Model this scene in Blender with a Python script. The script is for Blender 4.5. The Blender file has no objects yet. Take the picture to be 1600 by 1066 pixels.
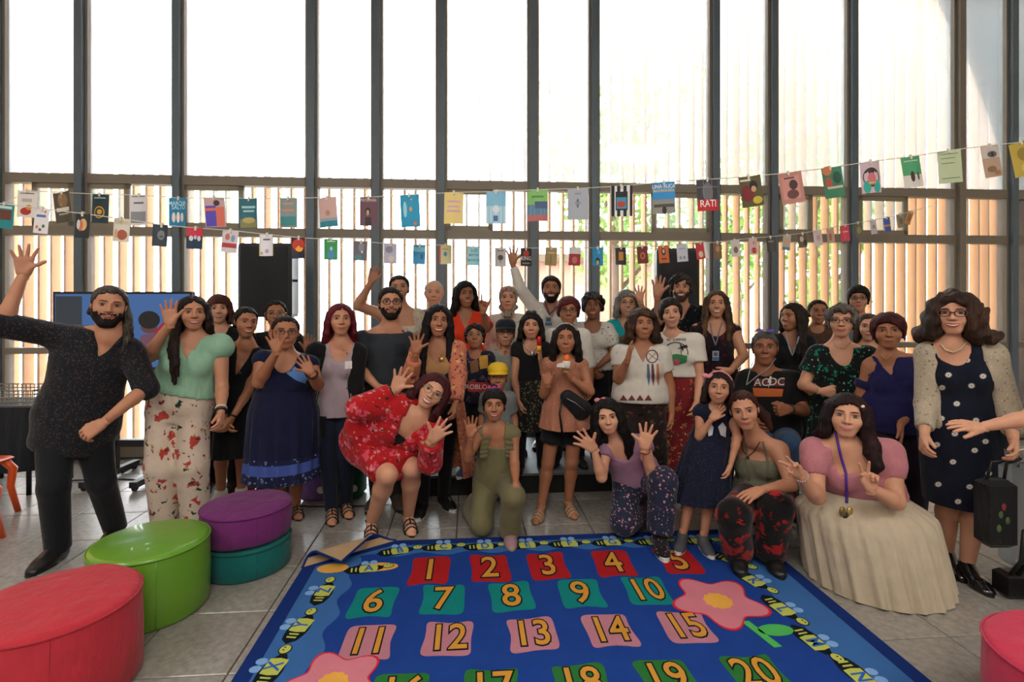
import bpy, math, random
import numpy as np
from mathutils import Vector, Matrix
from mathutils.bvhtree import BVHTree

# ------------------------------------------------------------------ camera, world, lights
SC = bpy.context.scene
COL = SC.collection
FPX, CXP, HYP, HCAM = 840.0, 800.0, 471.0, 1.58      # focal length (px of a 1600 wide frame), horizon row, eye height (m)
YAW = math.radians(4.5)                               # the room is turned against the camera axis
_c = bpy.data.cameras.new('camera'); CAM = bpy.data.objects.new('camera', _c); COL.objects.link(CAM)
_c.sensor_width = 36.0; _c.lens = FPX / 1600 * 36.0; _c.shift_y = -(533 - HYP) / 1600.0
_c.clip_end = 200
CAM.location = (0, 0, HCAM); CAM.rotation_euler = (math.radians(90), 0, 0)
SC.camera = CAM
SC.view_settings.view_transform = 'Standard'; SC.view_settings.look = 'None'
SC.view_settings.gamma = 1.0; SC.view_settings.use_curve_mapping = False
SC.view_settings.exposure = 0.35
try:
    SC.cycles.use_denoising = True
    SC.cycles.max_bounces = 8; SC.cycles.diffuse_bounces = 4; SC.cycles.transparent_max_bounces = 16
    SC.cycles.sample_clamp_indirect = 6.0
except Exception:
    pass
W = bpy.data.worlds.new('sky'); SC.world = W; W.use_nodes = True
_bg = W.node_tree.nodes['Background']; _bg.inputs[0].default_value = (0.86, 0.94, 1.0, 1); _bg.inputs[1].default_value = 9.0

def area_light(name, loc, size, power, col=(1, .95, .88)):
    l = bpy.data.lights.new(name, 'AREA'); l.shape = 'RECTANGLE'; l.size, l.size_y = size
    l.energy = power; l.color = col
    o = bpy.data.objects.new(name, l); COL.objects.link(o); o.location = loc
    return o
# unseen lamps added under the ceiling behind the photographer as front fill
for _n, _x in (('left', -4), ('middle', 0), ('right', 4)):
    for _m, _y, _p in (('rear', -3.6, 55), ('front', -.9, 85)):
        area_light('ceiling_fill_lamp_%s_%s_offscreen' % (_m, _n), (_x, _y, 5.15), (1.4, 1.4), _p)

# ------------------------------------------------------------------ helpers
def V3(*a): return np.array(a, dtype=np.float64)
def P(px, py, d):
    """photo pixel at depth d (m along the camera axis) -> point"""
    return V3((px - CXP) / FPX * d, d, HCAM - (py - HYP) / FPX * d)
def floor_pt(px, py, z=0.0):
    return P(px, py, (HCAM - z) * FPX / (py - HYP))
def unit(v):
    v = np.asarray(v, float); n = np.linalg.norm(v); return v / n if n > 1e-9 else v
def wrapc(c):
    return tuple(((x / 12.92) if x <= .04045 else ((x + .055) / 1.055) ** 2.4) for x in c[:3])
def hexc(h):
    h = h.lstrip('#'); h = ''.join(c * 2 for c in h) if len(h) == 3 else h; return wrapc([int(h[i:i + 2], 16) / 255 for i in (0, 2, 4)])

def mesh_obj(name, verts, faces, mat=None, parent=None, smooth=True, mats=None, midx=None, origin=None):
    """verts in world space (n,3); faces list/array of quads/tris"""
    verts = np.asarray(verts, np.float32)
    if origin is None and parent is not None: origin = PLOC.get(parent.name, (0, 0, 0))
    if origin is not None: verts = verts - np.asarray(origin, np.float32)
    me = bpy.data.meshes.new(name)
    if isinstance(faces, np.ndarray) and faces.ndim == 2:
        nf, k = faces.shape
        me.vertices.add(len(verts)); me.vertices.foreach_set('co', verts.ravel())
        me.loops.add(nf * k); me.loops.foreach_set('vertex_index', faces.astype(np.int32).ravel())
        me.polygons.add(nf)
        me.polygons.foreach_set('loop_start', np.arange(0, nf * k, k, dtype=np.int32))
        me.polygons.foreach_set('loop_total', np.full(nf, k, np.int32))
    else:
        me.from_pydata(verts.tolist(), [], [list(map(int, f)) for f in faces])
    if midx is not None: me.polygons.foreach_set('material_index', np.asarray(midx, np.int32))
    me.polygons.foreach_set('use_smooth', np.full(len(me.polygons), bool(smooth)))
    me.update(calc_edges=True); me.validate()
    for m in (mats or ([mat] if mat else [])): me.materials.append(m)
    o = bpy.data.objects.new(name, me); COL.objects.link(o)
    if parent is not None:
        o.parent = parent
        pl = PLOC.get(parent.name, (0, 0, 0))
        o.location = V3(*origin) - V3(*pl) if origin is not None else (0, 0, 0)
        PLOC[o.name] = tuple(origin) if origin is not None else tuple(pl)
    elif origin is not None:
        o.location = origin; PLOC[o.name] = tuple(origin)
    return o
PLOC = {}
def tag(o, label, cat, group=None):
    o['label'] = label; o['category'] = cat
    if group: o['group'] = group
    return o
def struct(o, label=None):
    o['kind'] = 'structure'
    if label: o['label'] = label
    return o
def empty(name, loc):
    o = bpy.data.objects.new(name, None); COL.objects.link(o); o.location = loc; o.empty_display_size = .1
    PLOC[o.name] = tuple(loc); return o

class MB:
    """collects simple geometry in world space"""
    def __init__(s): s.v = []; s.f = []
    def add(s, v, f):
        b = len(s.v); s.v += [tuple(x) for x in v]; s.f += [tuple(i + b for i in q) for q in f]; return s
    def box(s, lo, hi, M=None):
        x0, y0, z0 = lo; x1, y1, z1 = hi
        v = [(x0, y0, z0), (x1, y0, z0), (x1, y1, z0), (x0, y1, z0), (x0, y0, z1), (x1, y0, z1), (x1, y1, z1), (x0, y1, z1)]
        if M is not None: v = [tuple(M @ Vector(p)) for p in v]
        return s.add(v, [(0, 3, 2, 1), (4, 5, 6, 7), (0, 1, 5, 4), (1, 2, 6, 5), (2, 3, 7, 6), (3, 0, 4, 7)])
    def tube(s, pts, r, n=8, closed=False, cap=True):
        pts = [np.asarray(p, float) for p in pts]; m = len(pts)
        rr = r if hasattr(r, '__len__') else [r] * m
        up = None; rings = []
        for i in range(m):
            if closed: t = pts[(i + 1) % m] - pts[i - 1]
            else: t = pts[min(i + 1, m - 1)] - pts[max(i - 1, 0)]
            t = unit(t)
            if up is None: up = V3(0, 0, 1) if abs(t[2]) < .9 else V3(1, 0, 0)
            a = np.cross(t, up); a = unit(a); b = np.cross(a, t); up = b
            rings.append([pts[i] + rr[i] * (math.cos(2 * math.pi * j / n) * a + math.sin(2 * math.pi * j / n) * b) for j in range(n)])
        v = [p for R in rings for p in R]; f = []
        for i in range(m if closed else m - 1):
            k = (i + 1) % m
            for j in range(n): f.append((i * n + j, i * n + (j + 1) % n, k * n + (j + 1) % n, k * n + j))
        if cap and not closed:
            f.append(tuple(range(n))[::-1]); f.append(tuple((m - 1) * n + j for j in range(n)))
        return s.add(v, f)
    def lathe(s, prof, c=(0, 0, 0), n=32, M=None, ab=(1, 1)):
        v = []; f = []; m = len(prof)
        for (r, z) in prof:
            for j in range(n):
                a = 2 * math.pi * j / n
                p = (r * math.cos(a) * ab[0], r * math.sin(a) * ab[1], z)
                if M is not None: p = tuple(M @ Vector(p))
                v.append((p[0] + c[0], p[1] + c[1], p[2] + c[2]))
        for i in range(m - 1):
            for j in range(n): f.append((i * n + j, i * n + (j + 1) % n, (i + 1) * n + (j + 1) % n, (i + 1) * n + j))
        f.append(tuple(range(n))[::-1]); f.append(tuple((m - 1) * n + j for j in range(n)))
        return s.add(v, f)
    def ball(s, c, r, n=12, m=8):
        r = r if hasattr(r, '__len__') else (r, r, r); v = []; f = []
        for i in range(m + 1):
            th = math.pi * i / m
            for j in range(n):
                a = 2 * math.pi * j / n
                v.append((c[0] + r[0] * math.sin(th) * math.cos(a), c[1] + r[1] * math.sin(th) * math.sin(a), c[2] + r[2] * math.cos(th)))
        for i in range(m):
            for j in range(n): f.append((i * n + j, (i + 1) * n + j, (i + 1) * n + (j + 1) % n, i * n + (j + 1) % n))
        return s.add(v, f)
    def build(s, name, mat, parent=None, smooth=False, origin=None):
        return mesh_obj(name, s.v, s.f, mat, parent, smooth, origin=origin)

# ------------------------------------------------------------------ materials
MATS = {}
def _nt(name):
    m = bpy.data.materials.new(name); m.use_nodes = True
    nt = m.node_tree; b = nt.nodes['Principled BSDF']; return m, nt, b
def _coords(nt, scale=None):
    tc = nt.nodes.new('ShaderNodeTexCoord'); out = tc.outputs['Object']
    if scale is not None:
        mp = nt.nodes.new('ShaderNodeMapping'); nt.links.new(out, mp.inputs[0])
        mp.inputs['Scale'].default_value = scale if hasattr(scale, '__len__') else (scale,) * 3; out = mp.outputs[0]
    return out
def _noise(nt, co, scale, detail=3, rough=.5):
    n = nt.nodes.new('ShaderNodeTexNoise'); nt.links.new(co, n.inputs['Vector'])
    n.inputs['Scale'].default_value = scale; n.inputs['Detail'].default_value = detail; n.inputs['Roughness'].default_value = rough
    return n
def _mix(nt, fac, a, b):
    m = nt.nodes.new('ShaderNodeMix'); m.data_type = 'RGBA'
    if hasattr(fac, 'links') or hasattr(fac, 'is_linked'): nt.links.new(fac, m.inputs[0])
    else: m.inputs[0].default_value = fac
    for s, i in ((a, 6), (b, 7)):
        if hasattr(s, 'is_linked'): nt.links.new(s, m.inputs[i])
        else: m.inputs[i].default_value = (*s[:3], 1)
    return m.outputs[2]
def _ramp(nt, fac, lo, hi):
    r = nt.nodes.new('ShaderNodeMapRange'); nt.links.new(fac, r.inputs[0])
    r.inputs[1].default_value = lo; r.inputs[2].default_value = hi; return r.outputs[0]
def _bump(nt, b, h, strength=.3, dist=.01):
    n = nt.nodes.new('ShaderNodeBump'); nt.links.new(h, n.inputs['Height'])
    n.inputs['Strength'].default_value = strength; n.inputs['Distance'].default_value = dist
    nt.links.new(n.outputs[0], b.inputs['Normal'])
def plain(name, col, rough=.6, var=.12, metal=0, scale=8, bump=0, coat=0, spec=.5):
    key = ('plain', name)
    if key in MATS: return MATS[key]
    m, nt, b = _nt(name); c = hexc(col) if isinstance(col, str) else col
    b.inputs['Roughness'].default_value = rough; b.inputs['Metallic'].default_value = metal
    b.inputs['Specular IOR Level'].default_value = spec
    if coat: b.inputs['Coat Weight'].default_value = coat
    co = _coords(nt); n = _noise(nt, co, scale)
    nt.links.new(_mix(nt, n.outputs[0], [x * (1 - var) for x in c], [min(1, x * (1 + var)) for x in c]), b.inputs['Base Color'])
    if bump: _bump(nt, b, _noise(nt, co, scale * 6).outputs[0], bump, .004)
    MATS[key] = m; return m
def cloth(name, col, layers=(), rough=.85, fold=.35, stretch=None, sheen=.2):
    """fabric: base colour, weave, soft folds; layers = [(scale, threshold, colour, distortion)] cell motifs"""
    key = ('cloth', name)
    if key in MATS: return MATS[key]
    m, nt, b = _nt(name); c = hexc(col) if isinstance(col, str) else col
    b.inputs['Roughness'].default_value = rough; b.inputs['Specular IOR Level'].default_value = .2
    b.inputs['Sheen Weight'].default_value = sheen * .5
    co = _coords(nt, stretch); n = _noise(nt, co, 14, 4)
    out = _mix(nt, n.outputs[0], [x * .85 for x in c], [min(1, x * 1.12) for x in c])
    for i, (sc, th, lc, dis) in enumerate(layers):
        lc = hexc(lc) if isinstance(lc, str) else lc
        dn = _noise(nt, co, sc * 1.6, 3)
        add = nt.nodes.new('ShaderNodeVectorMath'); add.operation = 'MULTIPLY_ADD'
        nt.links.new(dn.outputs['Color'], add.inputs[0]); add.inputs[1].default_value = (dis / sc,) * 3; nt.links.new(co, add.inputs[2])
        off = nt.nodes.new('ShaderNodeVectorMath'); off.operation = 'ADD'
        nt.links.new(add.outputs[0], off.inputs[0]); off.inputs[1].default_value = (i * 1.37, i * 2.11, i * .73)
        vo = nt.nodes.new('ShaderNodeTexVoronoi'); nt.links.new(off.outputs[0], vo.inputs['Vector']); vo.inputs['Scale'].default_value = sc
        rp = _ramp(nt, vo.outputs['Distance'], th + .03, th - .03)
        out = _mix(nt, rp, out, lc)
    nt.links.new(out, b.inputs['Base Color'])
    if fold:
        f = _noise(nt, _coords(nt, (1, 1, .45)), 11, 3, .55); _bump(nt, b, f.outputs[0], fold, .035)
    MATS[key] = m; return m
def wavecloth(name, c1, c2, scale=20, distort=3, direction='X', rough=.85, thr=(.4, .6)):
    key = ('wave', name)
    if key in MATS: return MATS[key]
    m, nt, b = _nt(name); b.inputs['Roughness'].default_value = rough
    w = nt.nodes.new('ShaderNodeTexWave'); nt.links.new(_coords(nt), w.inputs['Vector']); w.bands_direction = direction
    w.inputs['Scale'].default_value = scale; w.inputs['Distortion'].default_value = distort; w.inputs['Detail Scale'].default_value = .6
    nt.links.new(_mix(nt, _ramp(nt, w.outputs['Fac'], *thr), hexc(c1), hexc(c2)), b.inputs['Base Color'])
    MATS[key] = m; return m
def skin(col):
    key = ('skin', col)
    if key in MATS: return MATS[key]
    m, nt, b = _nt('skin'); c = hexc(col)
    n = _noise(nt, _coords(nt), 9, 4)
    nt.links.new(_mix(nt, n.outputs[0], [c[0] * .86, c[1] * .78, c[2] * .76], [min(1, c[0] * 1.1), c[1] * 1.1, c[2] * 1.08]), b.inputs['Base Color'])
    b.inputs['Roughness'].default_value = .52; b.inputs['Specular IOR Level'].default_value = .4
    b.inputs['Subsurface Weight'].default_value = .12; b.inputs['Subsurface Radius'].default_value = (.012, .005, .003); b.inputs['Subsurface Scale'].default_value = 1.0
    MATS[key] = m; return m
def hairmat(c1, c2):
    key = ('hair', c1, c2)
    if key in MATS: return MATS[key]
    m, nt, b = _nt('hair')
    n = _noise(nt, _coords(nt, (1, 1, .07)), 110, 3, .6); n2 = _noise(nt, _coords(nt), 7, 2)
    a = _mix(nt, _ramp(nt, n2.outputs[0], .35, .65), hexc(c1), hexc(c2))
    nt.links.new(_mix(nt, _ramp(nt, n.outputs[0], .3, .75), [x * .45 for x in hexc(c1)], a), b.inputs['Base Color'])
    b.inputs['Roughness'].default_value = .6; b.inputs['Specular IOR Level'].default_value = .22
    _bump(nt, b, n.outputs[0], .8, .01)
    MATS[key] = m; return m
def emit(name, col, s=1.0):
    m, nt, b = _nt(name); b.inputs['Base Color'].default_value = (0, 0, 0, 1)
    b.inputs['Emission Color'].default_value = (*hexc(col), 1); b.inputs['Emission Strength'].default_value = s; return m

# ------------------------------------------------------------------ signed-distance fields -> meshes (surface nets)
class Fld:
    def __init__(s, lo, hi, h):
        s.h = h; s.lo = np.asarray(lo, float)
        s.n = np.ceil((np.asarray(hi, float) - s.lo) / h).astype(int) + 2
        s.D = np.full(s.n, .5, np.float32)
        s.ax = [(s.lo[i] + h * np.arange(s.n[i])).astype(np.float32) for i in range(3)]
    def box(s, lo, hi):
        i0 = np.clip(np.floor((np.asarray(lo) - s.lo) / s.h).astype(int), 0, s.n - 1)
        i1 = np.clip(np.ceil((np.asarray(hi) - s.lo) / s.h).astype(int) + 1, 1, s.n)
        sl = tuple(slice(a, b) for a, b in zip(i0, i1))
        return sl, s.ax[0][sl[0]][:, None, None], s.ax[1][sl[1]][None, :, None], s.ax[2][sl[2]][None, None, :]
    def put(s, sl, d, k):
        a = s.D[sl]
        if k > 0:
            h = np.clip(.5 + .5 * (a - d) / k, 0, 1); s.D[sl] = a + (d - a) * h - k * h * (1 - h)
        else: s.D[sl] = np.minimum(a, d)
    def cone(s, a, b, ra, rb, k=.02, capa=None, capb=None, flat=None):
        """tapered capsule; capa/capb True cuts the end flat; flat=(axis, scale) squashes along an axis"""
        a = np.asarray(a, float); b = np.asarray(b, float); m = max(ra, rb) + k + s.h * 2
        if flat is not None: m *= max(1., 1 / min(1., flat[1]))
        sl, X, Y, Z = s.box(np.minimum(a, b) - m, np.maximum(a, b) + m)
        ba = b - a; bb = float(ba @ ba) + 1e-12
        qx, qy, qz = X - a[0], Y - a[1], Z - a[2]
        dt = (qx * ba[0] + qy * ba[1] + qz * ba[2]) / bb
        t = np.clip(dt, 0, 1)
        ex, ey, ez = qx - t * ba[0], qy - t * ba[1], qz - t * ba[2]
        if flat is not None:
            ax = unit(flat[0]); w = (ex * ax[0] + ey * ax[1] + ez * ax[2]) * (1 / flat[1] - 1)
            ex, ey, ez = ex + w * ax[0], ey + w * ax[1], ez + w * ax[2]
        d = np.sqrt(ex * ex + ey * ey + ez * ez) - (ra + (rb - ra) * t)
        L = math.sqrt(bb)
        if capb: d = np.maximum(d, (dt - 1) * L)
        if capa: d = np.maximum(d, -dt * L)
        s.put(sl, d, k)
    def ell(s, c, r, M=None, k=.02, sub=False):
        c = np.asarray(c, float); R = np.eye(3) if M is None else np.asarray(M)
        m = max(r) + k + 2 * s.h
        sl, X, Y, Z = s.box(c - m, c + m)
        qx, qy, qz = X - c[0], Y - c[1], Z - c[2]
        e = [qx * R[i][0] + qy * R[i][1] + qz * R[i][2] for i in range(3)]
        k0 = np.sqrt((e[0] / r[0]) ** 2 + (e[1] / r[1]) ** 2 + (e[2] / r[2]) ** 2) + 1e-6
        k1 = np.sqrt((e[0] / r[0] ** 2) ** 2 + (e[1] / r[1] ** 2) ** 2 + (e[2] / r[2] ** 2) ** 2) + 1e-6
        d = k0 * (k0 - 1) / k1
        if sub: s.D[sl] = np.maximum(s.D[sl], -d)
        else: s.put(sl, d, k)
    def mesh(s):
        D = s.D; D[0] = D[-1] = .1; D[:, 0] = D[:, -1] = .1; D[:, :, 0] = D[:, :, -1] = .1
        S = D < 0
        c = S[:-1, :-1, :-1].astype(np.int8)
        for i, j, k in ((1, 0, 0), (0, 1, 0), (0, 0, 1), (1, 1, 0), (1, 0, 1), (0, 1, 1), (1, 1, 1)):
            c = c + S[i:S.shape[0] - 1 + i, j:S.shape[1] - 1 + j, k:S.shape[2] - 1 + k]
        act = (c > 0) & (c < 8)
        I = np.argwhere(act); nv = len(I)
        if nv == 0: return np.zeros((0, 3)), np.zeros((0, 4), int)
        idx = np.full(act.shape, -1, np.int64); idx[act] = np.arange(nv)
        cor = [(i, j, k) for i in (0, 1) for j in (0, 1) for k in (0, 1)]
        val = {q: D[I[:, 0] + q[0], I[:, 1] + q[1], I[:, 2] + q[2]] for q in cor}
        acc = np.zeros((nv, 3)); cnt = np.zeros(nv)
        for q in cor:
            for ax in range(3):
                if q[ax]: continue
                r = list(q); r[ax] = 1; r = tuple(r); a = val[q]; b = val[r]
                m = (a < 0) != (b < 0)
                t = np.where(m, a / np.where(a == b, 1, a - b), 0)
                p = np.tile(np.array(q, float), (nv, 1)); p[:, ax] += t
                acc += p * m[:, None]; cnt += m
        v = s.lo + s.h * (I + acc / cnt[:, None])
        F = []
        for ax in range(3):
            o1, o2 = [(1, 2), (2, 0), (0, 1)][ax]
            sl0 = [slice(None)] * 3; sl1 = [slice(None)] * 3
            sl0[ax] = slice(0, -1); sl1[ax] = slice(1, None)
            A = S[tuple(sl0)]; B = S[tuple(sl1)]
            E = np.argwhere(A != B)
            E = E[(E[:, o1] > 0) & (E[:, o2] > 0) & (E[:, o1] < S.shape[o1] - 1) & (E[:, o2] < S.shape[o2] - 1)]
            if not len(E): continue
            inside = A[E[:, 0], E[:, 1], E[:, 2]]
            def g(d1, d2):
                q = E.copy(); q[:, o1] -= d1; q[:, o2] -= d2; return idx[q[:, 0], q[:, 1], q[:, 2]]
            quad = np.stack([g(1, 1), g(0, 1), g(0, 0), g(1, 0)], 1)
            quad[~inside] = quad[~inside][:, ::-1]
            F.append(quad)
        F = np.concatenate(F); F = F[(F >= 0).all(1)]
        return v, F
# ------------------------------------------------------------------ people: heads, hands, feet, bodies, clothes
def smin(a, b, k):
    h = np.clip(.5 + .5 * (a - b) / k, 0, 1); return a + (b - a) * h - k * h * (1 - h)
def _e(p, c, r):
    q = (p - np.array(c)); r = np.array(r)
    k0 = np.sqrt(((q / r) ** 2).sum(1)) + 1e-6; k1 = np.sqrt(((q / r ** 2) ** 2).sum(1)) + 1e-6
    return k0 * (k0 - 1) / k1
def _c(p, a, b, ra, rb):
    a = np.array(a); b = np.array(b); ba = b - a; t = np.clip(((p - a) @ ba) / (ba @ ba), 0, 1)
    return np.linalg.norm(p - a - t[:, None] * ba, axis=1) - (ra + (rb - ra) * t)
def head_sdf(p, kind):
    jaw = {'f': .060, 'm': .064, 'k': .062}[kind]; ch = {'f': .017, 'm': .023, 'k': .015}[kind]
    chz = {'f': -.092, 'm': -.096, 'k': -.086}[kind]
    d = _e(p, (0, -.012, .03), (.074, .093, .084))
    d = smin(d, _e(p, (0, .022, -.032), (jaw, .066, .079)), .03)
    d = smin(d, _c(p, (-.012, .06, chz), (.012, .06, chz), ch, ch), .03)
    for s in (-1, 1):
        d = smin(d, _e(p, (s * .036, .052, -.024), (.026, .027, .026)), .02)
        d = smin(d, _c(p, (s * .016, .084, .033), (s * .044, .07, .034), .008, .008), .014)
    for s in (-1, 1):
        e = _e(p, (s * .031, .098, .012), (.019, .016, .012)); h = np.clip(.5 - .5 * (d + e) / .014, 0, 1)
        d = d + (-e - d) * h + .014 * h * (1 - h)
    d = smin(d, _c(p, (0, .084, .022), (0, .103, -.018), .0065, .0115), .009)
    for s in (-1, 1): d = smin(d, _e(p, (s * .012, .094, -.022), (.009, .01, .008)), .006)
    d = smin(d, _e(p, (0, .079, -.056), (.025, .014, .017)), .014)
    return d
HN_A, HN_P = 56, 40
_az = 2 * np.pi * np.arange(HN_A) / HN_A
_ph = np.pi * ((np.arange(HN_P + 1) + .0) / HN_P) ** 1.3; _ph[0] = .01; _ph[-1] = np.pi - .01
_D = np.stack([(np.sin(_ph)[:, None] * np.cos(_az)).ravel(), np.repeat(np.cos(_ph), HN_A), (np.sin(_ph)[:, None] * np.sin(_az)).ravel()], 1)
HF = np.array([(i * HN_A + j, i * HN_A + (j + 1) % HN_A, (i + 1) * HN_A + (j + 1) % HN_A, (i + 1) * HN_A + j) for i in range(HN_P) for j in range(HN_A)])
_HT = {}
def head_template(kind):
    if kind not in _HT:
        lo = np.zeros(len(_D)); hi = np.full(len(_D), .17); c = np.array([0, .01, -.005])
        for _ in range(22):
            m = (lo + hi) / 2; ins = head_sdf(c + _D * m[:, None], kind) < 0
            lo = np.where(ins, m, lo); hi = np.where(ins, hi, m)
        _HT[kind] = c + _D * lo[:, None]
    return _HT[kind]
def face_y(x, z, kind):
    x = np.atleast_1d(np.asarray(x, float)); z = np.atleast_1d(np.asarray(z, float))
    lo = np.zeros(len(x)); hi = np.full(len(x), .16)
    for _ in range(20):
        m = (lo + hi) / 2; ins = head_sdf(np.stack([x, m, z], 1), kind) < 0
        lo = np.where(ins, m, lo); hi = np.where(ins, hi, m)
    return lo
class Acc:
    """gathers vertices / faces / material slots of one mesh"""
    def __init__(s): s.v = []; s.f = []; s.m = []; s.n = 0
    def add(s, v, f, m):
        v = np.asarray(v, float); 
        if isinstance(f, np.ndarray): f = (f + s.n).tolist()
        else: f = [[i + s.n for i in q] for q in f]
        s.v.append(v); s.f += f; s.m += ([m] * len(f) if np.isscalar(m) else list(m)); s.n += len(v)
    def mb(s, b, m, fn=None):
        v = np.array(b.v); s.add(fn(v) if fn else v, b.f, m)
def rot_frame(yaw=0, pitch=0, roll=0):
    y, p, r = (math.radians(a) for a in (yaw, pitch, roll))
    ex = V3(math.cos(y), math.sin(y), 0); ey = V3(math.sin(y), -math.cos(y), 0); ez = V3(0, 0, 1)
    ey, ez = ey * math.cos(p) + ez * math.sin(p), ez * math.cos(p) - ey * math.sin(p)
    def R(v): return V3(v[0] * math.cos(r) + v[2] * math.sin(r), v[1], -v[0] * math.sin(r) + v[2] * math.cos(r))
    return np.stack([R(ex), R(ey), R(ez)])          # rows: local x, y, z axes in world
# ---- hands: fingers up +z, palm normal +y, thumb on +x (a right hand shown to the viewer)
HANDS = {}
HPOSE = {  # per finger (pinky, ring, middle, index): spread deg, curl1, curl2 ; thumb (out, curl)
    'wave': ([(-17, 6, 8), (-6, 3, 6), (3, 3, 5), (13, 4, 6)], (46, 8)),
    'wide': ([(-26, 4, 6), (-9, 2, 4), (5, 2, 4), (20, 3, 5)], (58, 4)),
    'open': ([(-8, 14, 18), (-3, 12, 16), (2, 10, 14), (7, 10, 14)], (34, 14)),
    'relax': ([(-5, 35, 42), (-2, 32, 40), (2, 28, 36), (5, 22, 30)], (24, 25)),
    'flat': ([(-7, 10, 14), (-3, 8, 12), (2, 8, 12), (7, 8, 12)], (26, 10)),
    'fist': ([(-3, 85, 95), (-1, 85, 95), (1, 85, 95), (3, 85, 92)], (20, 60)),
    'hold': ([(-3, 62, 70), (-1, 60, 70), (1, 58, 68), (3, 55, 62)], (30, 45)),
    'peace': ([(-3, 88, 98), (-1, 86, 95), (-6, 6, 6), (16, 6, 6)], (18, 62)),
    'horn': ([(-14, 6, 8), (-1, 86, 95), (1, 86, 95), (14, 6, 6)], (20, 60)),
}
def hand_template(pose):
    if pose in HANDS: return HANDS[pose]
    F = Fld((-.085, -.06, -.035), (.1, .1, .2), .0053)
    xs = (-.031, -.011, .010, .030); kz = (.072, .081, .084, .08); ln = (.055, .07, .076, .068)
    F.cone((0, 0, -.03), (0, 0, .012), .0235, .024, .012, flat=((0, 1, 0), .75))
    for x, z in zip(xs, kz): F.cone((x * .55, 0, .01), (x, 0, z), .0165, .0125, .014)
    F.cone((.012, .006, .012), (.036, .012, .045), .017, .0135, .014)
    fg, (to, tc) = HPOSE[pose]
    for (sp, c1, c2), x, z, L in zip(fg, xs, kz, ln):
        a = V3(x, 0, z); s = math.radians(sp); ang = 0; r = .0098
        for seg, c in ((.45, c1), (.3, c2), (.25, c2 * .6)):
            ang += math.radians(c)
            dr = V3(math.sin(s) * math.cos(ang), math.sin(ang), math.cos(s) * math.cos(ang))
            b = a + dr * L * seg; F.cone(a, b, r, r * .9, .0035); a = b; r *= .9
    o = math.radians(to); a = V3(.036, .012, .045); ang = 0; r = .0118
    for seg in (.034, .028):
        dr = unit(V3(math.sin(o - ang * .8), .25 + math.sin(ang) * .8, math.cos(o - ang * .8))); b = a + dr * seg
        F.cone(a, b, r, r * .88, .005); a = b; r *= .88; ang += math.radians(tc)
    HANDS[pose] = F.mesh(); return HANDS[pose]
# ---- feet: toe +y, up +z, sole at z = 0, ankle at (0,0,.075)
FEET = {}
def foot_template(kind):
    if kind in FEET: return FEET[kind]
    F = Fld((-.07, -.1, -.02), (.07, .21, .24), .0095); parts = {}
    e = {'bare': 0, 'sneaker': .011, 'shoe': .008, 'boot': .009}.get(kind, 0)
    F.cone((0, -.045, .032), (0, .1, .024), .029 + e, .035 + e, .02); F.cone((-.004, .1, .02), (-.006, .15, .014), .034 + e, .024 + e, .02, flat=((0, 0, 1), .8)); F.cone((.012, .1, .02), (.014, .138, .014), .03 + e, .02 + e, .02, flat=((0, 0, 1), .8))
    F.cone((0, -.02, .085), (0, .06, .03), .032 + e, .032 + e, .03)
    if kind == 'bare': F.cone((0, -.015, .14), (0, -.02, .06), .03, .032, .02)
    elif kind == 'boot': F.cone((0, -.015, .2), (0, -.02, .06), .045, .04, .03, capa=True)
    elif kind == 'sneaker': F.cone((0, -.018, .105), (0, -.02, .06), .042, .042, .03, capa=True)
    _, X, Y, Z = F.box(F.lo, F.lo + 9)
    F.D = np.maximum(F.D, -(Z - 0.0)); parts['main'] = F.mesh()
    out = []
    for i in range(28):
        a = 2 * math.pi * i / 28; w = .042 if math.sin(a) > 0 else .036
        out.append((w * math.cos(a), .05 + .128 * math.sin(a)))
    def slab(z0, z1, sc=1.0):
        n = len(out); v = [(x * sc, .05 + (y - .05) * sc, z) for z in (z0, z1) for x, y in out]
        f = [(i, (i + 1) % n, n + (i + 1) % n, n + i) for i in range(n)] + [tuple(range(n))[::-1], tuple(range(n, 2 * n))]
        return np.array(v), f
    parts['sole'] = slab(-.004, .022 if kind == 'sneaker' else .012, {'sneaker': 1.2, 'bare': 1.0}.get(kind, 1.1))
    b = MB()
    if kind == 'bare':      # sandal straps
        for y, z, w in ((.118, .044, .04), (.085, .056, .041), (.045, .07, .04)):
            b.tube([(-w, y, .005), (-w * .95, y, z * .6), (-w * .5, y, z), (0, y - .004, z + .005), (w * .5, y, z), (w * .95, y, z * .6), (w, y, .005)], .0098, 6)
        b.tube([(.036 * math.cos(a), -.022 + .036 * math.sin(a), .088) for a in np.linspace(0, 6.283, 17)[:-1]], .008, 6, closed=True)
        b.tube([(0, .1, .055), (0, .06, .074), (0, .012, .09)], .006, 6)
    elif kind == 'sneaker':
        for y in (.035, .055, .075): b.tube([(-.022, y, .072 - y * .12), (0, y + .004, .082 - y * .25), (.022, y, .072 - y * .12)], .0035, 5)
    parts['straps'] = b
    FEET[kind] = parts; return parts

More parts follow.
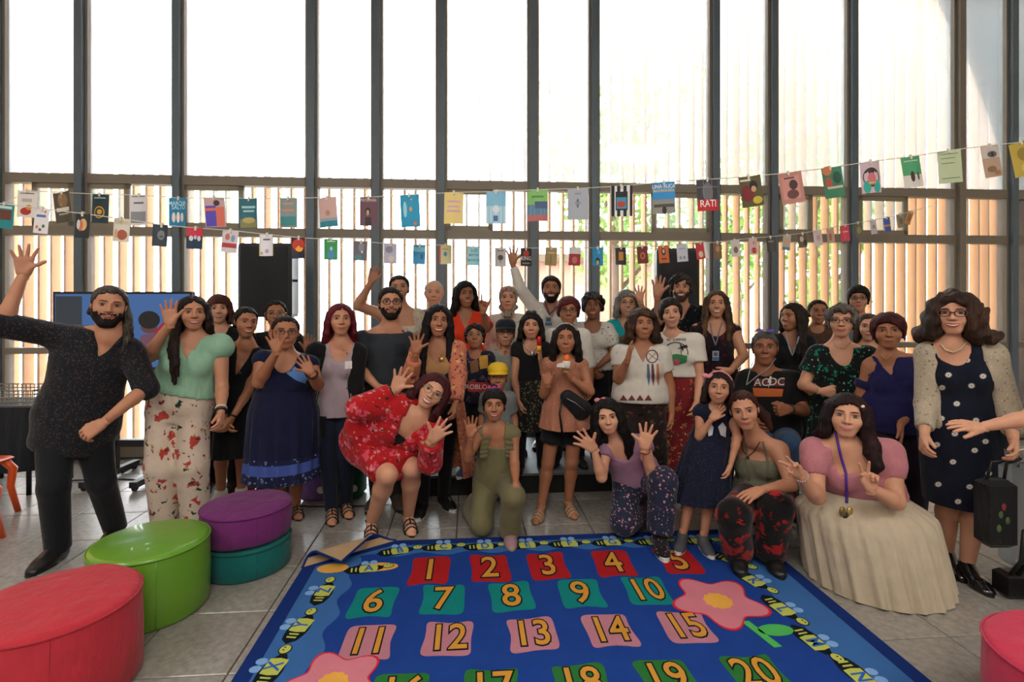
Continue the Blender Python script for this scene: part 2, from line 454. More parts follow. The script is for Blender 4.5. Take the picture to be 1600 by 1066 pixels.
PROF = {  # t along the spine (0 hip joints .. 1 shoulder line), half width, half depth (m at 1.65 m tall)
    'f': ([-.3, -.12, .1, .28, .45, .6, .74, .88, 1.0, 1.07], [.15, .168, .176, .158, .132, .134, .146, .148, .12, .06], [.1, .112, .118, .108, .094, .096, .104, .094, .066, .05]),
    'm': ([-.3, -.12, .1, .28, .45, .6, .74, .88, 1.0, 1.07], [.14, .155, .162, .155, .146, .15, .168, .175, .14, .065], [.1, .108, .112, .108, .104, .108, .118, .104, .072, .054]),
    'k': ([-.3, -.12, .1, .28, .45, .6, .74, .88, 1.0, 1.07], [.14, .15, .152, .147, .14, .142, .148, .146, .118, .06], [.105, .11, .11, .11, .108, .106, .106, .096, .07, .055]),
}
NPEOPLE = [0]; PEOPLE = {}
class Person:
    def __init__(s, key, label, head, d, sex='f', z0=0., hh=None, h=None, w=1., skin_c='#b07b5c', yaw=0, pitch=0, roll=0, turn=0,
                 hip=None, hipd=0, neckd=0., sl=None, sr=None, al=None, ar=None, feet=None, kn=None, an=None, hl=None, hr=None, fdir=None, res=.012, bust=1., dl=-1, dr=-1, ext=1.0, fwd=0., neck=None, rug=(0, 0)):
        s.key = key; s.sex = sex; s.z0 = z0; s.d = d; s.turn = turn; s.w = w
        s.hh = hh or {'f': .218, 'm': .228, 'k': .2}[sex]
        s.head = P(head[0], head[1], d); _fa = math.degrees(math.atan2(s.head[0], d)); yaw = yaw - _fa * .95; turn = turn - _fa * .6; s.turn = turn
        s.cam = unit(V3(-s.head[0], -d, 0))
        s.h = h or (s.head[2] - z0 + s.hh / 2); s.S = S = s.h / 1.65
        ks = .92 if sex == 'k' else 1.0
        s.HR = rot_frame(yaw, pitch, roll); s.hs = s.hh / .224
        s.ez = s.HR[2]
        if neck: s.nb = P(neck[0], neck[1], d + neckd)
        else: s.nb = s.head - (.6 * V3(0, 0, 1) + .4 * s.ez) * (s.hh * .5 + .048 * S) + V3(0, .028, 0)
        s.lat = rot_frame(turn)[0]; s.fw = rot_frame(turn)[1]
        smid = s.nb - V3(0, 0, (.056 if sex != 'k' else .045) * S)
        hw = {'f': .15, 'm': .175, 'k': .14}[sex] * S * (1 + (w - 1) * .35)
        s.sh = [smid - s.lat * hw, smid + s.lat * hw]
        for i, q in enumerate((sl, sr)):
            if q: s.sh[i] = P(q[0], q[1], s.sh[i][1] + (q[2] if len(q) > 2 else 0))
        s.smid = (s.sh[0] + s.sh[1]) / 2
        if hip and (kn or an): s.pv = P(hip[0], hip[1], d + .03 + hipd)
        elif hip: s.pv = V3((hip[0] - CXP) / FPX * (d + .04), d + .04 + hipd, z0 + .525 * s.h)
        else: s.pv = V3(s.smid[0], d + .04, z0 + .525 * s.h)
        s.slat = unit(s.sh[1] - s.sh[0])
        hlat = s.lat
        hj = .086 * S * (1 + (w - 1) * .4)
        s.hip = [s.pv - hlat * hj, s.pv + hlat * hj]
        # legs
        L1, L2 = .246 * s.h * ext, .24 * s.h * ext
        s.ank = []
        for i in range(2):
            if an and an[i] is not None:
                q = P(*an[i]); q[2] = max(q[2], z0 + .075 * S + .014 * rug[i]) if not (fdir and fdir[i] is not None and abs(fdir[i][2]) > .5) else q[2]
                if rug[i]: q[2] = z0 + .075 * S + .014
                s.ank.append(q)
            elif feet and feet[i] is not None:
                f = feet[i]; q = floor_pt(f[0], f[1], z0 + .014 * rug[i]); s.ank.append(q + V3(0, .05, .075 * S))
            else: s.ank.append(V3(s.hip[i][0] + (-.02 if i == 0 else .02), s.pv[1] + .02, z0 + .075 * S))
        s.knee = []
        for i in range(2):
            if kn and kn[i] is not None: s.knee.append(P(*kn[i])); continue
            a, b = s.hip[i], s.ank[i]; D = np.linalg.norm(b - a); u = (b - a) / D
            x = (D * D + L1 * L1 - L2 * L2) / (2 * D) if D < L1 + L2 else D * L1 / (L1 + L2)
            hgt = math.sqrt(max(0, L1 * L1 - x * x)) if D < L1 + L2 else 0
            f = s.fw - u * (s.fw @ u); s.knee.append(a + u * x + unit(f) * min(hgt, .3))
        # arms
        A1, A2 = .172 * s.h * ks, .15 * s.h * ks
        s.el, s.wr = [], []
        for i, (a, sg) in enumerate(((al, dl), (ar, dr))):
            sd = -1 if i == 0 else 1; S0 = s.sh[i]
            if a is None:
                e = S0 + sd * s.lat * .055 * S * w + V3(0, .02, -A1 * .97) ; wv = e + sd * s.lat * .01 + s.fw * .05 * S - V3(0, 0, A2 * .95)
            else:
                e = s.reach(S0, a[0], A1, a[2] if len(a) > 2 else -.3); wv = s.reach(e, a[1], A2, sg)
            s.el.append(e); s.wr.append(wv)
        s.hands = [hl, hr]
        s.root = empty('person', (s.pv[0], s.pv[1], z0)); tag(s.root, label, 'person', 'people posing for the group photo')
        s.skin = skin(skin_c); s.skin_c = skin_c; s.res = res; s.bust = bust if sex == 'f' else 0; s.fdir = fdir; s.fwdb = fwd
        s.parts = {}; s._spine(); PEOPLE[key] = s
    def reach(s, S0, px, L, sg):
        """point on the ray through pixel px at distance L from S0; sg<0 nearer to the camera"""
        C = V3(0, 0, HCAM); r = unit(P(px[0], px[1], 1.) - C)
        if len(px) > 2: return P(px[0], px[1], px[2])
        q = S0 - C; t0 = q @ r; disc = L * L - (q @ q - t0 * t0)
        k = math.sqrt(disc) if disc > 0 else 0
        t = t0 + (k if sg > 0 else -k) * min(1, abs(sg)); return C + r * t
    # ---- torso sweep
    def _spine(s):
        up = s.smid - s.pv; n = 11; ts = np.linspace(-.3, 1.07, n)
        s.L = np.linalg.norm(up); T0 = up / s.L
        f = np.cross(s.lat, T0)
        s.ts = ts
        s.sp = np.array([s.pv + up * t + f * (-.018 * math.sin(math.pi * np.clip(t, 0, 1)) + s.fwdb * math.sin(math.pi * np.clip(t, 0, 1)) * .1) for t in ts])
        s.U = np.array([unit(s.lat * (1 - np.clip(t, 0, 1)) + s.slat * np.clip(t, 0, 1)) for t in ts])
        s.T = np.array([unit(s.sp[min(i + 1, n - 1)] - s.sp[max(i - 1, 0)]) for i in range(n)])
        s.Vf = np.array([unit(np.cross(u, t)) for u, t in zip(s.U, s.T)])
        p = PROF[s.sex]; w = s.w
        wv = np.interp(ts, [0, .1, .45, .75, 1], [1, w ** .8, w ** 1.25, w ** .9, 1 + (w - 1) * .3])
        kf = 1.0 if s.sex != 'k' else .98
        s.pa = np.interp(ts, p[0], p[1]) * s.S * wv * kf; s.pb = np.interp(ts, p[0], p[2]) * s.S * wv * (w ** .3) * kf
    def at(s, t, u=0, v=0):
        """torso point: t along spine, u,v in units of the local half width/depth"""
        g = lambda A: np.array([np.interp(t, s.ts, A[:, i]) for i in range(3)])
        return g(s.sp) + g(s.U) * u * np.interp(t, s.ts, s.pa) + g(s.Vf) * v * np.interp(t, s.ts, s.pb)
    def sweep(s, F, e=0., t0=-.12, t1=1.07, ea=None):
        """torso distance on the grid; e = offset (scalar or fn of t)"""
        idx = [i for i in range(len(s.ts)) if t0 - .14 <= s.ts[i] <= t1 + .14]
        pts = s.sp[idx]; m = s.pa.max() + .09 + (e if np.isscalar(e) else .12)
        sl, X, Y, Z = F.box(pts.min(0) - m, pts.max(0) + m)
        best = None
        for i, j in zip(idx[:-1], idx[1:]):
            A, B = s.sp[i], s.sp[j]; ba = B - A; bb = ba @ ba
            qx, qy, qz = X - A[0], Y - A[1], Z - A[2]
            dt = (qx * ba[0] + qy * ba[1] + qz * ba[2]) / bb; t = np.clip(dt, 0, 1)
            qx, qy, qz = qx - t * ba[0], qy - t * ba[1], qz - t * ba[2]
            U, Vv = unit(s.U[i] + s.U[j]), unit(s.Vf[i] + s.Vf[j]); Tn = ba / math.sqrt(bb)
            u = qx * U[0] + qy * U[1] + qz * U[2]; v = qx * Vv[0] + qy * Vv[1] + qz * Vv[2]; w = qx * Tn[0] + qy * Tn[1] + qz * Tn[2]
            tg = s.ts[i] + (s.ts[j] - s.ts[i]) * t
            ei = e if np.isscalar(e) else e(s.ts[i]); ej = e if np.isscalar(e) else e(s.ts[j])
            a = (s.pa[i] + ei) + ((s.pa[j] + ej) - (s.pa[i] + ei)) * t; b = (s.pb[i] + ei) + ((s.pb[j] + ej) - (s.pb[i] + ei)) * t
            mn = np.minimum(a, b)
            dd = (np.sqrt((u / a) ** 2 + (v / b) ** 2 + (w / mn) ** 2) - 1) * mn
            tt = s.ts[i] + (s.ts[j] - s.ts[i]) * dt
            if best is None: best, bt, bu, bv = dd, tt, u, v
            else:
                k = dd < best; best = np.where(k, dd, best); bt = np.where(k, tt, bt); bu = np.where(k, u, bu); bv = np.where(k, v, bv)
        return sl, best, bt, bu, bv
    def bounds(s, pts, m):
        pts = np.array(pts); return pts.min(0) - m, pts.max(0) + m
    def busts(s, F, e, k=.03):
        if not s.bust: return
        r = .056 * s.S * s.w ** .8 * s.bust
        for sg in (-1, 1): F.ell(s.at(.7, sg * .48, .62), (r + e, r + e, r * 1.05 + e), k=k)
    def body(s, face=None):
        S, w = s.S, s.w; wl = w ** .7; kid = s.sex == 'k'
        pts = s.sh + s.el + s.wr + s.hip + s.knee + s.ank + [s.head, s.nb]
        lo, hi = s.bounds(pts, .2 * max(w, 1)); lo[2] = max(lo[2], s.z0 - .05)
        F = Fld(lo, hi, s.res * 1.2 * (.88 if kid else 1))
        sl, d, t, u, v = s.sweep(F); F.put(sl, np.maximum(d, (-.09 - t) * s.L), 0)
        s.busts(F, 0)
        nr = {'f': .049, 'm': .06, 'k': .043}[s.sex] * (S if not kid else S ** .5) * w ** .4
        F.cone(s.nb - V3(0, 0, .03), s.head - s.ez * .03 * s.hs - s.HR[1] * .012, nr * 1.05, nr, .02)
        for i in (0, 1):
            F.cone(s.nb - V3(0, 0, .012), s.sh[i] - V3(0, 0, .012 * S), .05 * S, .05 * S * wl, .04)
            F.cone(s.sh[i], s.el[i], .05 * S * wl, .037 * S * wl, .03)
            m = s.el[i] * .72 + s.wr[i] * .28
            F.cone(s.el[i], m, .036 * S * wl, .037 * S * wl, .02); F.cone(m, s.wr[i], .037 * S * wl, .024 * S * w ** .3, .015)
            F.cone(s.hip[i], s.knee[i], .084 * S * wl, .055 * S * wl, .03)
            c = s.knee[i] * .7 + s.ank[i] * .3; back = -.012 * S * s.fw
            F.cone(s.knee[i], c + back, .052 * S * wl, .054 * S * wl, .02); F.cone(c + back, s.ank[i], .054 * S * wl, .034 * S * w ** .3, .02)
        vv, ff = F.mesh()
        A = Acc(); A.add(vv, ff, 0)
        # head
        f = dict(lip='#9a4b45', brow='#2a1a14', smile=.5, open=0., iris='#2a170f', beard=None, lw=1., fat=1., ears=True)
        f.update(face or {}); s.f = f; kind = s.sex
        sx = f.get('wide', 1.) * (1.06 + (w - 1) * .3)
        def hx(q): q = np.atleast_2d(q) * s.hs * np.array([sx, 1, 1]); return s.head + q @ s.HR
        s.hx = hx
        H = head_template(kind); hv = hx(H)
        hf = HF[:, ::-1]
        A.add(hv, hf, 0)
        # ears
        if f['ears']:
            for sg in (-1, 1):
                b = MB().ball((0, 0, 0), (.007, .018, .03), 10, 8); q = np.array(b.v)
                q = q @ np.array([[1, 0, 0], [sg * .35, 1, 0], [0, -.15, 1]]); A.add(hx(q + np.array([sg * .073, -.006, .002])), [x[::-1] for x in b.f], 0)
        # eyes: white, iris; lids and brows
        for sg in (-1, 1):
            ex, ez = sg * .0315, .0125; ey = float(face_y(ex, ez, kind)[0])
            n = 14; nr_ = 5; q = [(ex, ey + .0065, ez)]; fc = []; mi = []
            op = f.get('eye', 1.) * .0062
            for k in range(1, nr_ + 1):
                for j in range(n):
                    a = 2 * math.pi * j / n; rr = k / nr_
                    q.append((ex + .0148 * rr * math.cos(a), ey + .0065 - .0075 * rr ** 2, ez + op * rr * math.sin(a) + .0006 * rr * math.cos(a) * sg))
            for j in range(n): fc.append((0, 1 + j, 1 + (j + 1) % n)); mi.append(2)
            for k in range(1, nr_):
                for j in range(n):
                    fc.append((1 + (k - 1) * n + j, 1 + k * n + j, 1 + k * n + (j + 1) % n, 1 + (k - 1) * n + (j + 1) % n)); mi.append(2 if k < 3 else 1)
            A.add(hx(q), fc, mi)
            # dark lash line
            xs = np.linspace(-.0165, .0165, 7); z = ez + op * 1.12 * np.sqrt(np.clip(1 - (xs / .0175) ** 2, 0, 1))
            b = MB().tube([(ex + x, ey + .0062 - .0062 * (x / .0165) ** 2, zz) for x, zz in zip(xs, z)], [.0008, .0017, .002, .0022, .002, .0017, .0008], 5); A.mb(b, 3, hx)
            if f.get('lowlid', 1):
                b = MB().tube([(ex + x, ey + .0058 - .0062 * (x / .0165) ** 2, 2 * ez - zz) for x, zz in zip(xs, z)], [.0006, .001, .0012, .0012, .0012, .001, .0006], 4); A.mb(b, 3, hx)
            # brow
            xs = np.linspace(-.02, .021, 7) * sg; bz = ez + .021 + .0035 * np.sin(np.linspace(.3, 2.6, 7)) + f.get('browz', 0)
            by = face_y(ex + xs, bz, kind) + .0012; t = f.get('browt', 1.)
            b = MB().tube([(ex + x, y, zz) for x, y, zz in zip(xs, by, bz)], [r * t for r in (.0016, .003, .0033, .0032, .0028, .002, .0008)], 6); A.mb(b, 3, hx)
        # mouth
        xs = np.linspace(-1, 1, 13); mw = .0245 * f['lw'] * (1 + .18 * f['smile']); mz = -.0545
        curve = mz + f['smile'] * .0085 * (xs ** 2 - .35); op = f['open'] * .0075 * np.sqrt(np.clip(1 - xs ** 2, 0, 1))
        for up, sgn, off, rad in ((True, 1, .0024, .0036), (False, -1, .003, .0044)):
            z = curve + sgn * op + sgn * off * np.sqrt(np.clip(1 - xs ** 2, 0, 1)); y = face_y(xs * mw, z, kind)
            b = MB().tube(np.stack([xs * mw, y + .0005, z], 1), rad * np.sqrt(np.clip(1.02 - xs ** 2, .04, 1)), 6); A.mb(b, 4, hx)
        if f['open'] > 0:
            z1, z2 = curve + op * .95, curve - op * .95; y1, y2 = face_y(xs * mw, z1, kind) + .0012, face_y(xs * mw, z2, kind) + .0012
            q = np.concatenate([np.stack([xs * mw * .95, y1, z1], 1), np.stack([xs * mw * .95, y2, z2], 1)])
            A.add(hx(q), [(i, i + 1, 14 + i, 13 + i) for i in range(12)], 5)
        # nostrils
        for sg in (-1, 1):
            b = MB().ball((sg * .0062, .1, -.0305), (.0032, .003, .002), 6, 4); A.mb(b, 3, hx)
        # hands
        for i in (0, 1):
            hp = s.hands[i]; fa = unit(s.wr[i] - s.el[i])
            if hp is None: hp = ('relax', None, None)
            pose, fd, pn = (list(hp) + [None, None])[:3]
            if fd is None: fd = fa
            elif np.isscalar(fd): fd = V3(math.sin(math.radians(fd)), -.12, math.cos(math.radians(fd)))
            fd = unit(fd)
            if pn is None: pn = s.cam if pose in ('wave', 'wide', 'peace', 'open', 'horn') else (s.lat * (1 if i == 0 else -1) + V3(0, .3, 0))
            pn = unit(np.asarray(pn, float) - fd * (np.asarray(pn, float) @ fd)); tx = np.cross(pn, fd)
            # a right hand (image-left) has its thumb on cross(palm, fingers) ... seen from the palm side: image-right
            tx = -tx if i == 0 else tx
            q, ff = hand_template(pose); hsz = (1.06 if s.sex == 'm' else .98) * (S if not kid else S ** .85) * (hp[3] if len(hp) > 3 else 1)
            tx = tx * (1 if (np.cross(pn, fd) @ tx) < 0 else 1)
            M = np.stack([tx, pn, fd]); q2 = s.wr[i] + (q * hsz) @ M
            if np.linalg.det(M) < 0: ff = ff[:, ::-1]
            A.add(q2, ff, 0)
        # feet
        for i in (0, 1):
            q, ff = foot_template('bare')['main']; M = s.foot_frame(i); A.add(s.foot_xf(i, q), ff if np.linalg.det(M) > 0 else ff[:, ::-1], 0)
        mats = [s.skin, plain('eye white', '#cfc6bd', .35, .02), plain('iris ' + f['iris'], f['iris'], .2, .05), plain('brow ' + f['brow'], f['brow'], .8, .1),
                plain('lip ' + f['lip'], f['lip'], .4, .06), plain('teeth', '#d8d2c6', .3, .03)]
        o = mesh_obj('body', np.concatenate(A.v), A.f, parent=s.root, mats=mats, midx=A.m); s.parts['body'] = o
        if f['beard']: s.beard(f['beard'], f.get('beardlen', .006), f.get('beardtop', -.028))
        return s
    def foot_frame(s, i):
        up = V3(0, 0, 1)
        if s.fdir and s.fdir[i] is not None:
            t = unit(np.array(s.fdir[i], float))
            if abs(t[2]) > .5: up = unit(s.knee[i] - s.ank[i])
        else: t = unit(s.fw + s.lat * (-.28 if i == 0 else .28))
        up = unit(up - t * (up @ t)); x = np.cross(t, up); return np.stack([x, t, up])
    def foot_xf(s, i, q):
        k = s.S ** .9 * (1.06 if s.sex == 'm' else 1.0); return s.ank[i] + (np.asarray(q) * k - np.array([0, -.018 * k, .075 * s.S])) @ s.foot_frame(i)
    def shoes(s, kind='sneaker', mat=None, sole=None, strap=None):
        nm = {'sneaker': 'sneaker', 'shoe': 'shoe', 'boot': 'boot', 'bare': 'sandal'}[kind]
        for i in (0, 1):
            tp = foot_template(kind); M = s.foot_frame(i); fl = np.linalg.det(M) < 0
            if kind == 'bare':
                o = mesh_obj(nm, s.foot_xf(i, tp['sole'][0]), tp['sole'][1], sole or mat, s.root, False)
                mesh_obj('strap', s.foot_xf(i, np.array(tp['straps'].v)), tp['straps'].f, strap or mat, o)
            else:
                q, ff = tp['main']; o = mesh_obj(nm, s.foot_xf(i, q), ff[:, ::-1] if fl else ff, mat, s.root)
                mesh_obj('sole', s.foot_xf(i, tp['sole'][0]), tp['sole'][1], sole or mat, o, False)
                if kind == 'sneaker' and strap: mesh_obj('laces', s.foot_xf(i, np.array(tp['straps'].v)), tp['straps'].f, strap, o)
        return s
    def beard(s, col, th, top):
        H = head_template(s.sex); c = H.mean(0); rnd = np.random.RandomState(5)
        x, y, z = H.T
        side = (z < -.012 - .0) & (np.abs(x) > .045) & (y > -.01)
        low = (z < -.066) & (y > -.01)
        must = (z < -.037) & (z > -.049) & (np.abs(x) < .034) & (y > .05)
        chin = (np.abs(x) > .03) & (z < top - .02) & (y > 0)
        m = side & (z < top) | low | must | chin
        fm = m[HF].sum(1) >= 3
        nrm = unit_rows(H - np.array([0, .0, -.02])); inn = np.ones(len(H)); inn[np.unique(HF[~fm])] = 0
        nb_ = np.zeros(len(H)); cn = np.zeros(len(H))
        for k in range(4): np.add.at(nb_, HF[:, k], inn[HF].mean(1)); np.add.at(cn, HF[:, k], 1)
        q = H + nrm * (th * nb_ / np.maximum(cn, 1) * (.75 + .5 * rnd.rand(len(H))) + .0008)[:, None]
        used = np.unique(HF[fm]); mp = -np.ones(len(H), int); mp[used] = np.arange(len(used))
        mesh_obj('beard', s.hx(q[used]), mp[HF[fm]][:, ::-1], hairmat(col, col), s.root)
    # ---- hair
    def hair(s, c1='#1a1210', c2='#2a1c16', t=.016, oval=(.062, .094, -.018), yc=.0, tilt=0., locks=None, curl=0., curlf=95, lumps=None, res=.0084, back=0., top=0., name='hair', lowz=-.05, mat=None, part=None):
        """locks = list of polylines in head-local metres [(x,y,z,r),...]"""
        lumps = lumps or []; locks = locks or []
        pts = [(-.13, -.16, -.14), (.13, .13, .16)]
        for L in locks: pts += [(p[0] - p[3] - .03, p[1] - p[3] - .03, p[2] - p[3] - .03) for p in L] + [(p[0] + p[3] + .03, p[1] + p[3] + .03, p[2] + p[3] + .03) for p in L]
        for l in lumps: pts += [(l[0] - l[3] - .03, l[1] - l[3] - .03, l[2] - l[3] - .03), (l[0] + l[3] + .03, l[1] + l[3] + .03, l[2] + l[3] + .03)]
        pts = np.array(pts); F = Fld(pts.min(0), pts.max(0), res)
        F.ell((0, -.012 - back / 2, .03 + top / 2), (.074 + t, .093 + t + back / 2, .084 + t + top / 2), k=0)
        F.ell((0, -.03, -.02), (.07 + t * .8, .07 + t, .075), k=.02)
        _, X, Y, Z = F.box(F.lo, F.lo + 9)
        F.D = np.maximum(F.D, lowz - Z)
        Zs = Z - tilt * X
        ov = ((np.abs(X / oval[0]) ** 2.7 + np.abs((Zs - oval[2]) / oval[1]) ** 2.7) ** (1 / 2.7) - 1) * min(oval[0], oval[1])
        fv = np.maximum(ov, -(Y - yc)); h = np.clip(.5 - .5 * (F.D + fv) / .022, 0, 1)
        F.D = (F.D + (-fv - F.D) * h + .022 * h * (1 - h)).astype(np.float32)
        if part is not None: F.D = (F.D + .007 * np.exp(-((X - part - .15 * tilt * Y) / .006) ** 2) * np.clip((Z - .05) / .04, 0, 1) * np.clip((Y + .06) / .03, 0, 1)).astype(np.float32)
        for l in lumps: F.ell(l[:3], (l[3],) * 3 if len(l) == 4 else l[3:6], k=.02)
        for L in locks:
            for a, b in zip(L[:-1], L[1:]): F.cone(a[:3], b[:3], a[3], b[3], .012)
        if curl:
            rs = np.random.RandomState(len(s.key) * 7 + int(abs(s.head[0]) * 100)); n = 0
            for _ in range(7):
                k = rs.randn(3); k = k / np.linalg.norm(k) * curlf * rs.uniform(.7, 1.5); n = n + np.sin(X * k[0] + Y * k[1] + Z * k[2] + rs.rand() * 6)
            F.D = (F.D + curl * n / 3).astype(np.float32)
        else:
            ang = np.arctan2(X, -(Y + .01)); F.D = (F.D + .0024 * np.sin(ang * 33 + Z * 14 + 2 * np.sin(Z * 40)) + .0015 * np.sin(ang * 67 - Z * 9)).astype(np.float32)
        v, f = F.mesh()
        o = mesh_obj(name, s.hx(v), f[:, ::-1], mat or hairmat(c1, c2), s.root); s.parts.setdefault(name, o); return s
    # ---- garments
    def top(s, mat, sleeve=(.55, .55), neck='crew', hem=-.12, e=.014, loose=.012, name='shirt', cuff=0., flare=0., nd=None, tt=1.13, puff=0., openw=None, res=.013, strap=False, cold=False, shoulder=True):
        S, wl = s.S, s.w ** .7
        if np.isscalar(sleeve): sleeve = (sleeve, sleeve)
        lo, hi = s.bounds(s.sh + s.el + s.wr + [s.pv - V3(0, 0, max(0, -hem) * s.L)], .2 * max(1, s.w) + flare)
        F = Fld(lo, hi, res * (.85 if s.sex == 'k' else 1))
        ef = (lambda t: e + loose * np.clip((.75 - t) / .5, 0, 1) + flare * np.clip((.35 - t) / .5, 0, 1))
        sl, d, t, u, v = s.sweep(F, ef, t0=min(hem, -.12), t1=1.07)
        G = Fld(lo, hi, F.h)                     # torso layer first
        G.put(sl, d, 0); s.busts(G, e)
        if shoulder:
            for i in (0, 1): G.cone(s.nb - V3(0, 0, .014), s.sh[i] - V3(0, 0, .012 * S), .05 * S + e, (.05 * S * wl) + e * .8, .035)
        D = G.D[sl]
        D = np.maximum(D, (hem - t) * s.L); D = np.maximum(D, (t - tt - .04) * s.L)
        fr = v > -.01; T_ = s.smid - s.pv; tn = float(((s.nb - s.pv) @ T_) / (T_ @ T_)); cu = float((s.nb - s.pv - T_ * tn) @ s.slat); t = t + 0 * u; u0 = u; u = u - cu * np.clip((t - .5) / .5, 0, 1)
        if neck == 'v':
            n_ = nd or .62; D = np.where(fr, np.maximum(D, -(np.abs(u) - np.maximum(0, (t - n_)) / (tn - n_) * .066 * S)), D)
        elif neck == 'scoop':
            n_ = nd or .8; k = (np.sqrt((u / (.085 * S)) ** 2 + ((t - tn) / (tn - n_)) ** 2) - 1) * .09; D = np.where(fr, np.maximum(D, -k), D)
        elif neck == 'boat':
            k = (np.sqrt((u / (.12 * S)) ** 2 + ((t - tn) / .12) ** 2) - 1) * .09; D = np.maximum(D, -k)
        elif neck == 'square':
            n_ = nd or .8; k = np.maximum(np.abs(u) - .085 * S, (n_ - t) * s.L); D = np.maximum(D, -np.where(fr | (t > .9), k, 1))
        elif neck == 'off':
            D = np.maximum(D, (t - (nd or .8)) * s.L)
        else:
            k = (np.sqrt((u / (.064 * S)) ** 2 + ((t - tn - .02) / .1) ** 2) - 1) * .06; D = np.where(fr, np.maximum(D, -k), D)
        if strap: D = np.where(t > strap, np.maximum(D, np.maximum(np.abs(np.abs(u) - .075 * S) - .022 * S, 0) * 1.0 - .004), D)
        if openw is not None:
            D = np.where(v > 0, np.maximum(D, -(np.abs(u) - openw * S)), D)
        F.D[sl] = D
        for i in (0, 1):
            L = sleeve[i]
            if L <= 0: continue
            q = s.sh[i] + (s.el[i] - s.sh[i]) * min(L, 1); r0 = .05 * S * wl + e * .8 + loose * .2; r1 = (.05 + (.038 - .05) * min(L, 1)) * S * wl + e * .7 + loose * .5 + cuff; pf = puff * .5
            p0 = s.sh[i] + (s.el[i] - s.sh[i]) * (.42 if cold else 0)
            if cold: F.ell(s.sh[i] + unit(s.sh[i] - s.smid) * .025 + V3(0, 0, .005), (.072 * S * wl,) * 3, sub=True)
            if puff: m = (s.sh[i] + q) / 2; F.cone(s.sh[i], m, r0, r1 + pf, .03); F.cone(m, q, r1 + pf, r1 * .95, .02, capb=L <= 1)
            else: F.cone(p0, q, r0, r1, .03 if not cold else .0, capb=L < 1, capa=cold)
            if L > 1:
                q2 = s.el[i] + (s.wr[i] - s.el[i]) * (L - 1); r2 = (.037 - .012 * (L - 1)) * S * wl + e * .8 + cuff
                F.cone(s.el[i], q2, r1, r2, .015, capb=True)
        vv, ff = F.mesh()
        o = mesh_obj(name, vv, ff, mat, s.root); s.parts[name] = o; return s
    def trousers(s, mat, legl=1., e=.012, wide=(0., 0.), waist=.32, name='trousers', res=.0148, k=.03):
        S, wl = s.S, s.w ** .7
        lo, hi = s.bounds(s.hip + s.knee + s.ank + [s.at(waist)], .2 * max(1, s.w)); lo[2] = max(lo[2], s.z0 - .02)
        F = Fld(lo, hi, res)
        sl, d, t, u, v = s.sweep(F, e, t0=-.12, t1=waist); d = np.maximum(d, (t - waist) * s.L); d = np.maximum(d, (-.17 - t) * s.L); F.put(sl, d, 0)
        for i in (0, 1):
            r = [.084 * S * wl + e, .056 * S * wl + e + wide[0], .036 * S + e + .006 + wide[1]]
            kk = s.hip[i] + (s.knee[i] - s.hip[i]) * min(1, legl * 2)
            F.cone(s.hip[i], kk, r[0], r[1], k, capb=legl < .5)
            if legl > .5:
                q = s.knee[i] + (s.ank[i] + V3(0, 0, -.02) - s.knee[i]) * min(1, (legl - .5) * 2)
                F.cone(s.knee[i], q, r[1], r[1] + (r[2] - r[1]) * (legl - .5) * 2, .02, capb=True)
        vv, ff = F.mesh(); o = mesh_obj(name, vv, ff, mat, s.root); s.parts[name] = o; return s
    def skirt(s, mat, waist=.4, hem=.3, a=.22, b=.2, pleat=.012, np_=14, e=.02, name='skirt', cx=None, cy=0., bands=None, mats=None, n=84, m=18, hipf=1.08, gap=None, dome=1.):
        """lofted skirt; hem = height above the ground (m); a,b = half width / depth at the hem"""
        zt = s.at(waist)[2]; top_c = s.at(waist); U = s.lat; Vv = s.fw; zh = s.z0 + hem
        hc = V3(s.pv[0], s.pv[1], zh) + (V3(*cx) if cx is not None else 0)
        a0, b0 = np.interp(waist, s.ts, s.pa) + e, np.interp(waist, s.ts, s.pb) + e
        ah, bh = np.interp(.05, s.ts, s.pa) * hipf + e, np.interp(.05, s.ts, s.pb) * hipf + e; zhip = s.at(.02)[2]
        rs = np.random.RandomState(int(abs(s.head[0] * 1000)) % 999); phs = rs.rand(4) * 6
        v = []; fhip = min(.9, max(.05, (zt - zhip) / max(.01, zt - zh)))
        for i in range(m + 1):
            q = i / m
            if q < fhip: k = q / fhip; k = k * k * (3 - 2 * k); aa = a0 + (ah - a0) * k; bb = b0 + (bh - b0) * k
            else: k = ((q - fhip) / (1 - fhip)) ** dome; aa = ah + (a - ah) * k; bb = bh + (b - bh) * k
            c = top_c + (hc - top_c) * q
            for j in range(n):
                th = 2 * math.pi * j / n
                wv = pleat * q * (math.sin(np_ * th + phs[0]) + .6 * math.sin((np_ * 1.7) // 1 * th + phs[1] + q) + .3 * math.sin(3 * th + phs[2]))
                v.append(c + U * (aa + wv) * math.cos(th) + Vv * (bb + wv) * math.sin(th) + V3(0, 0, .4 * wv * q))
        f = np.array([(i * n + j, (i + 1) * n + j, (i + 1) * n + (j + 1) % n, i * n + (j + 1) % n) for i in range(m) for j in range(n)])
        if gap: f = np.array([q for q in f if not gap[0] < (q[0] % n) * 360 / n < gap[1]])
        mi = None
        if bands: mi = [next((k for k, z in bands if (i + .5) / m < z), 0) for i in range(m) for j in range(n)]
        o = mesh_obj(name, v, f, mat, s.root, mats=mats, midx=mi); s.parts[name] = o; return s
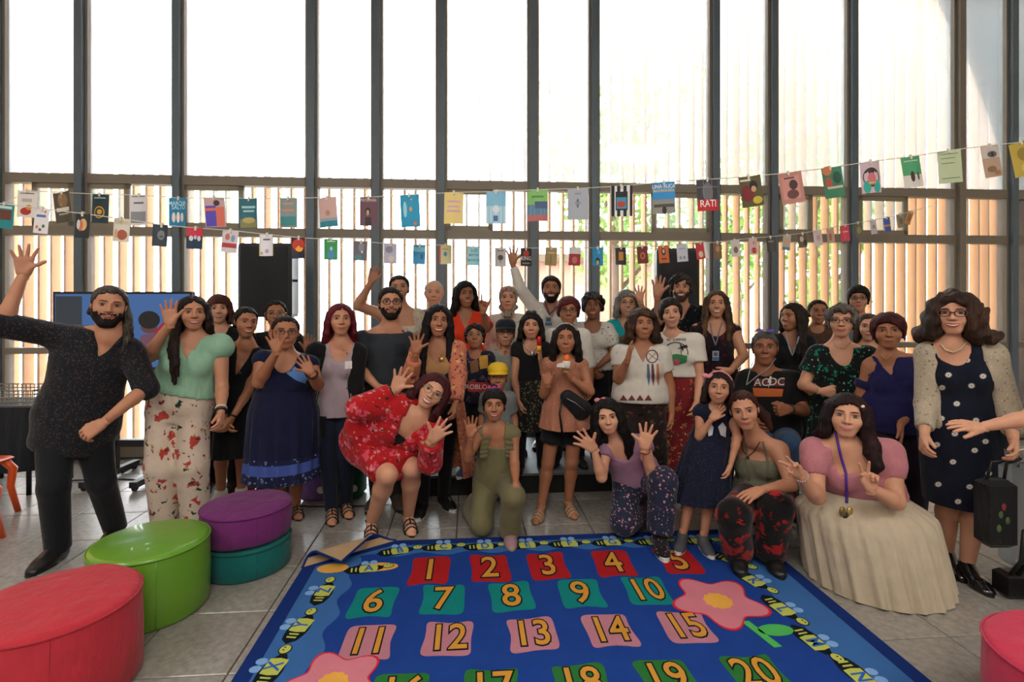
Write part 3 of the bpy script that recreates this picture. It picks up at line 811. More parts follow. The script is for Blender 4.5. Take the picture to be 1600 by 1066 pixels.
    def glasses(s, mat, rx=.021, rz=.017, ry=None, r=.0022, on=True, lens=None, up=0.):
        b = MB(); kind = s.sex; z0 = .011; y = .103
        for sg in (-1, 1):
            b.tube([(sg * .0325 + rx * math.copysign(abs(math.cos(a)) ** .8, math.cos(a)), y - .006 * abs(math.cos(a)) * (1 if math.cos(a) * sg > 0 else 0), z0 + rz * math.copysign(abs(math.sin(a)) ** .8, math.sin(a))) for a in np.linspace(0, 6.2832, 21)[:-1]], r, 5, closed=True)
            b.tube([(sg * (.0325 + rx), y - .005, z0 + .004), (sg * .073, .065, z0 + .006), (sg * .078, 0, z0 + .008)], r * .9, 5)
        b.tube([(-.0325 + rx, y, z0 + .003), (0, y + .002, z0 + .006), (.0325 - rx, y, z0 + .003)], r, 5)
        fn = s.hx
        if not on: fn = lambda q: s.hx(np.asarray(q) @ np.array([[1, 0, 0], [0, .55, .83], [0, -.83, .55]]) + np.array([0, -.005, .042]))
        o = mesh_obj('glasses' if on else 'sunglasses', fn(np.array(b.v)), b.f, mat, s.root)
        if lens is not None:
            for sg in (-1, 1):
                l = MB(); n = 14; l.add([(sg * .0325, y, z0)] + [(sg * .0325 + rx * .95 * math.cos(a), y - .002, z0 + rz * .95 * math.sin(a)) for a in np.linspace(0, 6.2832, n + 1)[:-1]], [(0, 1 + j, 1 + (j + 1) % n) for j in range(n)])
                mesh_obj('lens', fn(np.array(l.v)), l.f, lens, o)
        return s
    def headband(s, mat, r=.006, ang=20, name='headband', bow=None):
        b = MB(); a0 = math.radians(ang)
        pts = [(.094 * math.cos(a), -.012 + (.04 * math.sin(a)) * math.cos(a0), .005 + .118 * math.sin(a)) for a in np.linspace(-.1, math.pi + .1, 21)]
        b.tube(pts, r, 6); o = mesh_obj(name, s.hx(np.array(b.v)), b.f, mat, s.root)
        if bow:
            q = MB()
            for sg in (-1, 1): q.ball((bow[0] + sg * .022, bow[1], bow[2] + .006), (.024, .012, .018), 10, 6)
            q.ball(bow[:3], .011, 8, 6); mesh_obj('bow', s.hx(np.array(q.v)), q.f, bow[3] if len(bow) > 3 else mat, o)
        return s
    def cap(s, mat, brim=None, name='cap'):
        prof = [(.001, .134), (.04, .131), (.07, .119), (.088, .098), (.095, .075), (.097, .054), (.09, .052)]
        b = MB().lathe([(r, z) for r, z in prof[::-1]], (0, -.012, 0), 28, None, (.9, 1.1)); o = mesh_obj(name, s.hx(np.array(b.v)), [f[::-1] for f in b.f], mat, s.root)
        m = MB(); n = 17; v = []
        for z in (0, .004):
            for k, (ra, y0) in enumerate(((.084, .0), (.084, .075))):
                for j in range(n):
                    a = math.pi * j / (n - 1); x = ra * math.cos(a); y = .088 * math.sin(a) + (y0 * math.sin(a) ** .6 if k else 0) - .01
                    v.append((x, y, .06 + z - (.0 + .022 * k) - 2.2 * x * x * (.5 + k * .4) + .006))
        q = lambda a, k, j: a * 2 * n + k * n + j; f = []
        for j in range(n - 1):
            f += [(q(0, 0, j), q(0, 1, j), q(0, 1, j + 1), q(0, 0, j + 1)), (q(1, 0, j), q(1, 0, j + 1), q(1, 1, j + 1), q(1, 1, j)), (q(0, 1, j), q(1, 1, j), q(1, 1, j + 1), q(0, 1, j + 1))]
        mesh_obj('visor', s.hx(np.array(v)), f, brim or mat, o); s.parts[name] = o
        MB_ = MB().ball((0, -.012, .136), .007, 8, 6); mesh_obj('button', s.hx(np.array(MB_.v)), MB_.f, mat, o); return s
    def collar(s, mat):
        nx, ny = s.nb[0] / s.nb[1] * FPX + CXP, HYP - (s.nb[2] - HCAM) / s.nb[1] * FPX; k = FPX / s.nb[1] * s.S; b = s.bvh(['shirt'])
        for sg in (-1, 1):
            o = s.decal([[(nx + sg * .06 * k, ny - .012 * k), (nx + sg * .03 * k, ny + .03 * k), (nx + sg * .012 * k, ny + .07 * k), (nx + sg * .05 * k, ny + .088 * k), (nx + sg * .09 * k, ny + .022 * k)]], mat, 'collar', .013, b=b)
        return s
    def bracelet(s, i, mat, r=.031, t=.006, name='bracelet', off=-.02, beads=False):
        ax = unit(s.wr[i] - s.el[i]); c = s.wr[i] + ax * off; u = unit(np.cross(ax, V3(0, 1, .2))); w = np.cross(ax, u); b = MB(); r = r * s.S
        pts = [c + r * (math.cos(a) * u + math.sin(a) * w) for a in np.linspace(0, 2 * math.pi, 19)[:-1]]
        if beads:
            for p in pts: b.ball(p, t, 8, 6)
            o = b.build(name, mat, s.root, True); o['kind'] = 'stuff'
        else: o = b.tube(pts, t, 6, closed=True).build(name, mat, s.root, True)
        return s
    def lanyard(s, pts, mat, badge=None, bm=None, r=.006, keys=None):
        o = s.line(pts, r, mat, 'lanyard', 5, 6, .006, keys)
        if badge:
            x, y, w, h = badge; q = s.proj([(x, y)], .012, keys)[0]; d = q[1]; k = d / FPX
            c = MB(); c.box((q[0] - w / 2 * k, d - .004, q[2] - h / 2 * k), (q[0] + w / 2 * k, d, q[2] + h / 2 * k)); g = c.build('badge', plain('badge card', '#8fa3b5', .3), o)
            MB().box((q[0] - w * .3 * k, d - .0055, q[2] - h * .02 * k), (q[0] + w * .3 * k, d - .004, q[2] + h * .36 * k)).build('badge_photo', plain('badge photo', '#5a4038', .4), o)
            MB().box((q[0] - w * .45 * k, d - .0055, q[2] - h * .45 * k), (q[0] + w * .45 * k, d - .004, q[2] - h * .15 * k)).build('badge_stripe', plain('badge stripe', '#3f5f8f', .4), o)
        return s
    def bead_at(s, px, py, r, mat, name='pendant', lift=.01, keys=None, parent=None):
        q = s.proj([(px, py)], lift, keys)[0]; MB().ball(q, (r, r * .5, r), 12, 8).build(name, mat, parent or s.root, True); return s
    # ---- things drawn through photo pixels onto the clothed figure
    def bvh(s, keys=None):
        dg = []; vs = []; fs = []; n = 0
        for k, o in s.parts.items():
            if keys and k not in keys: continue
            me = o.data; c = np.empty(len(me.vertices) * 3, np.float32); me.vertices.foreach_get('co', c); c = c.reshape(-1, 3) + np.array(PLOC.get(o.name, (0, 0, 0)))
            vs += c.tolist(); fs += [[i + n for i in p.vertices] for p in me.polygons]; n = len(vs)
        return BVHTree.FromPolygons(vs, fs)
    def proj(s, pts, lift=.004, keys=None, b=None):
        b = b or s.bvh(keys); C = Vector((0, 0, HCAM)); out = []; dl = None
        for (x, y) in pts:
            r = Vector(P(x, y, 1.)) - C; r.normalize(); h = b.ray_cast(C, r)
            if h[0] is not None: q = h[0] - r * lift; dl = q.y
            else: q = Vector(P(x, y, dl or s.d))
            out.append(np.array(q))
        return out
    def line(s, pts, r, mat, name, n=6, sub=6, lift=.005, keys=None, parent=None, closed=False):
        pp = []
        for a, b in zip(pts[:-1], pts[1:]):
            for k in range(sub): pp.append((a[0] + (b[0] - a[0]) * k / sub, a[1] + (b[1] - a[1]) * k / sub))
        pp.append(pts[-1]); q = s.proj(pp, lift, keys)
        return MB().tube(q, r, n).build(name, mat, parent or s.root, True)
    def decal(s, polys, mat, name='print', lift=.003, keys=None, parent=None, b=None):
        """polys: filled pixel outlines (fan from the centre, subdivided)"""
        b = b or s.bvh(keys); m = MB()
        for po in polys:
            qs = []
            for (xa, ya), (xb, yb) in zip(po, list(po[1:]) + [po[0]]):
                m_ = max(1, int(math.hypot(xb - xa, yb - ya) / 2.5)); qs += [(xa + (xb - xa) * k / m_, ya + (yb - ya) * k / m_) for k in range(m_)]
            po = qs; n = len(po); cx = sum(p[0] for p in po) / n; cy = sum(p[1] for p in po) / n; R = 4
            pts = [(cx, cy)] + [(cx + (x - cx) * k / R, cy + (y - cy) * k / R) for k in range(1, R + 1) for x, y in po]
            v = s.proj(pts, lift, b=b)
            f = [(0, 1 + j, 1 + (j + 1) % n) for j in range(n)] + [(1 + (k - 1) * n + j, 1 + k * n + j, 1 + k * n + (j + 1) % n, 1 + (k - 1) * n + (j + 1) % n) for k in range(1, R) for j in range(n)]
            m.add(v, f)
        return m.build(name, mat, parent or s.root, True)
    def text(s, txt, cx, cy, size, mat, lift=.004, keys=None, rot=0., shear=0., name='lettering'):
        v, f = text_mesh(txt); v = v * size; r = math.radians(rot)
        pts = [(cx + (x + shear * y) * math.cos(r) + y * math.sin(r), cy - y * math.cos(r) + x * math.sin(r)) for x, y in v]
        q = s.proj(pts, lift, keys); return mesh_obj(name, q, f, mat, s.root, False)
def unit_rows(a): return a / np.linalg.norm(a, axis=1)[:, None]
_TX = {}
def text_mesh(txt, offset=0.):
    """flat lettering centred on the origin, cap height about .7 of its size"""
    k = (txt, offset)
    if k not in _TX:
        c = bpy.data.curves.new('lettering', 'FONT'); c.body = txt; c.align_x = 'CENTER'; c.align_y = 'CENTER'; c.size = 1.; c.offset = offset; c.resolution_u = 3
        o = bpy.data.objects.new('lettering', c); me = bpy.data.meshes.new_from_object(o)
        v = np.array([(p.co.x, p.co.y) for p in me.vertices]); f = [list(p.vertices) for p in me.polygons]
        bpy.data.objects.remove(o); bpy.data.curves.remove(c); bpy.data.meshes.remove(me); _TX[k] = (v, f)
    return _TX[k]
def hang(n=11, spread=125, L=.3, front=(0, 0), wid=.095, r=.02, back=-.085, seed=1, fy=.085, r2=.012):
    """curtain of locks falling from the crown; front=(image-left, image-right) brings the side locks over the shoulder"""
    rs = random.Random(seed); out = []
    for i in range(n):
        a = math.radians(-spread + 2 * spread * i / (n - 1)); sx = math.sin(a); cy = -math.cos(a); k = abs(a) / math.radians(spread)
        fr = front[0] if a < 0 else front[1]; l = L * rs.uniform(.86, 1.08)
        ye = back + (fy - back) * max(0, (k - .35) / .65) * fr
        out.append([(.078 * sx, -.012 + .096 * cy, .05, r), (.092 * sx, -.012 + .1 * cy, -.03, r), (.098 * sx + .0, -.012 + .085 * cy * (1 - .3 * fr) + .02 * k * fr, -.1, r),
                    (wid * 1.05 * sx, ye * .6 + .01 * k, -.1 - l * .4, r), (wid * sx, ye, -.1 - l * .75, r * .9), (wid * .95 * sx, ye, -.1 - l, r2 * .5)])
    return out
# ------------------------------------------------------------------ the room (room frame: x along the window wall, y towards it)
RM = Matrix.Rotation(YAW, 4, 'Z')                        # room -> world
CY, SY = math.cos(YAW), math.sin(YAW)
def R2W(p): return np.array(RM @ Vector(p))
def W2R(p): return np.array(RM.inverted() @ Vector(p))
DW = 5.8 * CY                                             # distance of the window wall in the room frame
def wallx(px, y=DW):
    """room x where the ray through image column px meets the plane y (room)"""
    a = V3((px - CXP) / FPX, 1, 0); c = math.atan2(a[0], a[1]); return y * math.tan(c + YAW)
def wallpt(px, py, y=DW):
    x = wallx(px, y); w = R2W((x, y, 0)); d = w[1]; return V3(x, y, HCAM - (py - HYP) / FPX * d)
def rbox(lo, hi): return MB().box(lo, hi, RM)

# floor of tiles
TS = .468
def floor_mat():
    m, nt, b = _nt('stone grey floor tile')
    co = _coords(nt); n1 = _noise(nt, co, 2.5, 5); n2 = _noise(nt, co, 26, 4, .6)
    c = _mix(nt, n1.outputs[0], hexc('#8a857e'), hexc('#a39d95')); c = _mix(nt, _ramp(nt, n2.outputs[0], .35, .7), c, hexc('#7f7a73'))
    nt.links.new(c, b.inputs['Base Color']); b.inputs['Roughness'].default_value = .25; b.inputs['Specular IOR Level'].default_value = .65
    _bump(nt, b, n2.outputs[0], .06, .003); return m
M_TILE = floor_mat(); M_GROUT = plain('tile grout', '#4e4a45', .9, .1)
g = rbox((-9, -6, -.2), (9, DW + .3, -.012)); FLOOR = struct(g.build('floor', M_GROUT), 'grey stone tiled floor of the hall')
# tile grid phase taken from two joint lines in the photo
_j = W2R(floor_pt(465, 884.4)); PX0, PY0 = _j[0] % TS, _j[1] % TS
me_tile = None; gp = .0035
def tile_mesh():
    s = TS / 2 - gp; b = .003; v = [(-s, -s, -.02), (s, -s, -.02), (s, s, -.02), (-s, s, -.02), (-s, -s, -b), (s, -s, -b), (s, s, -b), (-s, s, -b), (-s + b, -s + b, 0), (s - b, -s + b, 0), (s - b, s - b, 0), (-s + b, s - b, 0)]
    f = [(0, 1, 5, 4), (1, 2, 6, 5), (2, 3, 7, 6), (3, 0, 4, 7), (4, 5, 9, 8), (5, 6, 10, 9), (6, 7, 11, 10), (7, 4, 8, 11), (8, 9, 10, 11)]
    me = bpy.data.meshes.new('tile'); me.from_pydata(v, [], f); me.update(); return me
_cells = []
for i in range(-20, 21):
    for j in range(-12, 14):
        x, y = PX0 + i * TS + TS / 2, PY0 + j * TS + TS / 2
        if y + TS / 2 > DW + .2 or y < -6 or abs(x) > 8.9: continue
        w = R2W((x, y, 0)); vis = w[1] > 1.2 and abs(w[0]) < w[1] * 1.02 + .5
        _cells.append((0 if vis else 1, math.hypot(*w[:2]), w))
_cells.sort(key=lambda c: (c[0], c[1]))
TM = tile_mesh(); TM.materials.append(M_TILE)
for k, (_, _, w) in enumerate(_cells[:290]):
    o = bpy.data.objects.new('tile', TM); COL.objects.link(o); o.parent = FLOOR; o.location = w; o.rotation_euler = (0, 0, YAW)
rest = MB()
for (_, _, w) in _cells[290:]:
    M = Matrix.Translation(Vector(w)) @ RM
    rest.add([tuple(M @ v.co) for v in TM.vertices], [tuple(p.vertices) for p in TM.polygons])
o = rest.build('tile_field', M_TILE, FLOOR); o['kind'] = 'stuff'

# shell behind and around the camera
M_WALL = plain('off white painted wall', '#cfcac2', .85, .04); M_CEIL = plain('white ceiling paint', '#d8d6d2', .9, .03)
ZC = 5.2
struct(rbox((-8, -5.2, 0), (8.6, -5.0, ZC)).build('wall_back', M_WALL), 'off white wall behind the photographer')
struct(rbox((-8, -5, 0), (-7.8, DW + .1, ZC)).build('wall_left', M_WALL), 'off white side wall of the hall')
struct(rbox((8.4, -5, 0), (8.6, DW + .1, ZC)).build('wall_right', M_WALL), 'off white side wall of the hall past the bags')
struct(rbox((-8, -5.2, ZC), (8.6, DW + .2, ZC + .2)).build('ceiling', M_CEIL), 'white ceiling of the hall')

# window wall: mullions, beams, panes
M_FRAME = plain('bronze aluminium frame', '#7d7264', .5, .08, .1); M_FDARK = plain('dark anodised mullion', '#59646c', .45, .08, .1)
M_SASH = plain('brown aluminium sash', '#857966', .5, .08, .1)
def glass(name, haze, tint=(1, 1, 1)):
    m = bpy.data.materials.new(name); m.use_nodes = True; nt = m.node_tree; nt.nodes.clear()
    out = nt.nodes.new('ShaderNodeOutputMaterial'); tr = nt.nodes.new('ShaderNodeBsdfTransparent'); tr.inputs[0].default_value = (*tint, 1)
    df = nt.nodes.new('ShaderNodeBsdfTranslucent'); df.inputs[0].default_value = (.86, .94, 1., 1)
    gl = nt.nodes.new('ShaderNodeBsdfGlossy'); gl.inputs['Roughness'].default_value = .05
    fr = nt.nodes.new('ShaderNodeFresnel'); fr.inputs[0].default_value = 1.35
    a = nt.nodes.new('ShaderNodeMixShader'); a.inputs[0].default_value = haze; nt.links.new(tr.outputs[0], a.inputs[1]); nt.links.new(df.outputs[0], a.inputs[2])
    b = nt.nodes.new('ShaderNodeMixShader'); nt.links.new(fr.outputs[0], b.inputs[0]); nt.links.new(a.outputs[0], b.inputs[1]); nt.links.new(gl.outputs[0], b.inputs[2])
    nt.links.new(b.outputs[0], out.inputs[0]); return m
M_GL_UP = glass('misty film glass', .27, (1, 1, 1)); M_GL = glass('clear window glass', .03, (.97, .98, .98)); M_GL_SASH = glass('tinted sash glass', .12, (.9, .95, .93))
WW = struct(rbox((-7.8, DW - .05, 0), (8.4, DW + .1, .1)).build('wall_front', M_FRAME), 'bronze framed glass wall with dark mullions and beams')
mull = [-30, 4, 132, 282, 489, 590, 690, 832, 927, 1114, 1204, 1327, 1493, 1574, 1680]
mx = [wallx(p) for p in mull]
for k, (x, p) in enumerate(zip(mx, mull)):
    rbox((x - .036, DW - .1, .1), (x + .036, DW + .09, ZC)).build('mullion', M_FDARK if p not in (1493,) else M_FRAME, WW)
    for sg in (-1, 1): rbox((x + sg * .036 - (.026 if sg < 0 else 0), DW - .05, .1), (x + sg * .036 + (.026 if sg > 0 else 0), DW + .06, ZC)).build('frame_strip', M_FRAME, WW)
ZB = [(1.055, 1.115), (2.245, 2.335), (2.77, 2.865)]
for a, b in zip(mx[:-1], mx[1:]):
    for (z0, z1) in ZB: rbox((a + .062, DW - .06, z0), (b - .062, DW + .05, z1)).build('beam', M_FRAME, WW)
    rbox((a + .062, DW - .05, .1), (b - .062, DW + .05, .17)).build('sill', M_FRAME, WW)
    for (z0, z1, gm) in ((.17, ZB[0][0], M_GL), (ZB[0][1], ZB[1][0], M_GL), (ZB[1][1], ZB[2][0], M_GL), (ZB[2][1], ZC, M_GL_UP)):
        rbox((a + .055, DW - .004, z0 - .01), (b - .055, DW + .004, z1 + .01)).build('pane', gm, WW)
# the sliding sashes in the band between the two beams
for (p0, p1) in ((55, 120), (138, 206), (288, 383), (697, 770), (1016, 1108), (1214, 1266), (1337, 1414)):
    a, b = wallx(p0), wallx(p1); z0, z1 = 2.335, 2.77; t = .05
    s0 = MB()
    for lo, hi in (((a, z0), (b, z0 + t)), ((a, z1 - t), (b, z1)), ((a, z0), (a + t, z1)), ((b - t, z0), (b, z1))): s0.box((lo[0], DW - .045, lo[1]), (hi[0], DW - .01, hi[1]), RM)
    s0.build('sash_frame', M_SASH, WW); rbox((a + t, DW - .03, z0 + t), (b - t, DW - .026, z1 - t)).build('sash_pane', M_GL_SASH, WW)
rbox((wallx(466), DW - .14, 1.62), (wallx(470), DW - .1, 2.05)).build('door_handle', plain('black handle', '#121212', .4), WW)

# timber fins outside
def wood():
    m, nt, b = _nt('honey coloured timber'); co = _coords(nt, (1, 1, .08)); n = _noise(nt, co, 16, 5, .6)
    nt.links.new(_mix(nt, n.outputs[0], hexc('#a9713a'), hexc('#d39c5e')), b.inputs['Base Color']); b.inputs['Roughness'].default_value = .7; return m
M_WOOD = wood(); SCREEN = struct(rbox((-9.2, DW + .5, -.05), (10.4, DW + .62, 0)).build('slat_screen', M_FRAME), 'vertical timber slat screen outside the glass wall')
fin = bpy.data.meshes.new('slat'); _v = [(x, y, z) for z in (0, 5.6) for x, y in ((-.012, -.06), (.012, -.06), (.012, .06), (-.012, .06))]
fin.from_pydata(_v, [], [(0, 3, 2, 1), (4, 5, 6, 7), (0, 1, 5, 4), (1, 2, 6, 5), (2, 3, 7, 6), (3, 0, 4, 7)]); fin.update(); fin.materials.append(M_WOOD)
_rs = random.Random(4); x = -9.1
while x < 10.3:
    o = bpy.data.objects.new('slat', fin); COL.objects.link(o); o.parent = SCREEN
    o.location = R2W((x, DW + .56, 0)); o.rotation_euler = (_rs.uniform(-.002, .002), _rs.uniform(-.003, .003), YAW + _rs.uniform(-.12, .12)); x += .142 + _rs.uniform(-.008, .008)
# ground outside
struct(rbox((-30, DW + .3, -.25), (30, 40, -.05)).build('ground_outside', plain('pale paving', '#b9b2a4', .9, .1)), 'pale paving outside the windows')

# trees outside
def leafmat(): 
    m, nt, b = _nt('tree leaf'); n = _noise(nt, _coords(nt), 3, 2); nt.links.new(_mix(nt, n.outputs[0], hexc('#4f8a2a'), hexc('#a9c455')), b.inputs['Base Color']); b.inputs['Roughness'].default_value = .6
    b.inputs['Transmission Weight'].default_value = 0; return m
M_LEAF = leafmat(); M_BARK = plain('tree bark', '#6b5442', .9, .2)
def tree(px, dist, ztop, rad, label, seed):
    rs = np.random.RandomState(seed); c = P(px, 471, dist); c[2] = 0
    r = empty('tree', c); tag(r, label, 'tree', 'trees beyond the slat screen')
    t = MB(); t.tube([c, c + V3(.05, 0, ztop * .35), c + V3(-.05, .1, ztop * .7)], [.13, .1, .05], 8)
    for k in range(5): a = k * 1.3; t.tube([c + V3(0, 0, ztop * (.3 + .08 * k)), c + V3(rad * .7 * math.cos(a), rad * .6 * math.sin(a), ztop * (.5 + .08 * k))], [.05, .015], 6)
    t.build('trunk', M_BARK, r, True)
    n = 2600; u = rs.randn(n, 3); u /= np.linalg.norm(u, axis=1)[:, None]; cl = rs.randn(26, 3) * np.array([rad * .42, rad * .42, ztop * .18])
    q = cl[rs.randint(0, 26, n)] + u * (rs.rand(n) ** .4)[:, None] * .55 * rad * .7 + c + V3(0, 0, ztop * .62)
    a = rs.randn(n, 3); a /= np.linalg.norm(a, axis=1)[:, None]; b = np.cross(a, rs.randn(n, 3)); b /= np.linalg.norm(b, axis=1)[:, None]
    v = np.stack([q - a * .11, q - b * .045, q + a * .11, q + b * .045], 1).reshape(-1, 3); f = np.arange(4 * n).reshape(-1, 4)
    mesh_obj('foliage', v, f, M_LEAF, r, False)
tree(960, 9.5, 5.6, 1.5, 'leafy green tree outside behind the raised hands beside the black loudspeaker', 3)
tree(1150, 12.5, 5., 1.2, 'smaller green tree outside behind the woman with long light hair', 5)
tree(1285, 9.5, 5.4, 1.2, 'green tree outside behind the seated man and his neighbours', 8)
# brick building far outside
bb = empty('brick_building', P(925, 471, 14) * V3(1, 1, 0)); tag(bb, 'low red brick building outside between the timber slats', 'building')
c = P(905, 471, 14); M_BRK = cloth('brick red wall', '#b98a78', rough=.9, fold=0)
MB().box((c[0] - 1.6, 14, 0), (c[0] + 1.9, 16, 2.6)).build('wall', M_BRK, bb); MB().box((c[0] - 1.8, 13.8, 2.6), (c[0] + 2.1, 16.2, 2.8)).build('roof', M_BARK, bb)
for k in range(3): MB().box((c[0] - 1.2 + k * 1.05, 13.96, .9), (c[0] - .6 + k * 1.05, 14.02, 2.)).build('window', plain('window glass far', '#9fb6bd', .2), bb)

# stage platform
PLAT_Z = .17; pA, pB = W2R(floor_pt(632, 778)), W2R(floor_pt(1035, 776.5))
pf = empty('stage_platform', R2W(((pA[0] + pB[0]) / 2, pA[1], 0))); tag(pf, 'low black stage platform under the back row', 'platform')
M_BLK = plain('matt black stage skirt', '#0c0c0d', .8, .2); M_PTOP = plain('scuffed grey stage deck', '#56585a', .5, .2, scale=5)
nP = 3; xs = np.linspace(pA[0], pB[0], nP + 1); yb = pA[1] + 1.15
rbox((pA[0] + .01, pA[1] + .02, 0), (pB[0] - .01, yb, PLAT_Z - .02)).build('skirt_board', M_BLK, pf)
for a, b in zip(xs[:-1], xs[1:]): rbox((a + .004, pA[1], PLAT_Z - .02), (b - .004, yb + .01, PLAT_Z)).build('deck_panel', M_PTOP, pf)

# ------------------------------------------------------------------ the number rug
def rug_build():
    c1 = W2R(floor_pt(497, 851)); c2 = W2R(floor_pt(1166, 829))
    x0, x1 = c1[0], c2[0]; yf = (c1[1] + c2[1]) / 2 - .0; w = x1 - x0; dp = 2.02; yn = yf - dp; T = .012
    # sample points on the rug from photo pixels: R(px,py)
    def R(px, py): q = W2R(floor_pt(px, py, T)); return (q[0], q[1])
    root = empty('number_rug', R2W(((x0 + x1) / 2, (yf + yn) / 2, 0)))
    tag(root, 'blue rug printed with numbers, flowers and bees carrying letters', 'rug')
    def pile(nm, c):
        key = ('pile', nm)
        if key in MATS: return MATS[key]
        m, nt, b = _nt(nm); c = hexc(c); co = _coords(nt); n = _noise(nt, co, 260, 2, .7); n2 = _noise(nt, co, 6, 3)
        o = _mix(nt, n.outputs[0], [x * .6 for x in c], [min(1, x * 1.3) for x in c]); o = _mix(nt, _ramp(nt, n2.outputs[0], .3, 1.1), o, [x * .75 for x in c])
        nt.links.new(o, b.inputs['Base Color']); b.inputs['Roughness'].default_value = .95; b.inputs['Specular IOR Level'].default_value = .1
        _bump(nt, b, n.outputs[0], .5, .004); MATS[key] = m; return m
    blue, edge, mid = pile('royal blue rug pile', '#1d3f8c'), pile('navy rug edge', '#162f70'), pile('light blue rug border', '#3a68a4')
    red, teal, pink, green = pile('red rug patch', '#a81e22'), pile('teal rug patch', '#12807c'), pile('rose rug patch', '#b87a88'), pile('green rug patch', '#2c7034')
    num, blk, yel, sky, petal, pedge, gold, lgreen = pile('golden numeral', '#cf9238'), pile('black rug outline', '#141a20'), pile('bee yellow', '#bcc25c'), pile('bee wing', '#7fa9de'), pile('flower pink', '#d07c8a'), pile('flower red outline', '#d0283a'), pile('flower centre', '#e9a94a'), pile('leaf green', '#4fb45a')
    backing = cloth('jute rug backing', '#a58a68', fold=0)
    fx, fy = .5, .32                                     # folded corner legs (along the far edge / along the left edge)
    # base with the far-left corner cut away
    fold_a = (x0 + fx, yf); fold_b = (x0, yf - fy)
    outl = [(x0, yn), (x1, yn), (x1, yf), fold_a, fold_b]
    def slab(poly, z0, z1, mat, name, parent):
        n = len(poly); v = [R2W((x, y, z)) for z in (z0, z1) for x, y in poly]
        f = [tuple(range(n))[::-1] if z0 >= 0 and False else tuple(range(n))[::-1], tuple(range(n, 2 * n))] + [(i, (i + 1) % n, n + (i + 1) % n, n + i) for i in range(n)]
        return mesh_obj(name, v, f, mat, parent, False)
    slab(outl, 0, T - .001, edge, 'rug_base', root)
    def inset(d):
        return [(x0 + d, yn + d), (x1 - d, yn + d), (x1 - d, yf - d), (x0 + fx - d * .2, yf - d), (x0 + d, yf - fy + d * .1)]
    slab(inset(.075), T - .002, T - .0003, mid, 'border_band', root)
    # wavy inner field
    L, Rr, Bt, Tp = x0 + .31, x1 - .31, yn + .3, yf - .205; wav = []
    def wv(a, b, n, nx, ny, ph, am=.022):
        for i in range(n):
            t = i / n; s_ = math.sin(t * n / 8 * 2 * math.pi + ph) * am; wav.append((a[0] + (b[0] - a[0]) * t + nx * s_, a[1] + (b[1] - a[1]) * t + ny * s_))
    wv((L, Bt), (Rr, Bt), 60, 0, 1, 0); wv((Rr, Bt), (Rr, Tp), 44, 1, 0, 0); wv((Rr, Tp), (L, Tp), 60, 0, 1, 0); wv((L, Tp), (L, Bt), 44, 1, 0, 0)
    cut = [(p if not (p[0] - x0) / fx + (yf - p[1]) / fy < 1.0 else None) for p in wav]; wav = [p for p in cut if p]
    slab(wav, T - .0015, T, blue, 'inner_field', root)
    def flat(pts, z, mat, name, parent=root):
        n = len(pts); cx = sum(p[0] for p in pts) / n; cy = sum(p[1] for p in pts) / n
        v = [R2W((cx, cy, z))] + [R2W((x, y, z)) for x, y in pts]
        v2 = [R2W((x, y, z - .0016)) for x, y in pts]
        return mesh_obj(name, v + v2, [(0, 1 + i, 1 + (i + 1) % n) for i in range(n)] + [(1 + (i + 1) % n, 1 + i, 1 + n + i, 1 + n + (i + 1) % n) for i in range(n)], mat, parent, False)
    def blob(cx, cy, a, b, ph):
        # wavy square: corners bulge, sides pinch
        out = []
        for i in range(56):
            t = 2 * math.pi * i / 56; x = math.copysign(abs(math.cos(t)) ** .5, math.cos(t)); y = math.copysign(abs(math.sin(t)) ** .5, math.sin(t))
            px = x * (.86 + .2 * y * y) + .05 * math.sin(ph + 2.6 * y); py = y * (.84 + .22 * x * x) + .05 * math.sin(ph * 1.3 + 2.6 * x)
            out.append((cx + a * 1.12 * px, cy + b * 1.06 * py))
        return out
    def numeral(txt, cx, cy, sx, sy, sh):
        for off, z, m, nm in ((.05, .0012, blk, 'numeral_outline'), (.012, .0022, num, 'numeral')):
            v, f = text_mesh(txt, off); mesh_obj(nm, [R2W((cx + x * sx + sh * y * sy, cy + y * sy, T + z)) for x, y in v], f, m, root, False)
    rows = [([(672, 889), (765, 884), (856, 884), (958, 880), (1064, 882)], red, 1, 858, 915), ([(586, 934), (692, 935), (799, 933), (909, 930), (1012, 926)], teal, 6, 905, 968),
            ([(577, 998), (700, 996), (832, 992), (953, 987), (1074, 982)], pink, 11, 962, 1035), ([(628, 1075), (768, 1072), (908, 1068), (1044, 1064), (1188, 1060)], green, 16, 1030, 1115)]
    for pts, m, n0, ya, yb in rows:
        ys = [R(p[0], p[1])[1] for p in pts]; ym = sum(ys) / 5
        hgt = abs(R(800, ya)[1] - R(800, yb)[1]) * .5
        for k, (px, py) in enumerate(pts):
            cx, _ = R(px, py); flat(blob(cx, ym, .112, hgt * .78, k * 1.7 + n0), T + .0008, m, 'number_patch')
            t = str(n0 + k); numeral(t, cx, ym, .215 if len(t) == 1 else .185, hgt * 1.55, 0)
    # flowers
    def flower(cx, cy, r, stem):
        def pet(k): return [(cx + r * k * (1 + .2 * math.cos(5 * (t + .5))) * math.cos(t), cy + r * k * (1 + .2 * math.cos(5 * (t + .5))) * math.sin(t)) for t in np.linspace(0, 2 * math.pi, 61)[:-1]]
        if stem:
            flat([(cx + .03, cy - r * .9), (cx + .07, cy - r * .9), (cx + .12, cy - r * 1.9), (cx + .08, cy - r * 1.92)], T + .0024, lgreen, 'stem_print')
            flat([(cx + .16 + .085 * math.cos(t), cy - r * 1.3 + .045 * math.sin(t)) for t in np.linspace(0, 6.283, 25)[:-1]], T + .0024, lgreen, 'leaf_print')
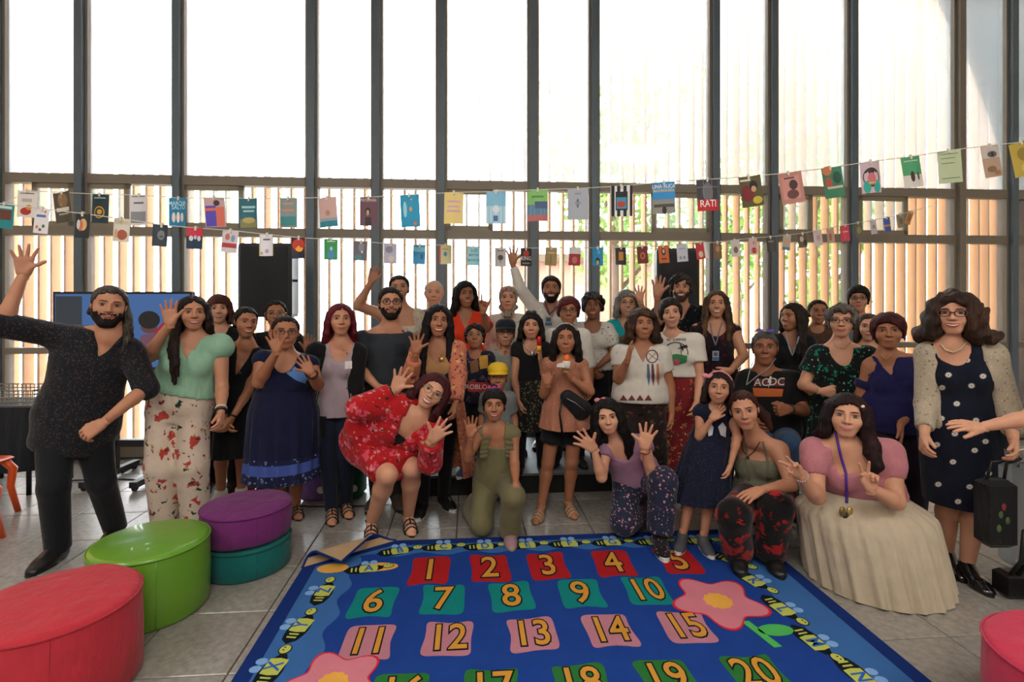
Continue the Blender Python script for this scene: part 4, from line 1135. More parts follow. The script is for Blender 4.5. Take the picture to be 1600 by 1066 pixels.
        flat(pet(1.06), T + .003, pedge, 'flower_outline'); flat(pet(1.), T + .0036, petal, 'flower_print')
        flat([(cx + r * .36 * (1 + .06 * math.cos(11 * t)) * math.cos(t), cy + r * .36 * (1 + .06 * math.cos(11 * t)) * math.sin(t)) for t in np.linspace(0, 6.283, 45)[:-1]], T + .0044, gold, 'flower_centre')
    fc = R(1122, 940); flower(fc[0], fc[1], .2, True); fc = R(520, 1068); flower(fc[0], fc[1], .17, False)
    # bees with letters
    def bee(ch, px, py, ang):
        c = R(px, py); a = math.radians(ang); L_ = .14; Wd = .05
        def X(p): return (c[0] + p[0] * math.cos(a) - p[1] * math.sin(a), c[1] + p[0] * math.sin(a) + p[1] * math.cos(a))
        body = [X((-L_, 0))] + [X((x, Wd * math.sin(math.pi * min(1, (x + L_) / (2 * L_) + .12)) ** .8)) for x in np.linspace(-L_ * .8, L_ * .62, 9)] + [X((x, -Wd * math.sin(math.pi * min(1, (x + L_) / (2 * L_) + .12)) ** .8)) for x in np.linspace(L_ * .62, -L_ * .8, 9)]
        for wx in (-.02, .03): flat([X((wx + .022 * math.cos(t), Wd + .022 + .026 * math.sin(t))) for t in np.linspace(0, 6.283, 15)[:-1]], T + .0010, sky, 'bee_wing')
        b = flat(body, T + .0012, blk, 'bee_body')
        flat([X((x, y)) for x, y in ((-.045, -Wd * .8), (.05, -Wd * .84), (.058, 0), (.05, Wd * .84), (-.045, Wd * .8), (-.052, 0))], T + .002, yel, 'bee_panel', b)
        for sx_ in (-.073, -.097): flat([X((sx_, -.022)), X((sx_ + .01, -.024)), X((sx_ + .01, .024)), X((sx_, .022))], T + .002, yel, 'bee_stripe', b)
        flat([X((L_ * .83 + .034 * math.cos(t), .012 + .029 * math.sin(t))) for t in np.linspace(0, 6.283, 17)[:-1]], T + .0018, blk, 'bee_head_outline', b)
        flat([X((L_ * .83 + .029 * math.cos(t), .012 + .024 * math.sin(t))) for t in np.linspace(0, 6.283, 17)[:-1]], T + .0024, yel, 'bee_head', b)
        for e in (-.006, .012): flat([X((L_ * .83 + e + .004 * math.cos(t), .018 + .005 * math.sin(t))) for t in np.linspace(0, 6.283, 9)[:-1]], T + .003, blk, 'bee_eye', b)
        v, f = text_mesh(ch, .02); la = ang
        mesh_obj('letter', [R2W((*X((.004 + x * .075, y * .095)), T + .0032)) for x, y in v], f, pile('letter blue', '#2b62b8'), b, False)
    for ch, px, py, an in (('A', 560, 888, 12), ('B', 624, 861, 14), ('C', 692, 855, 4), ('D', 757, 854, 4), ('E', 823, 852, 4), ('F', 889, 850, 2), ('G', 956, 848, 2), ('H', 1022, 847, 2), ('I', 1093, 846, 0),
                           ('J', 1143, 876, -52), ('K', 1177, 908, -70), ('L', 1222, 952, -78), ('M', 1272, 1004, -80), ('N', 1344, 1058, -85), ('Z', 507, 924, 84), ('Y', 471, 978, 78), ('X', 428, 1043, 80)):
        if ch != 'A': bee(ch, px, py, an)
    bee('A', 575, 889, 8)
    # hive patch next to the fold and the folded-over corner
    hp = R(590, 886); flat([(hp[0] + .12 * math.cos(t), hp[1] + .05 * math.sin(t)) for t in np.linspace(0, 6.283, 30)[:-1]], T + .0006, gold, 'hive_print'); hp = R(520, 888); flat([(hp[0] + .09 * math.cos(t), hp[1] + .055 * math.sin(t)) for t in np.linspace(0, 6.283, 30)[:-1]], T + .0006, gold, 'hive_print')
    A = np.array([fold_a[0], fold_a[1]]); B = np.array([fold_b[0], fold_b[1]]); C0 = np.array([x0, yf])
    n = unit(np.array([-(B - A)[1], (B - A)[0]])); h0 = (C0 - A) @ n; foot = A + (B - A) * (((C0 - A) @ (B - A)) / ((B - A) @ (B - A)))
    rad = .035; v = []; NS, NT = 14, 12
    for k in range(2):                                  # two skins: backing (up) and pile (down)
        for i in range(NS + 1):
            s_ = i / NS * abs(h0); wid = 1 - i / NS
            arc = math.pi * rad
            if s_ < arc: th = s_ / rad; off = rad * math.sin(th); z = rad - rad * math.cos(th)
            else: off = -(s_ - arc); z = 2 * rad * (1 - .55 * (s_ - arc) / max(.01, abs(h0) - arc)) + .012 * math.sin(5 * s_)
            for j in range(NT + 1):
                base = A + (B - A) * (((foot - A) @ (B - A)) / ((B - A) @ (B - A)) * (1 - wid) + wid * j / NT)
                p = base + n * np.sign(h0) * off; v.append(R2W((p[0], p[1], T * .5 + z + (.006 if k else -.003))))
    m1 = (NS + 1) * (NT + 1); q = lambda i, j: i * (NT + 1) + j
    mesh_obj('folded_corner', v[m1:], [(q(i, j), q(i, j + 1), q(i + 1, j + 1), q(i + 1, j)) for i in range(NS) for j in range(NT)], backing, root)
    mesh_obj('folded_pile', v[:m1], [(q(i, j), q(i + 1, j), q(i + 1, j + 1), q(i, j + 1)) for i in range(NS) for j in range(NT)], edge, root)
    rim = [v[m1 + q(i, 0)] for i in range(NS)] + [v[m1 + q(NS, 0)]] + [v[m1 + q(i, NT)] for i in range(NS - 1, -1, -1)]
    MB().tube(rim, .007, 6).build('binding', edge, root, True)
rug_build()

# ------------------------------------------------------------------ poufs
def pouf(c, r, h, z0, mat, pip, label, seam=True, zlabel=None, soft=.03, grp='round poufs on the floor', tip=0.):
    root = empty('pouf', (c[0], c[1], z0)); tag(root, label, 'pouf', grp)
    s = soft; prof = [(r * .5, 0), (r - .012, 0), (r, .015), (r + .004, h * .5), (r, h - s)] + [(r - s + s * math.cos(a), h - s + s * math.sin(a)) for a in np.linspace(.3, 1.45, 5)] + [(r * .75, h + .004), (r * .4, h + .012), (.03, h + .014)]
    b = MB().lathe(prof, (c[0], c[1], z0), 64); rs = np.random.RandomState(int(r * 1e4) + int(h * 99) + int(c[0] * 50))
    v = np.array(b.v); k = rs.randn(6, 3) * 14
    for q in k: v += (np.sin(v @ q + q[0])[:, None] * .0016) * np.array([.5, .5, 1])
    def lean(m):            # one edge of the base propped on the rug
        m.v = [(x, y, z + tip * min(1., max(0., (c[0] + r - x) / (1.6 * r)))) for x, y, z in m.v]; return m
    b.v = [tuple(x) for x in v]; lean(b).build('cushion', mat, root, True)
    if seam:
        lean(MB().tube([(c[0] + (r + .001) * math.cos(a), c[1] + (r + .001) * math.sin(a), z0 + h - s * .6) for a in np.linspace(0, 2 * math.pi, 65)[:-1]], .005, 6, closed=True)).build('piping', pip, root, True)
    lean(MB().tube([(c[0] + r * math.cos(.9) * 1.004, c[1] - r * math.sin(.9) * 1.004, z0 + z) for z in np.linspace(.02, h - .03, 6)], .003, 5)).build('side_seam', pip, root, True)
def fabric(nm, c, rough=.85, coat=0): return cloth(nm, c, rough=rough, fold=.45) if not coat else plain(nm, c, rough, .08, 0, 6, .08, coat)
pouf((-1.87, 2.19), .3, .37, 0, fabric('coral red suede', '#b02c38'), fabric('coral red piping', '#a82533'), 'large coral red suede pouf beside the green one')
pouf((-1.865, 2.775), .268, .36, 0, fabric('lime green leatherette', '#5f9020', .35, .25), fabric('green piping', '#57901a', .4, .1), 'shiny lime green leatherette pouf between the red and purple ones')
pouf((-1.59, 3.225), .245, .175, 0, fabric('dark teal canvas', '#0d5f5c'), fabric('teal piping', '#0b4d4b'), 'dark teal canvas pouf underneath the purple one', soft=.02)
pouf((-1.592, 3.227), .248, .18, .192, fabric('plum purple canvas', '#6a2564'), fabric('plum piping', '#5e1d5a'), 'plum purple canvas pouf stacked on the dark teal one', soft=.02)
pouf((1.97, 1.8), .3, .37, 0, fabric('raspberry pink suede', '#b82e48'), fabric('raspberry piping', '#b02a48'), 'raspberry pink suede pouf propped on the rug edge near the black purse', tip=.016)

# dotted seat cubes behind the group
def cube(px0, px1, pyb, h, mat, dot, label):
    a, b = floor_pt(px0, pyb), floor_pt(px1, pyb); w = b[0] - a[0]; root = empty('seat_cube', ((a[0] + b[0]) / 2, a[1] + w / 2, 0)); tag(root, label, 'stool', 'dotted seat cubes')
    m = MB(); e = .02; m.add(*cube_bev(a[0], a[1], 0, b[0], a[1] + w, h, e)); m.build('cushion', mat, root, True)
    for k, (u, z) in enumerate(((.22, .62), (.78, .3), (.6, .88))):
        MB().lathe([(.028, 0), (.028, .003)], (0, 0, 0), 18, Matrix.Translation((a[0] + w * u, a[1] - .0, h * z)) @ Matrix.Rotation(math.radians(90), 4, 'X')).build('dot', dot, root)
def cube_bev(x0, y0, z0, x1, y1, z1, e):
    v = []; 
    for z, i in ((z0, e), (z0 + e, 0), (z1 - e, 0), (z1, e)):
        v += [(x0 + i, y0 + i, z), (x1 - i, y0 + i, z), (x1 - i, y1 - i, z), (x0 + i, y1 - i, z)]
    f = [(3, 2, 1, 0), (12, 13, 14, 15)] + [(k * 4 + j, k * 4 + (j + 1) % 4, k * 4 + 4 + (j + 1) % 4, k * 4 + 4 + j) for k in range(3) for j in range(4)]
    return v, f
cube(469, 510, 784, .3, cloth('lilac canvas', '#7a5a9c'), plain('pale dot', '#cfc9b8', .8), 'lilac seat cube with pale dots behind the red-haired woman')
cube(522, 562, 781, .3, cloth('bottle green canvas', '#1c5a43'), plain('pale dot', '#cfc9b8', .8), 'bottle green seat cube with pale dots beside the lilac one')
# ------------------------------------------------------------------ equipment and loose things
M_BLACK = plain('black plastic', '#141416', .45, .1); M_DARK = plain('dark grey metal', '#26282b', .4, .1, .5); M_CHROME = plain('steel', '#9a9a98', .25, .05, .9)
# television on its stand
def tv():
    d = 4.75; a, b = P(83, 456, d), P(300, 580, d); c = V3((a[0] + b[0]) / 2, d, 0)
    r = empty('television', c); tag(r, 'flat television on a black stand showing a blue picture, behind the bearded man', 'television')
    MB().box((a[0], d, b[2]), (b[0], d + .05, a[2])).build('housing', M_BLACK, r)
    sc = MB().box((a[0] + .02, d - .003, b[2] + .035), (b[0] - .02, d + .001, a[2] - .02)).build('screen', emit('screen blue', '#4f7fc4', .42), r)
    def dec(px, col, nm, k): 
        m = MB(); n = len(px); m.add([P(x, y, d - .004 - k * .0006) for x, y in px], [tuple(range(n))]); m.build(nm, emit('screen ' + col, col, .42), sc)
    dec([(87, 463), (128, 463), (128, 572), (87, 572)], '#3c4650', 'picture_dark', 0)
    dec([(285, 470), (295, 480), (272, 540), (240, 520), (262, 495)], '#c02a38', 'picture_red', 0)
    dec([(233 + 17 * math.cos(t), 500 + 14 * math.sin(t)) for t in np.linspace(0, 6.283, 20)[:-1]], '#1d1a20', 'picture_hair', 2)
    dec([(233 + 13 * math.cos(t), 512 + 9 * math.sin(t)) for t in np.linspace(0, 6.283, 20)[:-1]], '#7a4a48', 'picture_face', 1)
    dec([(215, 560), (220, 524), (246, 520), (256, 560)], '#8a5870', 'picture_shirt', 0)
    for x in (c[0] - .12, c[0] + .3): MB().box((x - .025, d + .05, .06), (x + .025, d + .1, 1.3)).build('post', M_BLACK, r)
    for x in (c[0] - .12, c[0] + .3): MB().box((x - .03, d - .3, .03), (x + .03, d + .35, .08)).build('foot', M_BLACK, r)
    MB().box((c[0] - .12, d + .05, .28), (c[0] + .3, d + .09, .34)).build('crossbar', M_BLACK, r)
    for x in (c[0] - .12, c[0] + .3):
        for y in (d - .27, d + .32): MB().lathe([(.03, -.012), (.03, .012)], (0, 0, 0), 16, Matrix.Translation((x, y, .03)) @ Matrix.Rotation(1.5708, 4, 'Y')).build('caster', M_DARK, r)
tv()
def speaker(x0, y0, x1, y1, d, label, kx=0):
    a, b = P(x0, y0, d), P(x1, y1, d); w = b[0] - a[0]; c = V3((a[0] + b[0]) / 2, d, 0)
    r = empty('loudspeaker', c); tag(r, label, 'loudspeaker', 'loudspeakers on poles by the windows')
    e = .03; v = []; 
    for z, s in ((b[2], .96), (b[2] + .03, 1), (a[2] - .03, 1), (a[2], .96)):
        for x, y in ((-w / 2, .02), (-w / 2 + e, 0), (w / 2 - e, 0), (w / 2, .02), (w * .36, .34), (-w * .36, .34)): v.append((c[0] + x * s, d + y, z))
    f = [tuple(range(6))[::-1], tuple(range(18, 24))] + [(k * 6 + j, k * 6 + (j + 1) % 6, k * 6 + 6 + (j + 1) % 6, k * 6 + 6 + j) for k in range(3) for j in range(6)]
    mesh_obj('cabinet', v, f, M_BLACK, r, False); h = a[2] - b[2]
    MB().box((c[0] - w * .43, d - .006, b[2] + h * .05), (c[0] + w * .43, d + .004, a[2] - h * .05)).build('grille', plain('speaker grille', '#1b1c1f', .6, .2, .3, 60), r)
    MB().tube([(c[0] + w * .47, d + .05, b[2] + h * .5), (c[0] + w * .52, d + .1, b[2] + h * .5), (c[0] + w * .47, d + .16, b[2] + h * .5)], .012, 8).build('side_handle', M_DARK, r)
    st = empty('speaker_stand', c + V3(0, .16, 0)); tag(st, 'black tripod stand under ' + label.replace('black ', 'the ', 1), 'stand', 'speaker stands'); cc = c + V3(0, .16, 0)
    MB().tube([cc + V3(0, 0, .25), cc + V3(0, 0, b[2] - .002)], .018, 10).build('pole', M_DARK, st, True)
    for k in range(3):
        t = .5 + k * 2.094; p = cc + V3(.3 * math.cos(t), .3 * math.sin(t), .012); MB().tube([cc + V3(0, 0, .55), p], .012, 8).build('leg', M_DARK, st, True)
        MB().tube([cc + V3(0, 0, .28), (cc + V3(0, 0, .55) + p) / 2], .008, 6).build('brace', M_DARK, st, True)
speaker(370, 380, 455, 496, 4.85, 'black loudspeaker behind the woman with glasses and both palms up')
speaker(1027, 388, 1094, 500, 5.32, 'black loudspeaker behind the curly-haired man in the dotted shirt')
# table under a dark cloth with a wire basket at the left edge
def ltable():
    d = 4.35; a = P(-90, 640, d); b = P(46, 640, d); zt = .72; c = V3((a[0] + b[0]) / 2, d, 0)
    r = empty('side_table', c); tag(r, 'small table under a dark cloth behind the bearded man', 'table')
    MB().box((a[0], d, zt - .03), (b[0], d + .5, zt)).build('tabletop', M_BLACK, r)
    for x in (a[0] + .04, b[0] - .04):
        for y in (d + .04, d + .46): MB().tube([(x, y, 0), (x, y, zt - .03)], .018, 8).build('leg', M_DARK, r, True)
    v = []; n = 60; pts = []
    for i in range(n + 1):
        t = i / n * 3
        if t < 1: p = (b[0] + .012, d + .5 * (1 - t) )
        elif t < 2: p = (b[0] + .012 - (b[0] - a[0] + .024) * (t - 1), d - .012)
        else: p = (a[0] - .012, d + .5 * (t - 2))
        pts.append(p)
    for k, z in enumerate((zt + .004, zt - .2, .42, .2)):
        for i, p in enumerate(pts): w = .012 * k * math.sin(i * 1.1); v.append((p[0] + w * .6, p[1] - abs(w) * .5, z + .01 * math.sin(i * .7) * (k == 3)))
    m = n + 1; f = [(k * m + i, k * m + i + 1, (k + 1) * m + i + 1, (k + 1) * m + i) for k in range(3) for i in range(n)]
    mesh_obj('tablecloth', v, f, cloth('charcoal cloth', '#1d2126'), r)
    bk = empty('wire_basket', (c[0], d + .2, zt)); tag(bk, 'grey wire basket on the dark cloth table', 'basket')
    x0, x1, y0, y1, z0, z1 = a[0] + .05, b[0] - .01, d + .04, d + .4, zt + .006, zt + .13
    for z in np.linspace(z0, z1, 5): MB().tube([(x0, y0, z), (x1, y0, z), (x1, y1, z), (x0, y1, z)], .005, 5, closed=True).build('wire', M_CHROME, bk)
    for x in np.linspace(x0, x1, 18): MB().tube([(x, y0, z1), (x, y0, z0), (x, y1, z0), (x, y1, z1)], .004, 5).build('wire', M_CHROME, bk)
ltable()
# orange stool, partly 
def stool(cx, cy, label):
    r = empty('orange_stool', (cx, cy, 0)); tag(r, label, 'stool', 'orange plastic stools'); m = plain('orange plastic', '#e0561c', .35, .06, coat=.2)
    h = .43; w = .2
    MB().add(*cube_bev(cx - w, cy - w, h - .035, cx + w, cy + w, h, .015)).build('seat', m, r, True)
    for sx in (-1, 1):
        for sy in (-1, 1):
            MB().tube([(cx + sx * (w - .04), cy + sy * (w - .04), h - .03), (cx + sx * (w - .005), cy + sy * (w - .005), h - .1), (cx + sx * (w - .015), cy + sy * (w - .015), .2), (cx + sx * (w + .015), cy + sy * (w + .015), 0)], [.03, .03, .024, .02], 10).build('leg', m, r, True)
stool(-3.93, 3.83, 'orange plastic stool with curved legs close to the dark cloth table')
stool(-3.62, 3.38, 'orange plastic stool with curved legs between the other stool and the coral red pouf')
# floor cables
def cable(pts, label, r=.006):
    q = [floor_pt(x, y) + V3(0, 0, r) for x, y in pts]; out = []
    for i in range(len(q) - 1):
        p0, p1, p2, p3 = q[max(i - 1, 0)], q[i], q[i + 1], q[min(i + 2, len(q) - 1)]
        for t in np.linspace(0, 1, 8)[:-1]: out.append(.5 * (2 * p1 + (p2 - p0) * t + (2 * p0 - 5 * p1 + 4 * p2 - p3) * t * t + (3 * p1 - p0 - 3 * p2 + p3) * t ** 3))
    o = MB().tube(out + [q[-1]], r, 6).build('floor_cable', M_BLACK, None, True); tag(o, label, 'cable', 'cables on the tiles')
cable([(100, 752), (190, 750), (262, 754), (340, 756), (400, 752), (470, 758)], 'black cable running straight along the tiles behind the trouser legs')
cable([(190, 740), (215, 728), (250, 722), (300, 728), (350, 722)], 'black cable looping near the television stand foot')
cable([(400, 738), (420, 762), (455, 788), (505, 793), (575, 791)], 'black cable curving past the lilac seat cube')
# orange bag behind the women
def obag():
    q = floor_pt(391, 765); r = empty('orange_bag', q); tag(r, 'crumpled orange bag on the tiles behind the woman in black', 'bag')
    F = Fld(q + V3(-.14, -.1, -.01), q + V3(.14, .12, .26), .012); F.ell(q + V3(0, 0, .1), (.072, .06, .115), k=.02); F.ell(q + V3(.025, 0, .15), (.048, .045, .065), k=.03)
    _, X, Y, Z = F.box(F.lo, F.lo + 9); F.D = np.maximum(F.D + (.006 * np.sin(X * 60 + Z * 40) * np.sin(Y * 55 + Z * 30)).astype(np.float32), -Z + .002); v, f = F.mesh(); mesh_obj('pouch', v, f, cloth('orange nylon', '#d8481c', rough=.5), r)
    MB().tube([q + V3(-.05, 0, .19), q + V3(-.03, 0, .27), q + V3(.04, 0, .27), q + V3(.06, 0, .2)], .006, 6).build('handle', plain('orange strap', '#b53a15', .6), r, True)
obag()
# chair for the seated man
def chair():
    c = P(1202, 700, 4.28); c[2] = 0; r = empty('chair', c); tag(r, 'dark metal chair under the seated man in the band shirt', 'chair')
    MB().add(*cube_bev(c[0] - .22, c[1] - .22, .395, c[0] + .22, c[1] + .22, .43, .01)).build('seat', M_BLACK, r)
    MB().add(*cube_bev(c[0] - .21, c[1] + .2, .62, c[0] + .21, c[1] + .235, .9, .01)).build('backrest', M_BLACK, r)
    for sx in (-1, 1):
        MB().tube([(c[0] + sx * .2, c[1] - .2, 0), (c[0] + sx * .2, c[1] - .19, .4)], .014, 8).build('leg', M_DARK, r, True)
        MB().tube([(c[0] + sx * .2, c[1] + .24, 0), (c[0] + sx * .2, c[1] + .2, .44), (c[0] + sx * .2, c[1] + .22, .88)], .014, 8).build('leg', M_DARK, r, True)
chair()

# ------------------------------------------------------------------ strings of book-cover cards
PR = {}
def pc(col): 
    if col not in PR: PR[col] = plain('print ' + col, col, .6, .06)
    return PR[col]
def card(cx, y0, y1, w, tilt, base, prims, label, real_h, grp, dd=None):
    d = dd or real_h * FPX / (y1 - y0); k = d / FPX; hw, hh = w / 2 * k, (y1 - y0) / 2 * k; c = P(cx, (y0 + y1) / 2, d); t = math.radians(tilt)
    rs = random.Random(int(cx * 7 + y0)); sw = rs.uniform(-.25, .25); bow = rs.uniform(-.008, .008)
    def X(u, v, z): 
        x, zz = u * hw, v * hh; return c + V3((x * math.cos(t) + zz * math.sin(t)), x * sw + bow * (1 - u * u) * 2 - z, -x * math.sin(t) + zz * math.cos(t))
    r = empty('book_cover_card', c); tag(r, label, 'card', grp); n = 6; v = [X(-1 + 2 * i / n, s, z) for z in (0, .0015) for s in (-1, 1) for i in range(n + 1)]; m = n + 1
    f = [(i, m + i, m + i + 1, i + 1) for i in range(n)] + [(2 * m + i, 2 * m + i + 1, 3 * m + i + 1, 3 * m + i) for i in range(n)]
    f += [(i, i + 1, 2 * m + i + 1, 2 * m + i) for i in range(n)] + [(m + i, 3 * m + i, 3 * m + i + 1, m + i + 1) for i in range(n)] + [(0, 2 * m, 3 * m, m), (n, m + n, 3 * m + n, 2 * m + n)]
    mesh_obj('sheet', v, [q[::-1] for q in f], pc(base), r, False)
    for i, p in enumerate(prims):
        z = .0022 + i * .0005; kd = p[0]
        if kd == 'r':
            _, u0, v0, u1, v1, col = p; q = []; ns = 4
            for s in (v0, v1): q += [X(u0 + (u1 - u0) * a / ns, s, z) for a in range(ns + 1)]
            mesh_obj('printed_panel', q, [(a, a + 1, ns + 2 + a, ns + 1 + a) for a in range(ns)], pc(col), r, False)
        elif kd == 'o':
            _, u, v_, ru, rv, col = p; q = [X(u, v_, z)] + [X(u + ru * math.cos(a), v_ + rv * math.sin(a), z) for a in np.linspace(0, 6.283, 17)[:-1]]
            mesh_obj('printed_shape', q, [(0, 1 + a, 1 + (a + 1) % 16) for a in range(16)], pc(col), r, False)
        else:
            _, tx, u, v_, sz, col = p; tv_, tf = text_mesh(tx, .01); mesh_obj('printed_title', [X(u + x * sz, v_ + y * sz * hw / hh * 1.25, z) for x, y in tv_], tf, pc(col), r, False)
    # small peg that holds the card on the string
    q = X(0, 1, 0); MB().box(tuple(q + V3(-.006, -.008, -.018)), tuple(q + V3(.006, .008, .012))).build('clip', pc('#d8d2c4'), r)
    return X(0, 1, -.004)
G1, G2 = 'large cards on the upper string', 'small cards on the lower string'
